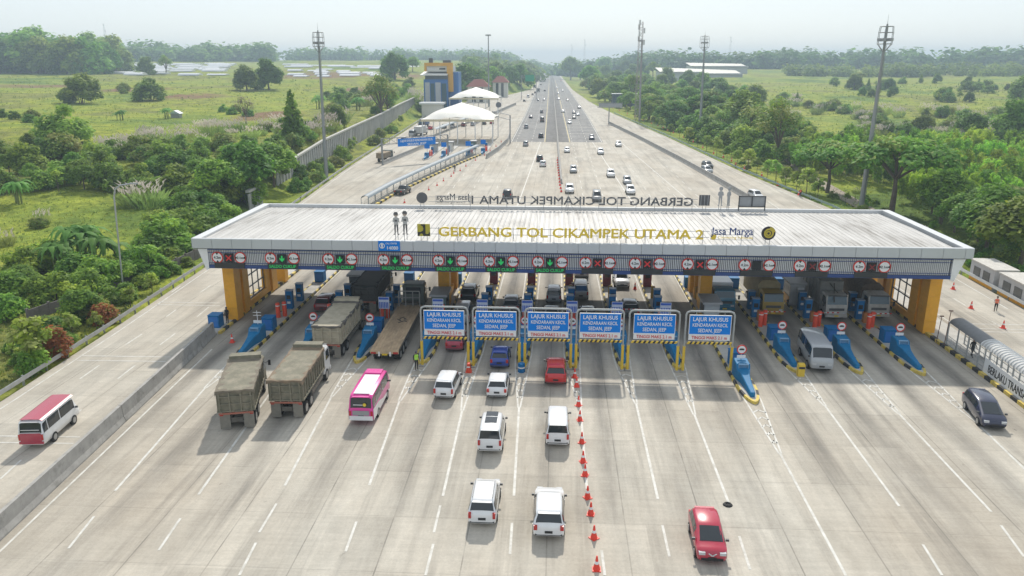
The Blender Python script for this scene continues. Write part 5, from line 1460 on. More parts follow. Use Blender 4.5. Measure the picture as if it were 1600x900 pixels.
walkway([tuple(at(*p).xy) for p in [(571, 326), (610, 303), (650, 283), (700, 259), (745, 239)]], 'long blue-grey pipe-roofed walkway left of the motorway behind the gate', 1.5, 2.4, blg)
walkway([tuple(at(*p).xy) for p in [(678, 212), (705, 201), (735, 190)]], 'blue-grey roofed walkway under the near white tent', 2.2, 2.6, blg, rail=False)
# right-hand walkway with the banner
t = walkway([(38.2, 71.0), (38.05, 65.2)], 'opaque grey end of the covered walkway by the right orange wall', 1.7, 2.75, M('walkway_roof_grey', (.20, .205, .21), .8), 1.9)
ribm = M('walkway_roof_pale', (.48, .48, .47), .7, var=.15)
t = walkway([(38.05, 65.15), (37.9, 58), (37.6, 46), (37.3, 34)], 'pale ribbed covered walkway with BERLAKU TRANSAKSI banner on the right', 1.7, 2.75, ribm, 2.0)
rb = MB()
y = 65.0
while y > 36:
    xx = 37.3 + (y - 34) / 31.15 * .75 - 38.05
    pts = [(xx + .87 * math.cos(math.pi * k / 8), y - 65.15, 2.31 + .52 * math.sin(math.pi * k / 8)) for k in range(9)]
    rb.path(pts, .04, 5); y -= .42
rb.build('roof_rib', M('rib_white', (.75, .76, .76), .4), t)
ban = MB().add([(-.90, -1.3, .3), (-.90, -16, .3), (-.90, -16, 1.6), (-.90, -1.3, 1.6), (-.94, -1.3, .3), (-.94, -16, .3), (-.94, -16, 1.6), (-.94, -1.3, 1.6)], [(0, 1, 2, 3), (4, 5, 6, 7), (0, 4, 7, 3), (1, 2, 6, 5), (3, 7, 6, 2), (0, 1, 5, 4)])
b = ban.build('banner', white, t); b.rotation_euler = (0, 0, R(-1.4))
bt = text('lettering', 'BERLAKU TRANSAKSI', .98, MATS['sign_black'], t, (-1.0, -2.0, .56), .02, .01, rz=R(-91.4), width=6.7, align='LEFT')
for (px, lab) in (((1463, 535), 'thin rusty pole beside the right orange pillar, shorter one'), ((1475, 540), 'thin rusty pole beside the covered walkway end, taller one')):
    p = at(*px, .2); t = thing('pole', lab, 'pole', p)
    MB().tube((0, 0, 0), (.12, 0, 2.7 if px[0] < 1470 else 3.5), .035).build('shaft', M('rusty_steel', (.16, .09, .07), .8), t); MB().bx(-.08, .3, -.06, .06, 2.6 if px[0] < 1470 else 3.42, 2.7 if px[0] < 1470 else 3.5).build('cap', MATS['rusty_steel'], t)

# ------------------------------------------------------------------ masts
mastm = M('mast_steel', (.27, .28, .29), .5, metal=.3, var=.12, scale=.3)
def high_mast(label, base, h, lean=(0, 0), r=.42, head=1.):
    t = thing('light_mast', label, 'light mast', base)
    top = Vector((lean[0], lean[1], h))
    n = 5
    mb = MB()
    for k in range(n):
        a, b = top * (k / n), top * ((k + 1) / n); mb.tube(a, b, r * (1 - .62 * k / n), r * (1 - .62 * (k + 1) / n) - .02, 12)
    mb.build('pole', mastm, t, smooth=True)
    q = MB(); rr = 1.28 * head; z = h - 3.3 * head
    c0 = top * (z / h); c1 = top * ((h - .4) / h); cm = top * ((h - 1.7) / h)
    R6 = [Vector((rr * math.cos(a), rr * math.sin(a), 0)) for a in [k * math.pi / 3 for k in range(6)]]
    for k in range(6):
        a, b = R6[k], R6[(k + 1) % 6]
        for c, s in ((c0, 1), (cm + Vector((0, 0, .3)), 1.), (c1, .9)): q.tube(c + a * s, c + b * s, .055, n=5)
        q.tube(c0 + a, cm + Vector((0, 0, .3)) + a, .055, n=5); q.tube(cm + Vector((0, 0, .3)) + a, c1 + a * .9, .055, n=5); q.tube(c0 + a, top * ((z - 1.5) / h), .05, n=5); q.tube(c0, c0 + a, .05, n=5); q.tube(c1, c1 + a * .9, .05, n=5)
    q.tube(top, top + Vector((0, 0, 1.6)), .04, .01, 5)
    q.build('cage', mastm, t)
    for k in (1, 2, 4, 5): v = cm + Vector((0, 0, -.9)) + R6[k] * .8; MB().box(v.x, v.y, v.z, .9, .5, .5, k * math.pi / 3).build('floodlight', grey, t)
    l = MB()
    for s in (-.14, .14): l.tube(Vector((r + .1, s, 1)), top * (z / h) + Vector((r * .45 + .1, s, 0)), .025, n=4)
    k = 1.2
    while k < z: f = k / h; l.tube(top * f + Vector((r * (1 - .6 * f) + .1, -.14, 0)), top * f + Vector((r * (1 - .6 * f) + .1, .14, 0)), .02, n=4); k += .9
    l.build('ladder', mastm, t)
    return t
def gz(v): return Vector((v.x, v.y, terrain(v.x, v.y)))
def mast_px(label, foot, topp, **k):
    b = at(*foot); tp = atY(topp[0], topp[1], b.y); z0 = min(terrain(b.x, b.y), 0); b.z = z0
    high_mast(label, b, tp.z - z0 - 1.0, (tp.x - b.x, 0), **k)
mast_px('tall floodlight mast standing left behind the gate roof', (510, 280), (496, 40))
mast_px('tall leaning floodlight mast right behind the gate roof', (1345, 324), (1388, 28), r=.46)
mast_px('farther floodlight mast beside the right roadside trees', (1093, 212), (1102, 50), r=.5, head=1.25)
# slim pole, telecom tower, distant towers
b = Vector((atY(763, 60, 470).x, 470, 0)); t = thing('flood_pole', 'slim tall floodlight pole beyond the far white tent', 'light mast', b)
hh = atY(763, 55, 470).z; MB().tube((0, 0, 0), (0, 0, hh), .5, .28, 8).build('pole', mastm, t); MB().box(0, 0, hh, 3.2, 1.2, .8).build('floodlight', grey, t)
def lattice(label, x, y, z0, h, w0, w1, legs=3, m=None, n=14, dishes=0, name='telecom_tower'):
    t = thing(name, label, 'tower', (x, y, z0)); mb = MB(); m = m or steel
    def c(k, i): f = k / n; w = w0 + (w1 - w0) * f; a = 2 * math.pi * i / legs + .4; return Vector((w * math.cos(a), w * math.sin(a), h * f))
    tr = max(.06, w1 * .09)
    for k in range(n):
        for i in range(legs):
            mb.tube(c(k, i), c(k + 1, i), tr, n=5, cap=False); mb.tube(c(k, i), c(k + 1, (i + 1) % legs), tr * .55, n=4, cap=False); mb.tube(c(k, i), c(k, (i + 1) % legs), tr * .5, n=4, cap=False)
    mb.build('lattice', m, t)
    for d in range(dishes):
        z = h * (.80 + .19 * d / max(1, dishes - 1)); a = d * 2.1; MB().box(math.cos(a) * (w1 + .5), math.sin(a) * (w1 + .5), z, .7, .7, 2.2).build('antenna', M('antenna_white', (.6, .6, .6), .5), t)
    return t
b = Vector((atY(997, 150, 360).x, 360, -.5))
lattice('lattice telecom tower with antennas behind the right roadside trees', b.x, b.y, b.z, atY(997, 34, 360).z + .5, 1.5, 1.0, 4, M('tower_pale', (.36, .31, .31), .6), 18, 6)
pb = Vector((atY(1001, 150, 366).x, 366, -.5)); t = thing('light_mast', 'slim grey pole standing right beside the telecom tower', 'light mast', pb)
hh = atY(1001, 60, 366).z; MB().tube((0, 0, 0), (-.6, 0, hh), .5, .3, 8).build('pole', mastm, t); MB().box(-.6, 0, hh - .5, 2.6, 2.2, .7).build('floodlight', grey, t)
for px, top, D, lab in (((168, 74), 38, 1150, 'distant lattice tower above the left forest'), ((913, 88), 62, 1500, 'distant thin tower right of the road end'), ((893, 90), 70, 1700, 'faint distant thin mast just right of the road end'), ((1140, 78), 58, 1500, 'faint distant thin mast over the right forest'), ((1551, 84), 78, 1300, 'short distant mast over the right horizon trees')):
    a = atY(px[0], px[1] + 10, D); z = atY(px[0], top, D).z; lattice(lab, a.x, D, a.z - 6, z - a.z + 6, 2.6, .9, 3, steel, 8, 2)
# street lamp on the left
a = at(193, 457); z0 = terrain(a.x, a.y); t = thing('street_lamp', 'curved grey street lamp among the bushes left of the gate', 'street lamp', (a.x, a.y, z0))
tp = atY(177, 300, a.y)
MB().path([(0, 0, 0), (tp.x - a.x, 0, tp.z - z0 - .6), (tp.x - a.x + .25, 0, tp.z - z0 + .3), (tp.x - a.x + .9, 0, tp.z - z0 + .75), (tp.x - a.x + 2.1, .0, tp.z - z0 + .95)], .09, 8).build('pole', steelp, t, smooth=True)
MB().box(tp.x - a.x + 2.5, 0, tp.z - z0 + .98, .9, .3, .14).build('lamp_head', grey, t)
for px, top, lab in (((1183, 228), 165, 'slim lamp pole among the right roadside trees'), ((1590, 372), 0, '')):
    if lab: a = at(*px); z = atY(px[0] + 4, top, a.y).z; t = thing('lamp_pole', lab, 'street lamp', (a.x, a.y, -1)); MB().tube((0, 0, 0), (0.4, 0, z + 1), .1, .06).build('pole', steelp, t); MB().box(.9, 0, z + 1, 1.2, .3, .12).build('lamp_head', grey, t)
a = at(598, 178); t = thing('water_tank', 'small grey water tank on a post at the left concrete wall', 'water tank', (a.x, a.y, 2))
MB().lathe([(.9, 6.2), (1.1, 6.4), (1.1, 8.0), (.6, 8.6), (.05, 8.7)], n=14).build('tank', concretelt, t, smooth=True); MB().tube((-.5, 0, 0), (-.5, 0, 6.3), .1).tube((.5, 0, 0), (.5, 0, 6.3), .1).build('post', steelp, t)

# ------------------------------------------------------------------ sheet-pile retaining wall on the left
pilem = M('pile_concrete', (.42, .41, .395), .85, var=.22, scale=.6, stretch=(1, 1, .25), dirt=((.15, .14, .13), .7, .5, .6))
def pilewall(label, pts, h, z0=-.3):
    o = Vector((*pts[0], z0)); t = thing('retaining_wall', label, 'concrete wall', o); mb = MB(); cap = MB(); k = 0
    for (a, ha), (b, hb) in zip(zip(pts, h), zip(pts[1:], h[1:])):
        a = Vector((*a, 0)); b = Vector((*b, 0)); L_ = (b - a).length; n = max(1, round(L_ / 1.1)); d = (b - a).normalized(); rz = math.atan2(d.y, d.x)
        for j in range(n):
            p = a.lerp(b, (j + .5) / n); q = p - o; hh = ha + (hb - ha) * (j + .5) / n; off = .16 if k % 2 else 0; k += 1
            mb.box(q.x - d.y * off, q.y + d.x * off, hh / 2, .98, .3, hh, rz)
        m_ = (a + b) / 2 - o
        rings = []
        for p, hh in ((a, ha), (b, hb)):
            n2 = Vector((-d.y, d.x, 0)); q = p - o
            rings.append([q + n2 * u + Vector((0, 0, hh + z)) for u, z in ((-.3, -.02), (.45, -.02), (.45, .4), (-.3, .4))])
        cap.loft(rings)
    mb.build('pile', pilem, t); cap.build('capping', concretelt, t); return t
def wx(y, off): return interp(LEFT, y) - off
pilewall('tall ribbed concrete retaining wall left of the service road', [(wx(157, 8.), 157), (wx(175, 7.6), 175), (wx(200, 7.4), 200), (wx(240, 7.2), 240), (wx(290, 7.2), 290), (wx(350, 8.5), 350), (wx(420, 11), 420)], [3.6, 5.0, 6.0, 6.6, 7.0, 7.4, 7.6])
pilewall('short ribbed concrete wall piece behind the left roof corner', [(wx(134, 6.6), 134), (wx(141, 6.2), 141)], [3.4, 3.6])
lowm = M('fence_wall_grey', (.17, .15, .14), .9, var=.25, dirt=((.08, .09, .06), .8, .5, .6))
def lowwall(label, p, q, h):
    a = gz(p); b = gz(q); t = thing('boundary_wall', label, 'concrete wall', a); d = b - a; L_ = d.xy.length; rz = math.atan2(d.y, d.x); n = max(2, round(L_ / 2.4)); pan = MB(); po = MB()
    for j in range(n):
        m_ = a.lerp(b, (j + .5) / n); zz = terrain(m_.x, m_.y); pan.box(m_.x - a.x, m_.y - a.y, zz - a.z + h / 2 - .2, L_ / n - .2, .1, h, rz)
        m_ = a.lerp(b, j / n); po.box(m_.x - a.x, m_.y - a.y, terrain(m_.x, m_.y) - a.z + h / 2 - .1, .22, .22, h + .15, rz)
    pan.build('panel', lowm, t); po.build('post', lowm, t)
lowwall('low dark boundary wall below the banana plants', ground(135, 470), ground(215, 440), 1.5)
lowwall('low dark boundary wall behind the corner of the gate roof', ground(262, 428), ground(318, 400), 1.6)
lowwall('low grey boundary wall among the trees at the left edge', ground(45, 502), ground(110, 480), 1.4)
tag(MB().add([(v.x, v.y, v.z + .12) for v in (ground(30, 532), ground(120, 494), ground(126, 498), ground(38, 540))], [(0, 3, 2, 1)]).build('water_channel', M('ditch_dark', (.03, .032, .03), .5)), kind='structure')

# ------------------------------------------------------------------ the second plaza on the left
tentm = M('tent_fabric', (.74, .72, .66), .6, var=.05)
def tent(label, Y, xl, xr, zeave, zpeak, dep):
    xc = (xl + xr) / 2; t = thing('tent_canopy', label, 'tent canopy', (xc, Y, 0)); w = (xr - xl) / 2
    n, m = 24, 12; vs = []
    for i in range(n + 1):
        u = i / n * 2 - 1
        for j in range(m + 1):
            v = j / m * 2 - 1
            r = max(abs(u), abs(v) * .98); r2 = math.hypot(u * .95, v * .8)
            rr_ = min(1, max(abs(u), abs(v)) * .55 + r2 * .47); z = zeave + (zpeak - zeave) * (.30 * (1 - rr_ ** 7) + .70 * (1 - rr_) ** 1.15) + .18 * abs(math.sin(u * 9.4)) * (r > .93) * -1
            vs.append((u * w * (1 - .06 * (1 - abs(v))), v * dep / 2, z))
    MB().add(vs, [(i * (m + 1) + j, i * (m + 1) + j + 1, (i + 1) * (m + 1) + j + 1, (i + 1) * (m + 1) + j) for i in range(n) for j in range(m)]).build('fabric', tentm, t, smooth=True, angle=70)
    MB().bx(-w, w, -dep / 2 - .05, -dep / 2 + .02, zeave - .75, zeave - .02).build('valance', M('valance_cream', (.62, .55, .38), .7, var=.25, scale=3), t)
    post = MB().tube((0, 0, 0), (0, 0, zeave), .16).mesh('post', white)
    for k in range(5):
        for s in (-1, 1): mkobj('post', post, t, (-w + .5 + k * (2 * w - 1) / 4, s * (dep / 2 - .3), 0))
    return t
Y1 = 255; tent('near white tent canopy with low peak over the left plaza', Y1 + 12, atY(657, 186, Y1).x, atY(772, 186, Y1).x, atY(715, 189, Y1).z + .5, atY(718, 160, Y1 + 12).z, 24)
Y2 = 385; tent('far white tent canopy beside the blue office building', Y2 + 12, atY(701, 152, Y2).x, atY(779, 152, Y2).x, atY(740, 153, Y2).z, atY(742, 136, Y2 + 12).z, 24)
for k, px in enumerate([(662, 251), (689, 248), (728, 246), (752, 243)]):
    p = at(*px); d = ['first', 'second', 'third', 'fourth'][k] + ' lane from the left under the near tent'
    dup(noseP, p, label='blue crash nose of the ' + d, group='crash noses of the left plaza')
    dup(bol, (p.x + .3, p.y + 9, 0), label='front red bollard of the ' + d, group='bollards of the left plaza'); dup(bol, (p.x + .7, p.y + 9.8, 0), label='rear red bollard of the ' + d, group='bollards of the left plaza')
    dup(rd, (p.x + .2, p.y + 14, 0), label='blue card reader of the ' + d, group='card readers of the left plaza')
    t = thing('blue_lane_sign', 'square blue lane sign of the ' + d, 'road sign', (p.x, p.y + 6.2, 0)); MB().bx(-.75, .75, -.04, .04, 2.6, 3.9).build('panel', signblue, t); MB().tube((0, .08, 0), (0, .08, 3.8), .06).build('post', steelp, t)
    i = thing('toll_island', 'low concrete island of the ' + d, 'traffic island', (p.x, p.y, 0)); MB().prism([(0, 0), (.9, 3), (.9, 34), (-.9, 34), (-.9, 3)], .2, 'XY', 0).build('paving', concretelt, i)
    if k < 3: booth(p.x + .1, p.y + 20, [MATS['booth_steel'], cream, MATS['booth_green']][k], f'small toll booth of the {d}', False)
# cars waiting under the tent (only their tops show)
for k, (px, c, kd) in enumerate([((672, 203), 'red', 'hatch'), ((693, 201), 'black', 'suv'), ((706, 200), 'white', 'mpv'), ((724, 198), 'maroon', 'suv'), ((738, 197), 'silver', 'mpv'), ((756, 195), 'black', 'hatch'), ((768, 194), 'crimson', 'hatch')]):
    V(kd, c, f'{c if c not in ("crimson", "maroon") else "dark red" if c == "maroon" else "crimson"} car waiting in the shade of the near tent, {["leftmost", "second from the left", "third from the left", "fourth from the left", "fifth from the left", "second from the right", "rightmost"][k]}', px, 'away', lod=1)
def gantry(label, pa, pb, ztop, boards=(), bm=None, txt=None, cant=False, truss=True):
    a = Vector((pa.x, pa.y, 0)); b = Vector((pb.x, pb.y, 0)); t = thing('sign_gantry', label, 'sign gantry', a); d = b - a
    post = MB().bx(-.2, .2, -.2, .2, 0, ztop).mesh('post', mastm); mkobj('post', post, t)
    if not cant: mkobj('post', post, t, d)
    mb = MB()
    for z in (ztop, ztop - 1.5):
        mb.tube((0, 0, z), (d.x, d.y, z), .11, n=6)
    n = max(3, int(d.length / 2.2))
    if truss:
        for k in range(n): u, v = d * (k / n), d * ((k + 1) / n); mb.tube((u.x, u.y, ztop), (v.x, v.y, ztop - 1.5), .06, n=4); mb.tube((u.x, u.y, ztop - 1.5), (u.x, u.y, ztop), .06, n=4)
    mb.build('beam', mastm, t)
    for (f0, f1, z0, z1) in boards:
        u, v = d * f0, d * f1; m = (u + v) / 2; L_ = (v - u).length; rz = math.atan2(d.y, d.x)
        bo = MB().box(0, 0, 0, L_, .12, z1 - z0).build('board', bm, t, loc=(m.x + .2 * math.sin(rz), m.y - .25, (z0 + z1) / 2), rz=rz)
        if txt:
            for s, dz, wd in txt: text('lettering', s, .85, lw, t, (m.x + .2 * math.sin(rz), m.y - .34, (z0 + z1) / 2 + dz), .02, .02, rz=rz, width=wd * L_)
    return t
ga = at(598, 258); gb = Vector((atY(700, 236, 212).x, 212, 0)); zt = atY(640, 217, ga.y).z
gantry('long grey gantry carrying the blue LAJUR KHUSUS board over the left plaza entry', ga, gb, zt, [(.23, .80, zt - 2.3, zt - .3)], signblue, [('LAJUR KHUSUS KENDARAAN KECIL', .12, .86), ('SEDAN, JEEP', -.82, .5)])
pa = at(951, 194); zt = atY(952, 161, pa.y).z
t = thing('sign_gantry', 'T-shaped gantry with grey sign backs at the right barrier', 'sign gantry', pa)
MB().bx(-.2, .2, -.2, .2, 0, zt).build('post', mastm, t)
mb = MB(); l = atY(934, 161, pa.y).x - pa.x; r = atY(974, 161, pa.y).x - pa.x
for z in (zt, zt - 1.9): mb.tube((l, 0, z), (r, 0, z), .12, n=6)
k = l
while k < r: mb.tube((k, 0, zt - 1.9), (k, 0, zt), .06, n=4); k += .8
mb.build('beam', mastm, t); MB().bx(l + .4, r - .4, -.3, -.15, zt - 1.7, zt - .2).build('board', M('sign_back_grey', (.33, .34, .34), .6), t)
p1, p2 = at(797, 224), at(770, 214); gantry('grey portal frame beside the near tent, over the left slip road', p1, p2, atY(797, 180, p1.y).z, truss=False)
p1 = Vector((atY(815, 130, 560).x, 560, 0)); p2 = Vector((atY(838, 130, 560).x, 560, 0))
gantry('distant gantry with green motorway direction board', p1, p2, atY(826, 118, 560).z, [(.25, .85, atY(826, 127, 560).z, atY(826, 117, 560).z)], M('sign_green', (.02, .28, .15), .5))
a = at(779, 186); t = thing('round_sign', 'round grey sign back on a post by the left barrier', 'road sign', a); MB().disc((0, 0, 6.5), 1.3, .1, n=18).build('face', M('sign_back_dark', (.12, .12, .14), .6), t); MB().tube((0, .1, 0), (0, .1, 6.5), .1).build('post', steelp, t)

# ------------------------------------------------------------------ buildings
def office():
    Y = 400; x0 = atY(663, 163, Y).x; x1 = atY(700, 163, Y).x; x2 = atY(712, 163, Y).x; z0 = terrain((x0 + x1) / 2, Y) - .4
    zr = lambda y: atY(680, y, Y).z
    t = thing('office_building', 'blue clad office block with orange roof frame left of the tents', 'building', ((x0 + x1) / 2, Y, z0)); w = (x1 - x0) / 2; D = 12
    bl = M('clad_blue', (.03, .13, .36), .4, var=.1); h1 = zr(124) - z0; h2 = zr(116) - z0; h3 = zr(98) - z0
    MB().bx(-w, w, 0, D, 0, h1).build('wall', bl, t)
    for k, (a, b) in enumerate(((-.88, -.5), (-.02, .42))): MB().bx(a * w, b * w, -.3, .0, .5, h1 - 1.5).build('grey_panel', M('clad_grey', (.42, .43, .45), .5), t)
    for a, b in ((-.42, -.1), (.5, .9)): MB().bx(a * w, b * w, -.12, .01, 1.0, h1 - 2).build('window', glassb, t)
    MB().bx(-w + .6, w, 1, D, h1 + .01, h2).build('upper_storey', M('clad_dark', (.10, .11, .13), .5), t)
    MB().prism([(-1.5, h2 - .6), (D, h2 + .8), (D, h2 + 1.2), (-1.5, h2 - .2)], 2 * w + 1.5, 'YZ', -w - 1.5).build('canopy_roof', M('canopy_white', (.7, .7, .68), .5), t)
    MB().bx(-w + .3, w + 2.2, 4, D + 4, h2 + 1.25, h3 - 1.6).build('top_storey', cream, t)
    MB().bx(-w + 1.2, -w * .1, 3.8, 3.99, h2 + 2, h3 - 2.2).build('window', M('shutter_white', (.6, .6, .58), .5), t); MB().bx(.25 * w, w * .75, 3.8, 3.99, h2 + 2.2, h3 - 2.6).build('window', glass, t)
    og = M('orange_frame', (.62, .33, .04), .5)
    mb = MB(); mb.bx(-w, w + 2.4, 3.2, 4.6, h3 - 1.58, h3); mb.bx(-w, -w + 1.1, 3.2, 4.6, h2 + 1.4, h3 - 1.6); mb.bx(w - .6, w + 2.4, 2.6, 4.6, h1 * .66, h3 - 1.6); mb.build('orange_frame', og, t)
    MB().bx(w + .02, w + 5.0, 4.7, D + 5, 0, h2 + 1).build('wing', bl, t)
    MB().bx(w - 3, w + 1, 6, 9, h3 + .01, h3 + 1.2).build('roof_plant', dgrey, t); MB().bx(-w + 2, -w + 4, 6, 8, h3 - 1.7, h3 + 2.2).build('water_tank', dgrey, t)
office()
roofred = M('roof_red_tile', (.30, .10, .075), .8, var=.2)
def house(label, Y, xl, xr, yb, yt):
    x0, x1 = atY(xl, yb, Y).x, atY(xr, yb, Y).x; z0 = terrain((x0 + x1) / 2, Y) - .3; zt = atY(xl, yt, Y).z - z0; ze = atY(xl, (yb * .6 + yt * .4), Y).z - z0; t = thing('red_roof_house', label, 'house', ((x0 + x1) / 2, Y, z0)); w = (x1 - x0) / 2; d = 9
    MB().bx(-w * .85, w * .85, 0, d, 0, ze).build('wall', cream, t)
    MB().add([(-w, -1, ze), (w, -1, ze), (w, d + 1, ze), (-w, d + 1, ze), (-w * .35, d / 2, zt), (w * .35, d / 2, zt)], [(0, 1, 5, 4), (1, 2, 5), (2, 3, 4, 5), (3, 0, 4), (0, 3, 2, 1)]).build('roof', roofred, t)
    for f in (-.5, .1): MB().bx(w * f, w * (f + .3), -.06, .01, 1, ze - .6).build('window', glass, t)
house('red hipped-roof house behind the far tent, left one', 520, 728, 766, 143, 124); house('red hipped-roof house behind the far tent, right one beside trees', 600, 768, 795, 135, 119)
a = at(697, 178); t = thing('guard_house', 'small flat-roofed white guard house behind the concrete wall', 'building', (atY(675, 178, 380).x, 380, 0))
MB().bx(-5, 5, 0, 6, 0, atY(675, 163, 380).z).build('wall', cream, t); MB().bx(-6, 6, -1, 7, atY(675, 163, 380).z, atY(675, 160, 380).z).build('roof', white, t)
Y = 500; x0, x1 = atY(957, 160, Y).x, atY(1007, 160, Y).x; t = thing('dark_shed', 'dark navy flat-roofed shed under the telecom tower', 'shed', ((x0 + x1) / 2, Y, -1.5)); w = (x1 - x0) / 2; h = atY(980, 146, Y).z + 1.0
MB().bx(-w, w, 0, 7, 0, h).build('wall', M('shed_navy', (.05, .07, .11), .6), t); MB().bx(-w - .5, w + .5, -.6, 7.5, h, h + .35).build('roof', M('shed_roof', (.35, .38, .42), .5), t); MB().bx(-w * .4, w * .1, -.05, 0.01, 0, h - .8).build('door', dgrey, t)
# long pale factory roofs on the right
for k, (xl, xr, yb, yt, D) in enumerate(((1032, 1100, 118, 106, 830), (1096, 1160, 122, 108, 850), (1080, 1168, 108, 98, 1000))):
    a, b = atY(xl, yb, D), atY(xr, yb, D); t = thing('factory_hall', ['long pale factory hall left of the far mast', 'pale factory hall right of the far mast', 'large faint factory hall behind the other two'][k], 'factory', ((a.x + b.x) / 2, D, a.z - 6)); w = (b.x - a.x) / 2; h = atY(xl, yt, D).z - a.z + 6
    MB().bx(-w, w, 0, 40, 0, h * .72).build('wall', M('factory_wall', (.4, .42, .42), .7), t); MB().add([(-w - 1, -1, h * .72), (w + 1, -1, h * .62), (w + 1, 41, h * .9), (-w - 1, 41, h)], [(0, 1, 2, 3)]).add([(-w - 1, -1, h * .72 - .5), (w + 1, -1, h * .62 - .5), (w + 1, 41, h * .9 - .5), (-w - 1, 41, h - .5)], [(0, 3, 2, 1)]).build('roof', M('factory_roof', (.55, .53, .45), .6), t)
# two site cabins on the right
cabm = M('cabin_grey', (.44, .44, .45), .6, var=.08, dirt=((.25, .24, .23), .8, .55, .4))
def cabin(label, P, Q):
    p = at(*P, -.2); q = at(*Q, -.2); L_ = (q - p).length; d = (q - p).normalized(); rz = math.atan2(d.y, d.x); t = thing('site_cabin', label, 'site cabin', (p.x, p.y, -.6), rz)
    # local x runs along the front, local +y is away from the road when d points to the camera
    MB().bx(0, L_, .02, 2.6, 0, 2.95).build('wall', cabm, t); MB().bx(-.12, L_ + .12, -.12, 2.74, 2.95, 3.1).build('roof', M('cabin_roof', (.52, .50, .46), .7, var=.2), t)
    for f in (.16, .56): MB().bx(L_ * f, L_ * (f + .27), -.03, .021, 1.15, 2.4).build('window', glass, t)
    MB().bx(.05, L_ - .05, -.025, .02, .55, .95).build('orange_stripe', orange, t)
    MB().bx(L_, L_ + .03, .9, 1.8, .2, 2.3).build('door', dgrey, t)
cabin('grey flat-roofed site cabin with orange stripe nearer the canopy', (1513, 436), (1549, 456)); cabin('grey flat-roofed site cabin with orange stripe beside the worker', (1557, 460), (1600, 484))
# greenhouses: rows of white tunnels on the left rise
gm = M('plastic_tunnel', (.66, .67, .68), .4, var=.12)
def tunnel(x0, x1, y, w, h):
    z0 = terrain((x0 + x1) / 2, y); t = MB(); L_ = x1 - x0
    rings = [[(s * L_ / 2, w * math.cos(math.pi * k / 6), h * math.sin(math.pi * k / 6)) for k in range(7)] for s in (-1, 1)]
    t.loft(rings, closed=True); o = t.build('greenhouse', gm, smooth=True, loc=((x0 + x1) / 2, y, z0 + .3)); tag(o, 'long white plastic greenhouse tunnel on the far left rise', 'greenhouse', 'greenhouse tunnels on the far left rise')
gr_ = random.Random(9)
for k in range(12):
    y = 640 + k * 34
    for pa, pb in ((178, 365), (440, 600 + (k > 6) * 60)):
        if pa == 440 and k in (4, 5, 7, 8): continue
        xa, xb = atY(pa + gr_.uniform(-6, 14), 108, y).x, atY(pb + gr_.uniform(-14, 6), 108, y).x; n = 4
        for j in range(n):
            q0, q1 = xa + (xb - xa) * j / n, xa + (xb - xa) * (j + 1) / n
            if gr_.random() < .12: continue
            tunnel(q0 + gr_.uniform(2, 9), q1 - gr_.uniform(0, 6), y + gr_.uniform(-4, 4), 4.6, gr_.uniform(1.0, 2.2))
a = ground(276, 184); t = thing('field_hut', 'tiny blue-grey hut beside palms in the left meadow', 'hut', a); MB().bx(-1.6, 1.6, -1, 1, 0, 1.5).build('wall', grey, t); MB().prism([(-2, 1.5), (2, 1.5), (0, 2.6)], 3, 'XZ', -1.5).build('roof', M('hut_roof', (.4, .46, .52), .5), t)

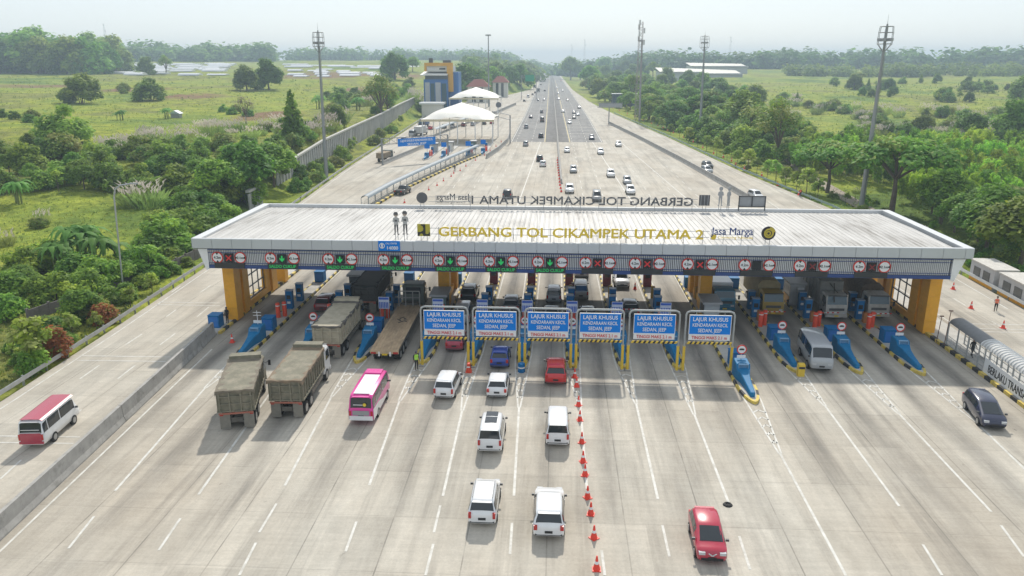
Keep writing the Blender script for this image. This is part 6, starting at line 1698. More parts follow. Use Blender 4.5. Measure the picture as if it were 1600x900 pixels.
# ------------------------------------------------------------------ people
skinm = M('skin', (.22, .115, .07), .6, var=.04)
def person(label, pos, rz, shirt, trousers, vest=None, cap=None, stride=.0, arm=0., group=None):
    t = thing('person', label, 'person', pos, rz)
    v = {}; 
    pts = [('pel', (0, 0, .95), .125), ('wst', (0, 0, 1.12), .12), ('chs', (0, 0, 1.33), .145), ('nck', (0, 0, 1.5), .055), ('hd', (0, -.015, 1.6), .085), ('top', (0, 0, 1.69), .075)]
    for s, n in ((-1, 'l'), (1, 'r')):
        st = stride * s
        pts += [('sh' + n, (s * .19, 0, 1.43), .07), ('el' + n, (s * .25, .03 - arm * .05, 1.16), .045), ('wr' + n, (s * .24, -.08 - arm * .22 - st * .3, .95 + arm * .16), .032), ('pa' + n, (s * .235, -.12 - arm * .28 - st * .34, .89 + arm * .18), .036),
                ('hp' + n, (s * .09, 0, .9), .1), ('kn' + n, (s * .1, -.03 + st * .28, .5), .062), ('an' + n, (s * .1, st * .55, .09), .042), ('to' + n, (s * .11, -.15 + st * .55, .045), .035)]
    idx = {p[0]: i for i, p in enumerate(pts)}
    ed = [('pel', 'wst'), ('wst', 'chs'), ('chs', 'nck'), ('nck', 'hd'), ('hd', 'top')]
    for n in 'lr': ed += [('chs', 'sh' + n), ('sh' + n, 'el' + n), ('el' + n, 'wr' + n), ('wr' + n, 'pa' + n), ('pel', 'hp' + n), ('hp' + n, 'kn' + n), ('kn' + n, 'an' + n), ('an' + n, 'to' + n)]
    me = bpy.data.meshes.new('p'); me.from_pydata([p[1] for p in pts], [(idx[a], idx[b]) for a, b in ed], [])
    o = bpy.data.objects.new('p', me); COL.objects.link(o)
    sk = o.modifiers.new('s', 'SKIN'); o.modifiers.new('u', 'SUBSURF').levels = 1
    for i, p in enumerate(pts):
        me.skin_vertices[0].data[i].radius = (p[2] * (1.12 if p[0] in ('chs', 'wst') else 1), p[2] * (.78 if p[0] in ('chs', 'wst', 'pel') else 1)); me.skin_vertices[0].data[i].use_root = p[0] == 'pel'
    dg = bpy.context.evaluated_depsgraph_get(); m2 = bpy.data.meshes.new_from_object(o.evaluated_get(dg)); bpy.data.objects.remove(o)
    bm = bmesh.new(); bm.from_mesh(m2)
    mb = MB()
    for n, s in (('l', -1), ('r', 1)):
        c = Vector(pts[idx['pa' + n]][1])
        for f in range(4): a = c + Vector((s * .004, -.03 + f * .02, -.02)); b = a + Vector((0, -.005, -.045 - .008 * (f in (1, 2)))); mb.tube(a, b, .0095, .009, 5); mb.tube(b, b + Vector((-s * .015, -.002, -.03)), .009, .007, 5)
        a = c + Vector((-s * .01, -.035, .0)); mb.tube(a, a + Vector((-s * .02, -.03, -.04)), .011, .008, 5)
    tm = bpy.data.meshes.new('f'); tm.from_pydata(mb.v, [], mb.f); bm.from_mesh(tm); bm.to_mesh(m2); bm.free()
    for m_ in (skinm, shirt, trousers, black): m2.materials.append(m_)
    for p in m2.polygons:
        c = p.center; p.use_smooth = True
        hand = abs(c.x) > .17 and c.z < 1.0 + arm * .1 and c.y < -.04 - stride * 0 and c.z > .7
        p.material_index = 3 if c.z < .1 else (0 if hand else (2 if c.z < .97 else (1 if c.z < 1.49 else 0)))
    m2.name = 'body'; mkobj('body', m2, t)
    MB().lathe([(.098, 1.63), (.1, 1.68), (.075, 1.745), (.02, 1.765)], n=14).build('cap' if cap else 'hair', cap or MATS['black_hair'], t, smooth=True)
    if cap: MB().prism([(-.07, -.08), (.07, -.08), (.05, -.17), (-.05, -.17)], .015, 'XY', 1.655).build('peak', cap, t)
    fm = MB()
    for s in (-1, 1): fm.box(s * .03, -.098, 1.625, .018, .01, .01)
    fm.box(0, -.1, 1.565, .04, .01, .008); fm.build('face', black, t); MB().prism([(-.012, 1.59), (.012, 1.59), (0, 1.625)], -.03, 'XZ', -.092).build('nose', skinm, t)
    if vest:
        rings = [[(.205 * k * math.cos(a), .145 * k * math.sin(a), z) for a in [2 * math.pi * j / 16 for j in range(16)]] for z, k in ((.98, .82), (1.12, .84), (1.3, 1.0), (1.42, .98), (1.47, .6))]
        MB().loft(rings, cap=False).build('vest', vest, t, smooth=True)
        MB().lathe([(1, 0), (1, .05)], n=16).build('vest_stripe', M('reflective_silver', (.7, .7, .68), .3), t, loc=(0, 0, 1.14)); KIDS[t.name][-1].scale = (.178, .127, 1)
    return t
M('black_hair', (.012, .011, .01), .7)
dark = M('cloth_black', (.02, .02, .024), .8); navyc = M('cloth_navy', (.02, .03, .07), .8)
hi = M('vest_lime', (.38, .75, .06), .6); ov = M('vest_orange', (.75, .16, .07), .6); wsh = M('cloth_white', (.6, .6, .6), .8)
person('officer in lime vest and dark uniform standing at the leftmost blue portal', at(651, 578), R(25), dark, dark, hi, navyc, .1)
person('person in dark clothes standing behind the blue cabinet at the left pillar', at(356, 505, .2), R(-20), dark, dark, None, navyc, 0)
person('worker in orange vest and dark trousers walking by the right site cabin', at(1555, 487), R(150), wsh, dark, ov, None, .35, .3)
person('worker in orange vest at the right guardrail, nearer the gate roof', at(1250, 308), R(160), dark, navyc, ov, None, .1)
person('worker in orange vest at the right guardrail, farther away', at(1149, 263), R(170), dark, navyc, ov, None, .05)
person('person in black walking under the grey end of the covered walkway', Vector((38.0, 67.6, .2)), R(10), dark, dark, None, None, .4)
person('person in dark clothes leaning by the left pipe-roofed walkway', Vector((at(705, 268).x + .9, at(705, 268).y, 0)), R(200), dark, dark, None, None, 0)
# ------------------------------------------------------------------ foliage
LF = dict(
    dark=leafmat('leaf_dark', (.13, .26, .042)), mid=leafmat('leaf_mid', (.22, .39, .052)), light=leafmat('leaf_light', (.33, .50, .065)),
    olive=leafmat('leaf_olive', (.31, .37, .095)), pale=leafmat('leaf_pale', (.38, .48, .15)), orange=leafmat('leaf_orange', (.36, .15, .04), objvar=.1),
    bamboo=leafmat('leaf_bamboo', (.32, .55, .06)), banana=leafmat('leaf_banana', (.20, .41, .085)), dry=leafmat('leaf_dry', (.28, .24, .18)), plume=leafmat('reed_plume', (.68, .62, .55), objvar=.1), blade=leafmat('reed_blade', (.30, .40, .11)))
bark = M('bark', (.13, .10, .075), .9, var=.3, scale=3)
def leafcloud(clumps, n, size, mats, name='crown', up=1.0, elong=1.5, shell=.45, seed=1, droop=0.):
    """many leaf-spray faces spread through a set of ellipsoid clumps; mats = list of (material, weight)"""
    r = np.random.default_rng(seed); n = int(n * .6); size *= 1.06
    w = np.array([c[3] * c[4] * c[5] for c in clumps]) ** .67; w /= w.sum()
    ci = r.choice(len(clumps), n, p=w); C = np.array(clumps)[ci]
    d = r.normal(size=(n, 3)); d /= np.linalg.norm(d, axis=1)[:, None]
    rad = (shell + (1 - shell) * r.random(n) ** .6)[:, None] * (1 + .13 * r.normal(size=(n, 1)))
    p = C[:, :3] + d * rad * C[:, 3:6]
    nrm = d * .8 + r.normal(size=(n, 3)) * .42; nrm[:, 2] += up; nrm /= np.linalg.norm(nrm, axis=1)[:, None]
    t = np.cross(nrm, r.normal(size=(n, 3))); t /= np.linalg.norm(t, axis=1)[:, None] + 1e-9
    t[:, 2] -= droop; t /= np.linalg.norm(t, axis=1)[:, None] + 1e-9
    b = np.cross(nrm, t)
    s = size * (.55 + .9 * r.random(n))[:, None]; a = t * s * elong * .5; bb = b * s * .5
    V4 = np.stack([p - a, p + bb * .9 + a * .1, p + a, p - bb * .9 + a * .1], 1).reshape(-1, 3)
    me = bpy.data.meshes.new(name)
    me.vertices.add(4 * n); me.vertices.foreach_set('co', V4.ravel())
    me.loops.add(4 * n); me.loops.foreach_set('vertex_index', np.arange(4 * n))
    me.polygons.add(n); me.polygons.foreach_set('loop_start', np.arange(0, 4 * n, 4)); 
    for m, _ in mats: me.materials.append(m)
    pw = np.array([x for _, x in mats]); 
    # light and dark clumps: material chosen mostly per clump
    cm = r.choice(len(mats), len(clumps), p=pw / pw.sum()); mi = cm[ci]; swap = r.random(n) < .4
    mi[swap] = r.choice(len(mats), swap.sum(), p=pw / pw.sum())
    me.polygons.foreach_set('material_index', mi.astype(np.int32)); me.update(calc_edges=True); me.validate()
    return me
def trunk_mesh(h, r, limbs, seed, name='trunk', m=None, spread=1., lean=0.):
    pr = random.Random(seed); mb = MB(); top = Vector((lean, pr.uniform(-.2, .2), h))
    mid = top * .5 + Vector((pr.uniform(-.15, .15), pr.uniform(-.15, .15), 0))
    mb.tube((0, 0, -.5), mid, r, r * .8, 9); mb.tube(mid, top, r * .8, r * .6, 9)
    for (x, y, z) in limbs:
        e = Vector((x, y, z)); k = top.lerp(e, .5) + Vector((pr.uniform(-.3, .3), pr.uniform(-.3, .3), .2)) * spread
        mb.tube(top * .96, k, r * .5, r * .34, 6); mb.tube(k, e, r * .34, r * .12, 6)
        for _ in range(2): mb.tube(k, e + Vector((pr.uniform(-1, 1), pr.uniform(-1, 1), pr.uniform(-.4, .6))) * spread, r * .2, r * .06, 4)
    return mb.mesh(name, m or bark)
def dome(n, rx, rz, z0, seed, cr=.42, flat=False):
    pr = random.Random(seed); out = []
    for k in range(n):
        a = k * 2.4 + pr.uniform(-.4, .4); q = math.sqrt((k + .5) / n); x, y = rx * q * math.cos(a) * .78, rx * q * math.sin(a) * .78
        z = z0 + rz * (1 - q * q) * (.55 if flat else .8) * pr.uniform(.75, 1.15) + (pr.uniform(-.1, .15) * rz)
        s = rx * cr * pr.uniform(.75, 1.2); out.append((x, y, z, s, s, s * (.45 if flat else .75)))
    return out
PROTO = {}
def tree_proto(key, clumps, n, size, mats, th, tr, seed, **k):
    cr = leafcloud(clumps, n, size, mats, 'crown', seed=seed, **k)
    tk = trunk_mesh(th, tr, [(c[0] * .85, c[1] * .85, c[2]) for c in clumps[::max(1, len(clumps) // 7)]], seed, spread=max(.6, clumps[0][3] * .3))
    PROTO[key] = ('tree', cr, tk)
def bush_proto(key, clumps, n, size, mats, seed, **k):
    cr = leafcloud(clumps, n, size, mats, 'foliage', seed=seed, **k)
    mb = MB(); pr = random.Random(seed)
    for c in clumps[:5]: mb.tube((c[0] * .2, c[1] * .2, -.3), (c[0] * .8, c[1] * .8, c[2]), .07, .02, 5)
    PROTO[key] = ('bush', cr, mb.mesh('stem', bark))
D_, M_, L_, O_, P_ = LF['dark'], LF['mid'], LF['light'], LF['olive'], LF['pale']
# trees are modelled about 10 m tall
for s in range(3): tree_proto(f'broad{s}', dome(21, 4.6, 4.4, 4.2, s + 1, .36), 9000, .40, [(D_, 3), (M_, 4), (L_, 1.2)], 3.2, .3, s + 1)
for s in range(2): tree_proto(f'umbrella{s}', dome(26, 6.4, 3.2, 5.6, s + 11, .27, True), 12000, .33, [(D_, 4), (M_, 3), (O_, 2)], 3.6, .34, s + 11, shell=.3)
for s in range(2): tree_proto(f'sparse{s}', dome(15, 4.4, 5.0, 5.0, s + 21, .36), 4200, .30, [(O_, 3), (M_, 2), (D_, 2)], 2.4, .32, s + 21, shell=.1)
for s in range(2): tree_proto(f'round{s}', [(x, y, max(1.2, z - 2.6), a, b, c * 1.15) for x, y, z, a, b, c in dome(24, 4.0, 6.8, 4.0, s + 31, .38)], 9000, .42, [(D_, 5), (M_, 2)], 1.8, .3, s + 31)
for s in range(2): tree_proto(f'young{s}', dome(9, 2.6, 4.6, 4.2, s + 41, .48), 1500, .52, [(P_, 3), (M_, 2), (L_, 2)], 4.0, .14, s + 41, shell=.3)
tree_proto('cone0', [(0, 0, z, r, r, 1.5) for z, r in ((2, 2.3), (3.6, 2.0), (5.2, 1.5), (6.8, 1.0), (8.4, .55))] , 2200, .5, [(M_, 3), (D_, 2)], 5, .15, 51, up=.2)
tree_proto('dry0', dome(10, 3.6, 4.4, 5, 61, .4), 620, .38, [(LF['dry'], 3), (O_, 2)], 3, .24, 61, shell=.1)
tree_proto('papaya0', [(0, 0, 8.6, 1.9, 1.9, .9)], 260, .9, [(M_, 1), (L_, 1)], 8.2, .14, 63, elong=2.2, shell=.4)
# bushes are modelled about 4 m tall, 6 m wide
for s in range(4): bush_proto(f'bush{s}', [(x, y, max(.6, z * random.Random(s * 31 + int(a * 100)).uniform(.7, 1.25)), a, b, c) for x, y, z, a, b, c in dome(18, 3.2, 3.0, .9, s + 71, .34)], 5200, .30, [(D_, 3), (M_, 4), (L_, 1.6)], s + 71)
for s in range(2): bush_proto(f'olivebush{s}', [(x, y, max(.6, z), a, b, c) for x, y, z, a, b, c in dome(16, 3.2, 2.7, .8, s + 81, .35)], 4200, .29, [(O_, 3), (M_, 2), (D_, 1)], s + 81)
def plumes(key, n, h, spread, mats, seed, leaves_, size, lean=.35):
    pr = random.Random(seed); cl = []
    for k in range(n):
        a = pr.uniform(0, 6.28); q = spread * math.sqrt(pr.random()); x, y = q * math.cos(a), q * math.sin(a); hh = h * pr.uniform(.7, 1.05)
        for z in (.3, .6, .85): f = z ** 2 * lean * 2; cl.append((x * (1 + f), y * (1 + f), hh * z, .55 + .25 * z, .55 + .25 * z, hh * .2))
    me = leafcloud(cl, leaves_, size, mats, 'foliage', up=.1, elong=2.6, shell=.2, seed=seed, droop=.5)
    mb = MB()
    for c in cl[::3]: mb.tube((c[0] * .6, c[1] * .6, -.3), (c[0], c[1], c[2] * 2.6), .05, .02, 5)
    PROTO[key] = ('bush', me, mb.mesh('stem', M('culm_green', (.16, .19, .05), .6)))
for s in range(3): plumes(f'bamboo{s}', 13, 7.0, 2.3, [(LF['bamboo'], 4), (M_, 2), (L_, 2)], s + 91, 5200, .30)
def banana(key, seed):
    pr = random.Random(seed); lf = MB(); st = MB()
    for k in range(5):
        a = pr.uniform(0, 6.28); q = pr.uniform(.2, 1.5); x, y = q * math.cos(a), q * math.sin(a); h = pr.uniform(2.2, 3.4)
        st.tube((x, y, -.2), (x, y, h), .16, .10, 7)
        for j in range(8):
            b = j * .8 + pr.uniform(-.2, .2); L = pr.uniform(1.8, 2.7); rise = pr.uniform(1.2, 2.6); d = Vector((math.cos(b), math.sin(b), 0)); n = Vector((-d.y, d.x, 0)); rows = []
            for i in range(6):
                u = i / 5; c = Vector((x, y, h)) + d * L * u + Vector((0, 0, rise * (u * 2.0 - 2.3 * u * u))); wd = .36 * math.sin(min(1, u * 1.05 + .08) * math.pi) ** .6 if u < 1 else .02
                rows.append((c - n * wd + Vector((0, 0, -.10 * (i % 2))), c + Vector((0, 0, .06)), c + n * wd + Vector((0, 0, -.10 * (i % 2)))))
            lf.add([v for r in rows for v in r], [(3 * i + m, 3 * i + m + 1, 3 * i + m + 4, 3 * i + m + 3) for i in range(5) for m in (0, 1)])
    PROTO[key] = ('bush', lf.mesh('foliage', LF['banana'], True, 50), st.mesh('stem', M('culm_green', (.16, .19, .05), .6)))
banana('banana0', 3); banana('banana1', 8)
def reed(key, seed, n=140, pl=30):
    r = np.random.default_rng(seed); mb = MB()
    for k in range(n + pl):
        a = r.random() * 6.28; q = 1.6 * math.sqrt(r.random()); x, y = q * math.cos(a), q * math.sin(a); h = 1.2 + 1.3 * r.random(); lx, ly = (x * .35 + r.normal() * .25), (y * .35 + r.normal() * .25); n2 = (math.cos(a + 1.6) * .05, math.sin(a + 1.6) * .05)
        mb.cur = 0
        if k < n: mb.add([(x - n2[0], y - n2[1], 0), (x + n2[0], y + n2[1], 0), (x + lx + n2[0] * .8, y + ly + n2[1] * .8, h * .75), (x + lx * 1.8, y + ly * 1.8, h)], [(0, 1, 2, 3)])
        else:
            mb.cur = 1; h += .55; c = Vector((x + lx * .8, y + ly * .8, h)); e = c + Vector((.35 + r.normal() * .15, r.normal() * .15, .75)); w = .10
            mb.add([c, c + Vector((w, 0, .3)), e, c + Vector((-w, 0, .35)), c + Vector((0, w, .3)), c + Vector((0, -w, .35))], [(0, 1, 2, 3), (0, 4, 2, 5)])
            mb.cur = 0; mb.add([(x, y, 0), (x + .03, y, 0), c + Vector((.02, 0, 0)), c], [(0, 1, 2, 3)])
    PROTO[key] = ('bush', mb.mesh('foliage', [LF['blade'], LF['plume']]), None)
reed('reed0', 5); reed('reed1', 6, 90, 70)
bush_proto('topiary0', [(0, 0, 1.1, .95, .95, 1.15), (0, 0, 1.9, .6, .6, .9)], 1500, .20, [(M_, 1), (L_, 1)], 101, shell=.75)
bush_proto('topiary1', [(0, 0, 1.2, 1.25, 1.25, 1.3), (0, 0, 2.0, .9, .9, .8)], 1800, .22, [(LF['orange'], 4), (M_, 1)], 102, shell=.75)
placed = 0
def plant(key, p, scale, label, cat=None, group=None, name=None, sq=1.):
    global placed
    kind, cr, tk = PROTO[key]; placed += 1
    pr = random.Random(placed * 17 + 3); p = Vector(p)
    t = thing(name or {'tree': 'tree', 'bush': 'bush'}[kind], label, cat or kind, p, pr.uniform(0, 6.28), group)
    s = scale * pr.uniform(.93, 1.07); t.scale = (s * pr.uniform(.92, 1.1), s * pr.uniform(.92, 1.1), s * sq)
    mkobj(cr.name.split('.')[0], cr, t)
    if tk: mkobj(tk.name.split('.')[0], tk, t)
    return t
HT = dict(broad=9.5, umbrella=9.2, sparse=10.2, round=10., young=9.3, cone=9.5, dry=9.8, papaya=9.4, bush=4.1, olivebush=3.6, bamboo=7.4, banana=4.6, reed=3.3, topiary=2.9)
def hpx(key, g, npx):
    """scale so that the plant shows npx pixels tall from where the photographer is"""
    d = (g.x ** 2 + g.y ** 2 + (g.z - HCAM) ** 2) ** .5
    return npx * d / F / HT[''.join(c for c in key if not c.isdigit())] / .96
def at_px(key, px, py, npx, label, **k):
    g = ground(px, py); g.z -= .15
    return plant(key, g, hpx(key, g, npx), label, **k)
# --- trees that stand out, left meadow
for a in [('round0', 618, 124, 48, 'tall dense dark tree alone before the greenhouses'), ('round0', 386, 142, 48, 'left one of a pair of dark trees beside the left mast'), ('round1', 421, 140, 54, 'right one of a pair of dark trees beside the left mast, taller'),
          ('round1', 229, 117, 28, 'rounded dark tree in front of the white greenhouses'), ('sparse0', 260, 116, 26, 'small thin-trunked tree right of the rounded one before the greenhouses'), ('bush3', 128, 162, 34, 'slender tree in the middle of the left meadow'),
          ('bush1', 236, 157, 28, 'small dark tree standing in the left meadow centre'), ('sparse0', 596, 186, 62, 'tall bare-limbed tree by the bend of the concrete wall'), ('sparse1', 606, 180, 48, 'thinner bare-limbed tree right beside the one at the wall bend'), ('dry0', 385, 194, 40, 'leafless dry tree in the left meadow'),
          ('cone0', 460, 226, 72, 'pointed conifer-like tree left of the concrete wall'), ('round1', 525, 196, 36, 'dark round tree behind the left mast'), ('round0', 48, 236, 32, 'small dark tree at the left meadow edge'), ('bush2', 98, 224, 44, 'feathery grey-green tree at the left meadow edge'), ('broad1', 645, 112, 24, 'faint distant tree left of the office block'),
          ('broad2', 705, 150, 26, 'green tree right beside the office block'), ('round0', 735, 128, 34, 'dark tree behind the red-roofed houses'),
          ('papaya0', 92, 300, 30, 'thin papaya-like plant at the left edge thicket'), ('broad0', 388, 316, 92, 'big leafy tree beside the left rear corner of the roof'), ('broad1', 428, 292, 66, 'green tree hugging the short ribbed wall'), ('broad2', 345, 318, 70, 'bushy tree left of the roof rear corner'),
          ('young0', 55, 575, 84, 'thin young tree at the left edge beyond the guardrail'), ('broad2', 492 / 3.75, 502, 52, 'rounded small tree beyond the guardrail left of the orange shrub'), ('young1', 115, 528, 42, 'pale yellow-green young tree beside the orange shrub'), ('young0', 175, 480, 36, 'pale young tree under the street lamp, left one'), ('young1', 204, 478, 34, 'pale young tree under the street lamp, right one'), ('young0', 238, 456, 34, 'pale young tree by the guardrail nearer the gate'), ('young1', 152, 518, 30, 'small pale tree between the orange shrubs')]:
    at_px(*a[:4], a[4], name='tree')
for a in [('topiary1', 88, 558, 46, 'big orange-leaved clipped shrub by the left guardrail'), ('topiary1', 160, 507, 34, 'orange-leaved clipped shrub farther along the left guardrail'), ('topiary1', 172, 503, 28, 'small orange and green clipped shrub beside the farther orange one'), ('topiary0', 60, 578, 42, 'green clipped cone shrub left of the big orange shrub'), ('topiary0', 43, 588, 38, 'green clipped cone shrub nearest the left edge')]:
    at_px(*a[:4], a[4], name='shrub', cat='shrub')
for a in [('banana0', 128, 418, 62, 'large banana clump left of the street lamp'), ('banana1', 160, 424, 58, 'banana clump right beside the street lamp foot'), ('banana0', 100, 428, 50, 'lower banana clump in the left thicket'), ('banana1', 190, 188, 14, 'little palm in the middle of the left meadow'), ('banana0', 262, 186, 16, 'small palm beside the field hut'), ('banana1', 500, 170, 20, 'palm clump left of the floodlight mast'), ('banana0', 560, 172, 18, 'palm clump right of the floodlight mast'), ('banana1', 30, 318, 34, 'banana clump in the left edge thicket')]:
    at_px(*a[:4], a[4], name='banana_plant', cat='banana plant')
# --- right-hand trees that stand out
for a in [('sparse0', 1213, 252, 92, 'big upswept tree with many bare limbs on the right'), ('umbrella0', 1293, 296, 72, 'spreading tree with forked trunk beside the dirt path'), ('umbrella1', 1393, 328, 112, 'widest umbrella tree right of the leaning mast'), ('sparse1', 1180, 232, 66, 'tree with grey limbs left of the big upswept tree'), ('broad0', 1160, 212, 62, 'green tree behind the farther mast'), ('umbrella0', 1105, 196, 52, 'broad tree behind the roadside trees near the farther mast'),
          ('broad0', 1540, 400, 100, 'large dense tree behind the site cabins'), ('broad2', 1592, 425, 104, 'large dense tree at the right edge behind the second site cabin'), ('broad1', 1470, 345, 66, 'leafy tree behind the right roof corner'), ('round1', 1510, 140, 20, 'round dark tree alone in the right meadow'), ('round0', 1594, 160, 42, 'tall dark tree at the right edge of the meadow'), ('round1', 1582, 226, 64, 'big dark tree at the right edge above the bamboo'), ('broad2', 1515, 222, 42, 'rounded tree at the meadow edge above the bamboo'), ('broad1', 1440, 212, 30, 'low spreading tree at the meadow edge'), ('umbrella0', 1340, 132, 18, 'small tree group tree in the right meadow by the mast'), ('round0', 1335, 140, 26, 'dark tree just left of the leaning mast in the meadow'), ('round1', 1464, 130, 14, 'small dark tree in the far right meadow'), ('round0', 1388, 142, 22, 'dark tree just right of the leaning mast in the meadow')]:
    at_px(*a[:4], a[4], name='tree')
prv = random.Random(5)
def inpoly(x, y, poly):
    c = False
    for (x0, y0), (x1, y1) in zip(poly, poly[1:] + poly[:1]):
        if (y0 > y) != (y1 > y) and x < (x1 - x0) * (y - y0) / (y1 - y0) + x0: c = not c
    return c
def scatter(poly, n, keys, hpx0, hpx1, label, group, cat=None, name=None, smin=.0, smax=9., clump=0):
    x0, x1 = min(p[0] for p in poly), max(p[0] for p in poly); y0, y1 = min(p[1] for p in poly), max(p[1] for p in poly); k = 0; tries = 0; done = []
    cx = cy = None
    while k < n and tries < n * 90:
        tries += 1; x, y = prv.uniform(x0, x1), prv.uniform(y0, y1)
        if clump:
            if cx is None or tries % clump == 0: cx, cy = x, y
            x, y = cx + prv.gauss(0, hpx1 * 1.3), cy + prv.gauss(0, hpx1 * .16)
        if not inpoly(x, y, poly): continue
        f = (y - y0) / max(1, y1 - y0); h = (hpx0 + (hpx1 - hpx0) * f) * prv.uniform(.72, 1.28)
        if any(abs(x - a) < h * (.25 if clump else .5) and abs(y - b) < h * (.05 if clump else .22) for a, b in done): continue
        done.append((x, y)); key = prv.choice(keys); g = ground(x, y)
        xl, xr = interp(LEFT, g.y), interp(RIGHT, g.y)
        if xl - 2.4 < g.x < xr + 2.4: continue
        g.z -= .15; s = min(smax, max(smin, hpx(key, g, h))); plant(key, g, s, label, cat, group, name); k += 1
B4 = ['bush0', 'bush1', 'bush2', 'bush3']
scatter([(0, 305), (110, 300), (250, 325), (360, 320), (450, 300), (450, 250), (300, 252), (130, 262), (0, 262)], 44, B4 + ['broad0', 'broad2', 'bush1'], 24, 40, 'dense green bush in the thicket across the left slope', 'bushes across the left slope', 'bush', 'bush')
scatter([(0, 262), (110, 250), (200, 262), (430, 255), (450, 215), (340, 225), (220, 235), (0, 250)], 22, B4 + ['olivebush0', 'olivebush1'], 18, 28, 'bush in the loose belt above the left thicket', 'bushes above the left thicket', 'bush', 'bush')
scatter([(0, 480), (40, 420), (215, 425), (330, 350), (318, 395), (205, 452), (110, 478), (0, 500)], 20, B4 + ['bush0', 'broad1'], 32, 42, 'tall dark green bush in the near left thicket', 'bushes in the near left thicket', 'bush', 'bush')
scatter([(215, 420), (240, 350), (330, 335), (380, 345), (318, 395)], 14, B4, 36, 46, 'leafy bush on the bank beside the left end of the roof', 'bushes beside the left end of the roof', 'bush', 'bush')
scatter([(0, 620), (0, 560), (140, 480), (310, 398), (314, 408), (160, 508), (0, 610)], 26, ['bush0', 'bush2', 'olivebush0', 'young0'], 18, 26, 'low shrub on the verge behind the left guardrail', 'shrubs behind the left guardrail', 'shrub', 'shrub', smax=.8)
scatter([(440, 300), (470, 270), (640, 185), (660, 175), (660, 190), (545, 258), (470, 318)], 20, ['bush1', 'olivebush1', 'young1', 'young0'], 22, 16, 'shrub on the strip between concrete wall and guardrail', 'shrubs below the concrete wall', 'shrub', 'shrub', smax=.9)
scatter([(440, 240), (500, 215), (640, 160), (650, 130), (520, 150), (440, 190)], 26, B4 + ['olivebush0', 'reed1'], 16, 20, 'green bush in the overgrown field behind the concrete wall', 'bushes behind the concrete wall', 'bush', 'bush')
scatter([(0, 240), (450, 235), (650, 150), (640, 125), (300, 125), (0, 130)], 30, ['bush2', 'olivebush1', 'bush0', 'olivebush0'], 9, 13, 'small scattered bush in the open left meadow', 'small bushes in the left meadow', 'bush', 'bush', clump=6)
scatter([(0, 400), (30, 330), (210, 330), (320, 335), (200, 410)], 6, ['bush3', 'olivebush0', 'reed0'], 16, 22, 'lone low shrub on the bright left grass slope', 'shrubs on the bright grass slope', 'shrub', 'shrub')
scatter([(165, 235), (215, 222), (330, 205), (440, 195), (440, 212), (330, 222), (240, 236), (170, 250)], 36, ['reed0', 'reed1'], 15, 20, 'clump of tall reed grass with white plumes in the left meadow', 'plumed reed clumps in the left meadow', 'reed clump', 'reed_clump')
scatter([(450, 235), (560, 190), (570, 175), (470, 195), (440, 215)], 10, ['reed0', 'reed1'], 18, 20, 'clump of white-plumed reeds behind the concrete wall', 'plumed reeds behind the concrete wall', 'reed clump', 'reed_clump')
scatter([(640, 170), (665, 160), (668, 150), (645, 150)], 6, ['reed0', 'reed1'], 14, 16, 'pale reed clump in front of the office block', 'reeds before the office block', 'reed clump', 'reed_clump')
scatter([(208, 325), (232, 325), (236, 318), (208, 318)], 3, ['reed0', 'reed1'], 30, 34, 'reed clump with pale plumes under the street lamp head', 'reeds under the street lamp', 'reed clump', 'reed_clump')
scatter([(650, 178), (700, 172), (715, 166), (660, 168)], 9, ['bush0', 'bush2', 'reed1'], 14, 18, 'green bush in front of the blue office block', 'bushes before the office block', 'bush', 'bush')
# right side
row = [(962, 172), (976, 177), (990, 184), (1003, 190), (1016, 196), (1030, 202), (1044, 208), (1058, 214), (1072, 221), (1086, 228), (1100, 234), (1116, 242), (1132, 250), (1148, 258), (1164, 265), (1178, 272), (1194, 279), (1208, 285), (1222, 291), (1238, 298), (1252, 304), (1268, 311)]
for i, (x, y) in enumerate(row):
    g = ground(x + 4, y); xr = interp(RIGHT, g.y); g.x = max(g.x, xr + 2.0); g.z = terrain(g.x, g.y)
    plant(f'young{i % 2}', g, .50 + .07 * (i % 3), 'pale young tree in the row along the right service road guardrail', 'tree', 'young trees along the right guardrail', 'young_tree')
scatter([(1230, 262), (1290, 240), (1420, 235), (1600, 250), (1600, 330), (1500, 330), (1440, 322), (1330, 278)], 75, ['bamboo0', 'bamboo1', 'bamboo2', 'bamboo0', 'bamboo1'], 34, 48, 'feathery bright green bamboo clump on the right', 'bamboo clumps on the right', 'bamboo', 'bamboo')
scatter([(1440, 330), (1600, 330), (1600, 420), (1530, 400)], 16, ['umbrella0', 'broad2', 'broad0', 'broad1'], 52, 64, 'dense tree in the wood behind the site cabins', 'trees behind the site cabins', 'tree', 'tree')
scatter([(880, 118), (1000, 140), (1180, 200), (1250, 215), (1230, 240), (1150, 225), (1010, 185), (955, 160), (895, 128)], 46, ['broad0', 'broad1', 'broad2', 'umbrella0', 'umbrella1', 'sparse1'], 26, 46, 'tree in the wooded belt along the right of the motorway', 'trees along the right of the motorway', 'tree', 'tree')
scatter([(880, 112), (1010, 118), (1170, 160), (1190, 190), (1000, 140)], 30, ['broad0', 'broad2', 'round1'], 22, 34, 'hazy tree in the rear of the right roadside wood', 'rear trees of the right roadside wood', 'tree', 'tree')
scatter([(1140, 255), (1200, 248), (1330, 310), (1420, 350), (1380, 345), (1290, 318)], 14, ['bush0', 'bush3', 'olivebush0', 'reed0'], 7, 11, 'low bush between the right guardrail and the dirt path', 'bushes along the dirt path', 'bush', 'bush', smax=.8)
scatter([(1190, 225), (1270, 215), (1380, 225), (1290, 250), (1240, 262)], 16, B4, 22, 28, 'leafy bush behind the big upswept tree', 'bushes behind the upswept tree', 'bush', 'bush')
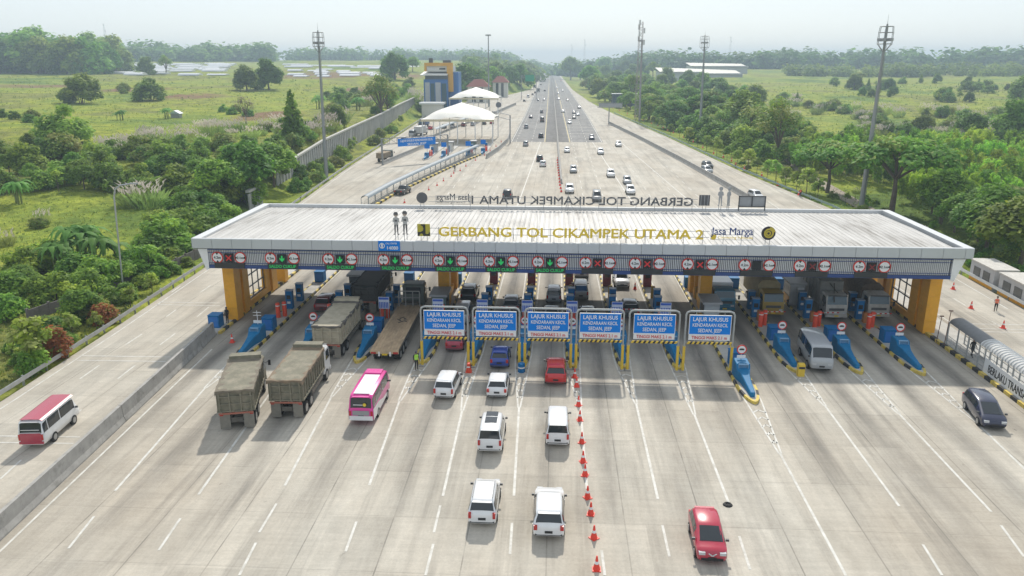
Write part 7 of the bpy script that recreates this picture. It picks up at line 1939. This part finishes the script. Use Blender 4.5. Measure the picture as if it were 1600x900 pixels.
scatter([(1270, 300), (1340, 300), (1470, 355), (1500, 395), (1440, 375), (1360, 340)], 10, ['bush2', 'bush1', 'reed0'], 8, 14, 'bright low bush beside the dirt path near the roof', 'low bushes beside the dirt path', 'bush', 'bush', smax=.9)
scatter([(1170, 150), (1600, 165), (1600, 235), (1380, 225), (1260, 205)], 80, ['olivebush0', 'olivebush1', 'bush1', 'reed0', 'bush3', 'reed1'], 8, 17, 'bush in the scattered clumps of the right meadow', 'bushes in the right meadow', 'bush', 'bush', clump=9)
scatter([(1180, 150), (1600, 172), (1600, 215), (1250, 190)], 34, ['reed0', 'reed1', 'olivebush0', 'olivebush1'], 8, 13, 'dull scrub clump in the belt across the right meadow', 'scrub belt in the right meadow', 'bush', 'bush', clump=5)
scatter([(1240, 132), (1600, 128), (1600, 165), (1170, 160)], 44, ['round0', 'round1', 'bush2', 'bush0', 'cone0', 'young1'], 9, 16, 'small hazy tree in the far right meadow', 'hazy trees in the far right meadow', 'tree', 'tree', clump=7)
scatter([(1490, 222), (1580, 222), (1580, 208), (1490, 208)], 8, ['reed1', 'reed0'], 15, 18, 'pale plumed reed clump in the right meadow', 'plumed reeds in the right meadow', 'reed clump', 'reed_clump')
scatter([(1505, 398), (1600, 470), (1600, 440), (1530, 395)], 8, ['bush0', 'bush2'], 20, 26, 'bush right behind the site cabins', 'bushes behind the site cabins', 'bush', 'bush', smax=.7)
scatter([(900, 122), (1000, 145), (1180, 205), (1255, 225), (1235, 262), (1150, 235), (1010, 190), (955, 165), (905, 132)], 60, ['bush0', 'bush1', 'bush2', 'bush3', 'olivebush0'], 17, 30, 'dense bush filling the wooded belt right of the motorway', 'bushes of the right wooded belt', 'bush', 'bush')
# trees at the far end of the road and round the houses
scatter([(715, 150), (740, 150), (835, 128), (838, 112), (790, 108), (735, 112), (715, 128)], 36, ['round0', 'round1', 'broad1', 'bush1', 'bush2'], 20, 34, 'tree of the wood left of the motorway end', 'trees left of the motorway end', 'tree', 'tree')
scatter([(780, 170), (812, 158), (835, 136), (810, 145), (775, 160)], 14, ['young0', 'bush0', 'broad1'], 12, 14, 'small green tree between the far tent and the motorway', 'small trees beyond the far tent', 'tree', 'tree', smax=.6)
# the near wood on the far left
scatter([(0, 116), (175, 116), (178, 110), (0, 108)], 34, ['round0', 'round1', 'bush0', 'bush1', 'bush3'], 36, 46, 'dark tree in the wood at the far left edge of the meadow', 'trees of the far left wood', 'tree', 'tree', clump=2)
# --- far-off woods, one mass each
def farwood(name, pts, n, h, seed, mats):
    pr = random.Random(seed); cl = []
    for (x0, d0), (x1, d1) in zip(pts, pts[1:]):
        for k in range(n):
            u = pr.random(); px = x0 + (x1 - x0) * u; D = d0 + (d1 - d0) * u + pr.uniform(0, 90); a = atY(px, 110, D); z = terrain(a.x, D); s = h * pr.uniform(.55, 1.15)
            cl.append((a.x, D, z + s * .5, s * .75, s * .6, s * .55)); cl.append((a.x + pr.uniform(-s, s) * .5, D - 3, z + s * .3, s * .6, s * .5, s * .4))
    me = leafcloud(cl, len(cl) * 85, h * .22, mats, name, seed=seed, shell=.6, elong=1.2)
    o = mkobj(name, me); tag(o, kind='stuff'); return o
dm = [(D_, 3), (M_, 1)]
farwood('far_woodland', [(-60, 1130), (200, 1150), (420, 1250)], 70, 27, 1, dm)
farwood('far_woodland', [(360, 1500), (650, 1650), (860, 1900)], 80, 24, 2, dm)
farwood('far_woodland', [(868, 1500), (1050, 1250), (1250, 1150)], 80, 24, 3, dm)
farwood('far_woodland', [(1230, 900), (1420, 860), (1660, 830)], 46, 12, 4, dm)
farwood('far_woodland', [(1180, 1250), (1420, 1200), (1700, 1180)], 60, 26, 5, dm)
farwood('far_woodland', [(730, 1000), (838, 1050)], 40, 18, 6, dm)
# --- grass tufts: uncounted
def tufts(name, polys, n, h, seed, mats, wid=.13):
    r = np.random.default_rng(seed); pr = random.Random(seed); mb = MB(); k = 0; tries = 0
    xs_ = [p[0] for q in polys for p in q]; ys_ = [p[1] for q in polys for p in q]
    while k < n and tries < n * 12:
        tries += 1; px, py = pr.uniform(min(xs_), max(xs_)), pr.uniform(min(ys_), max(ys_))
        if not any(inpoly(px, py, q) for q in polys): continue
        g = ground(px, py)
        if interp(LEFT, g.y) - .9 < g.x < interp(RIGHT, g.y) + .9: continue
        k += 1; s = h * pr.uniform(.5, 1.4) * max(1, g.y / 170); mb.cur = pr.randrange(len(mats))
        for b in range(4):
            a = pr.uniform(0, 6.28); c = Vector((g.x + pr.uniform(-.5, .5) * s, g.y + pr.uniform(-.5, .5) * s, g.z - .05)); e = Vector((math.cos(a) * .35 * s, math.sin(a) * .35 * s, s * pr.uniform(.6, 1.))); w = Vector((-math.sin(a), math.cos(a), 0)) * wid * s
            mb.add([c - w, c + w, c + e], [(0, 1, 2)])
    me = bpy.data.meshes.new(name); me.from_pydata(mb.v, [], mb.f)
    for m in mats: me.materials.append(m)
    me.polygons.foreach_set('material_index', mb.mi); o = mkobj(name, me); tag(o, kind='stuff'); return o
gm_ = [leafmat('grass_green', (.17, .25, .045), objvar=0), leafmat('grass_yellow', (.30, .32, .065), objvar=0), leafmat('grass_dark', (.10, .17, .04), objvar=0)]
tufts('grass', [[(0, 118), (480, 122), (660, 150), (640, 190), (450, 300), (320, 400), (0, 620)]], 9000, .36, 3, gm_)
tufts('grass', [[(1150, 130), (1600, 130), (1600, 500), (1490, 430), (1260, 300), (1000, 185)]], 7000, .34, 4, gm_)
# ------------------------------------------------------------------ air, sky, sun, camera
SUN_EL, SUN_AZ = 43.0, 2.0        # elevation; azimuth measured from +Y towards +X
hz = MB().bx(-4400, 4400, -160, 4400, -3.5, 75).build('haze', None) if False else None
me = bpy.data.meshes.new('haze')
bb = MB().bx(-4400, 4400, -170, 4500, -4.5, 78); me.from_pydata(bb.v, [], bb.f)
bm = bmesh.new(); bm.from_mesh(me); bmesh.ops.recalc_face_normals(bm, faces=bm.faces); bm.to_mesh(me); bm.free()
hm = bpy.data.materials.new('haze_air'); hm.use_nodes = True; nt = hm.node_tree
nt.nodes.remove(nt.nodes['Principled BSDF']); pv = nt.nodes.new('ShaderNodeVolumePrincipled')
pv.inputs['Color'].default_value = (.70, .87, 1.0, 1); pv.inputs['Density'].default_value = HAZE; pv.inputs['Anisotropy'].default_value = .1
nt.links.new(pv.outputs[0], nt.nodes['Material Output'].inputs['Volume'])
me.materials.append(hm); tag(mkobj('haze', me), kind='stuff')
w = bpy.data.worlds.new('World'); scene.world = w; w.use_nodes = True; nt = w.node_tree
sky = nt.nodes.new('ShaderNodeTexSky'); sky.sky_type = 'NISHITA'; sky.sun_disc = False
sky.sun_elevation = R(SUN_EL); sky.sun_rotation = R(SUN_AZ); sky.air_density = AIR; sky.dust_density = DUST; sky.ozone_density = 1.0; sky.altitude = 20
bg = nt.nodes['Background']; bg.inputs['Strength'].default_value = SKY; 
# a thin even veil of cloud over the clear-sky model
vm = nt.nodes.new('ShaderNodeMix'); vm.data_type = 'RGBA'; vm.inputs['Factor'].default_value = VEIL; vm.inputs['B'].default_value = (5.75, 6.1, 6.35, 1)
nt.links.new(sky.outputs[0], vm.inputs['A']); nt.links.new(vm.outputs['Result'], bg.inputs['Color'])
su = bpy.data.lights.new('sun', 'SUN'); su.energy = SUNP; su.angle = R(1.5); su.color = (1, .94, .84)
so = bpy.data.objects.new('sun', su); COL.objects.link(so)
el, az = R(SUN_EL), R(SUN_AZ)
dirn = Vector((math.sin(az) * math.cos(el), math.cos(az) * math.cos(el), math.sin(el)))
so.rotation_euler = dirn.to_track_quat('Z', 'Y').to_euler(); so.location = (0, 0, 200)
cd = bpy.data.cameras.new('camera'); cd.sensor_width = 36; cd.lens = 36 * F / 1600; cd.clip_start = .5; cd.clip_end = 9000
co = bpy.data.objects.new('camera', cd); COL.objects.link(co); co.location = (0, 0, HCAM); co.rotation_euler = (R(90) - PITCH, 0, YAW)
scene.camera = co
vs_ = scene.view_settings; vs_.view_transform = 'Standard'; vs_.look = 'None'; vs_.gamma = 1; vs_.use_curve_mapping = False; vs_.exposure = EXPO
scene.cycles.use_denoising = True
scene.cycles.max_bounces = 8; scene.cycles.transparent_max_bounces = 8; scene.cycles.volume_bounces = 0; scene.cycles.diffuse_bounces = 4; scene.cycles.transmission_bounces = 6
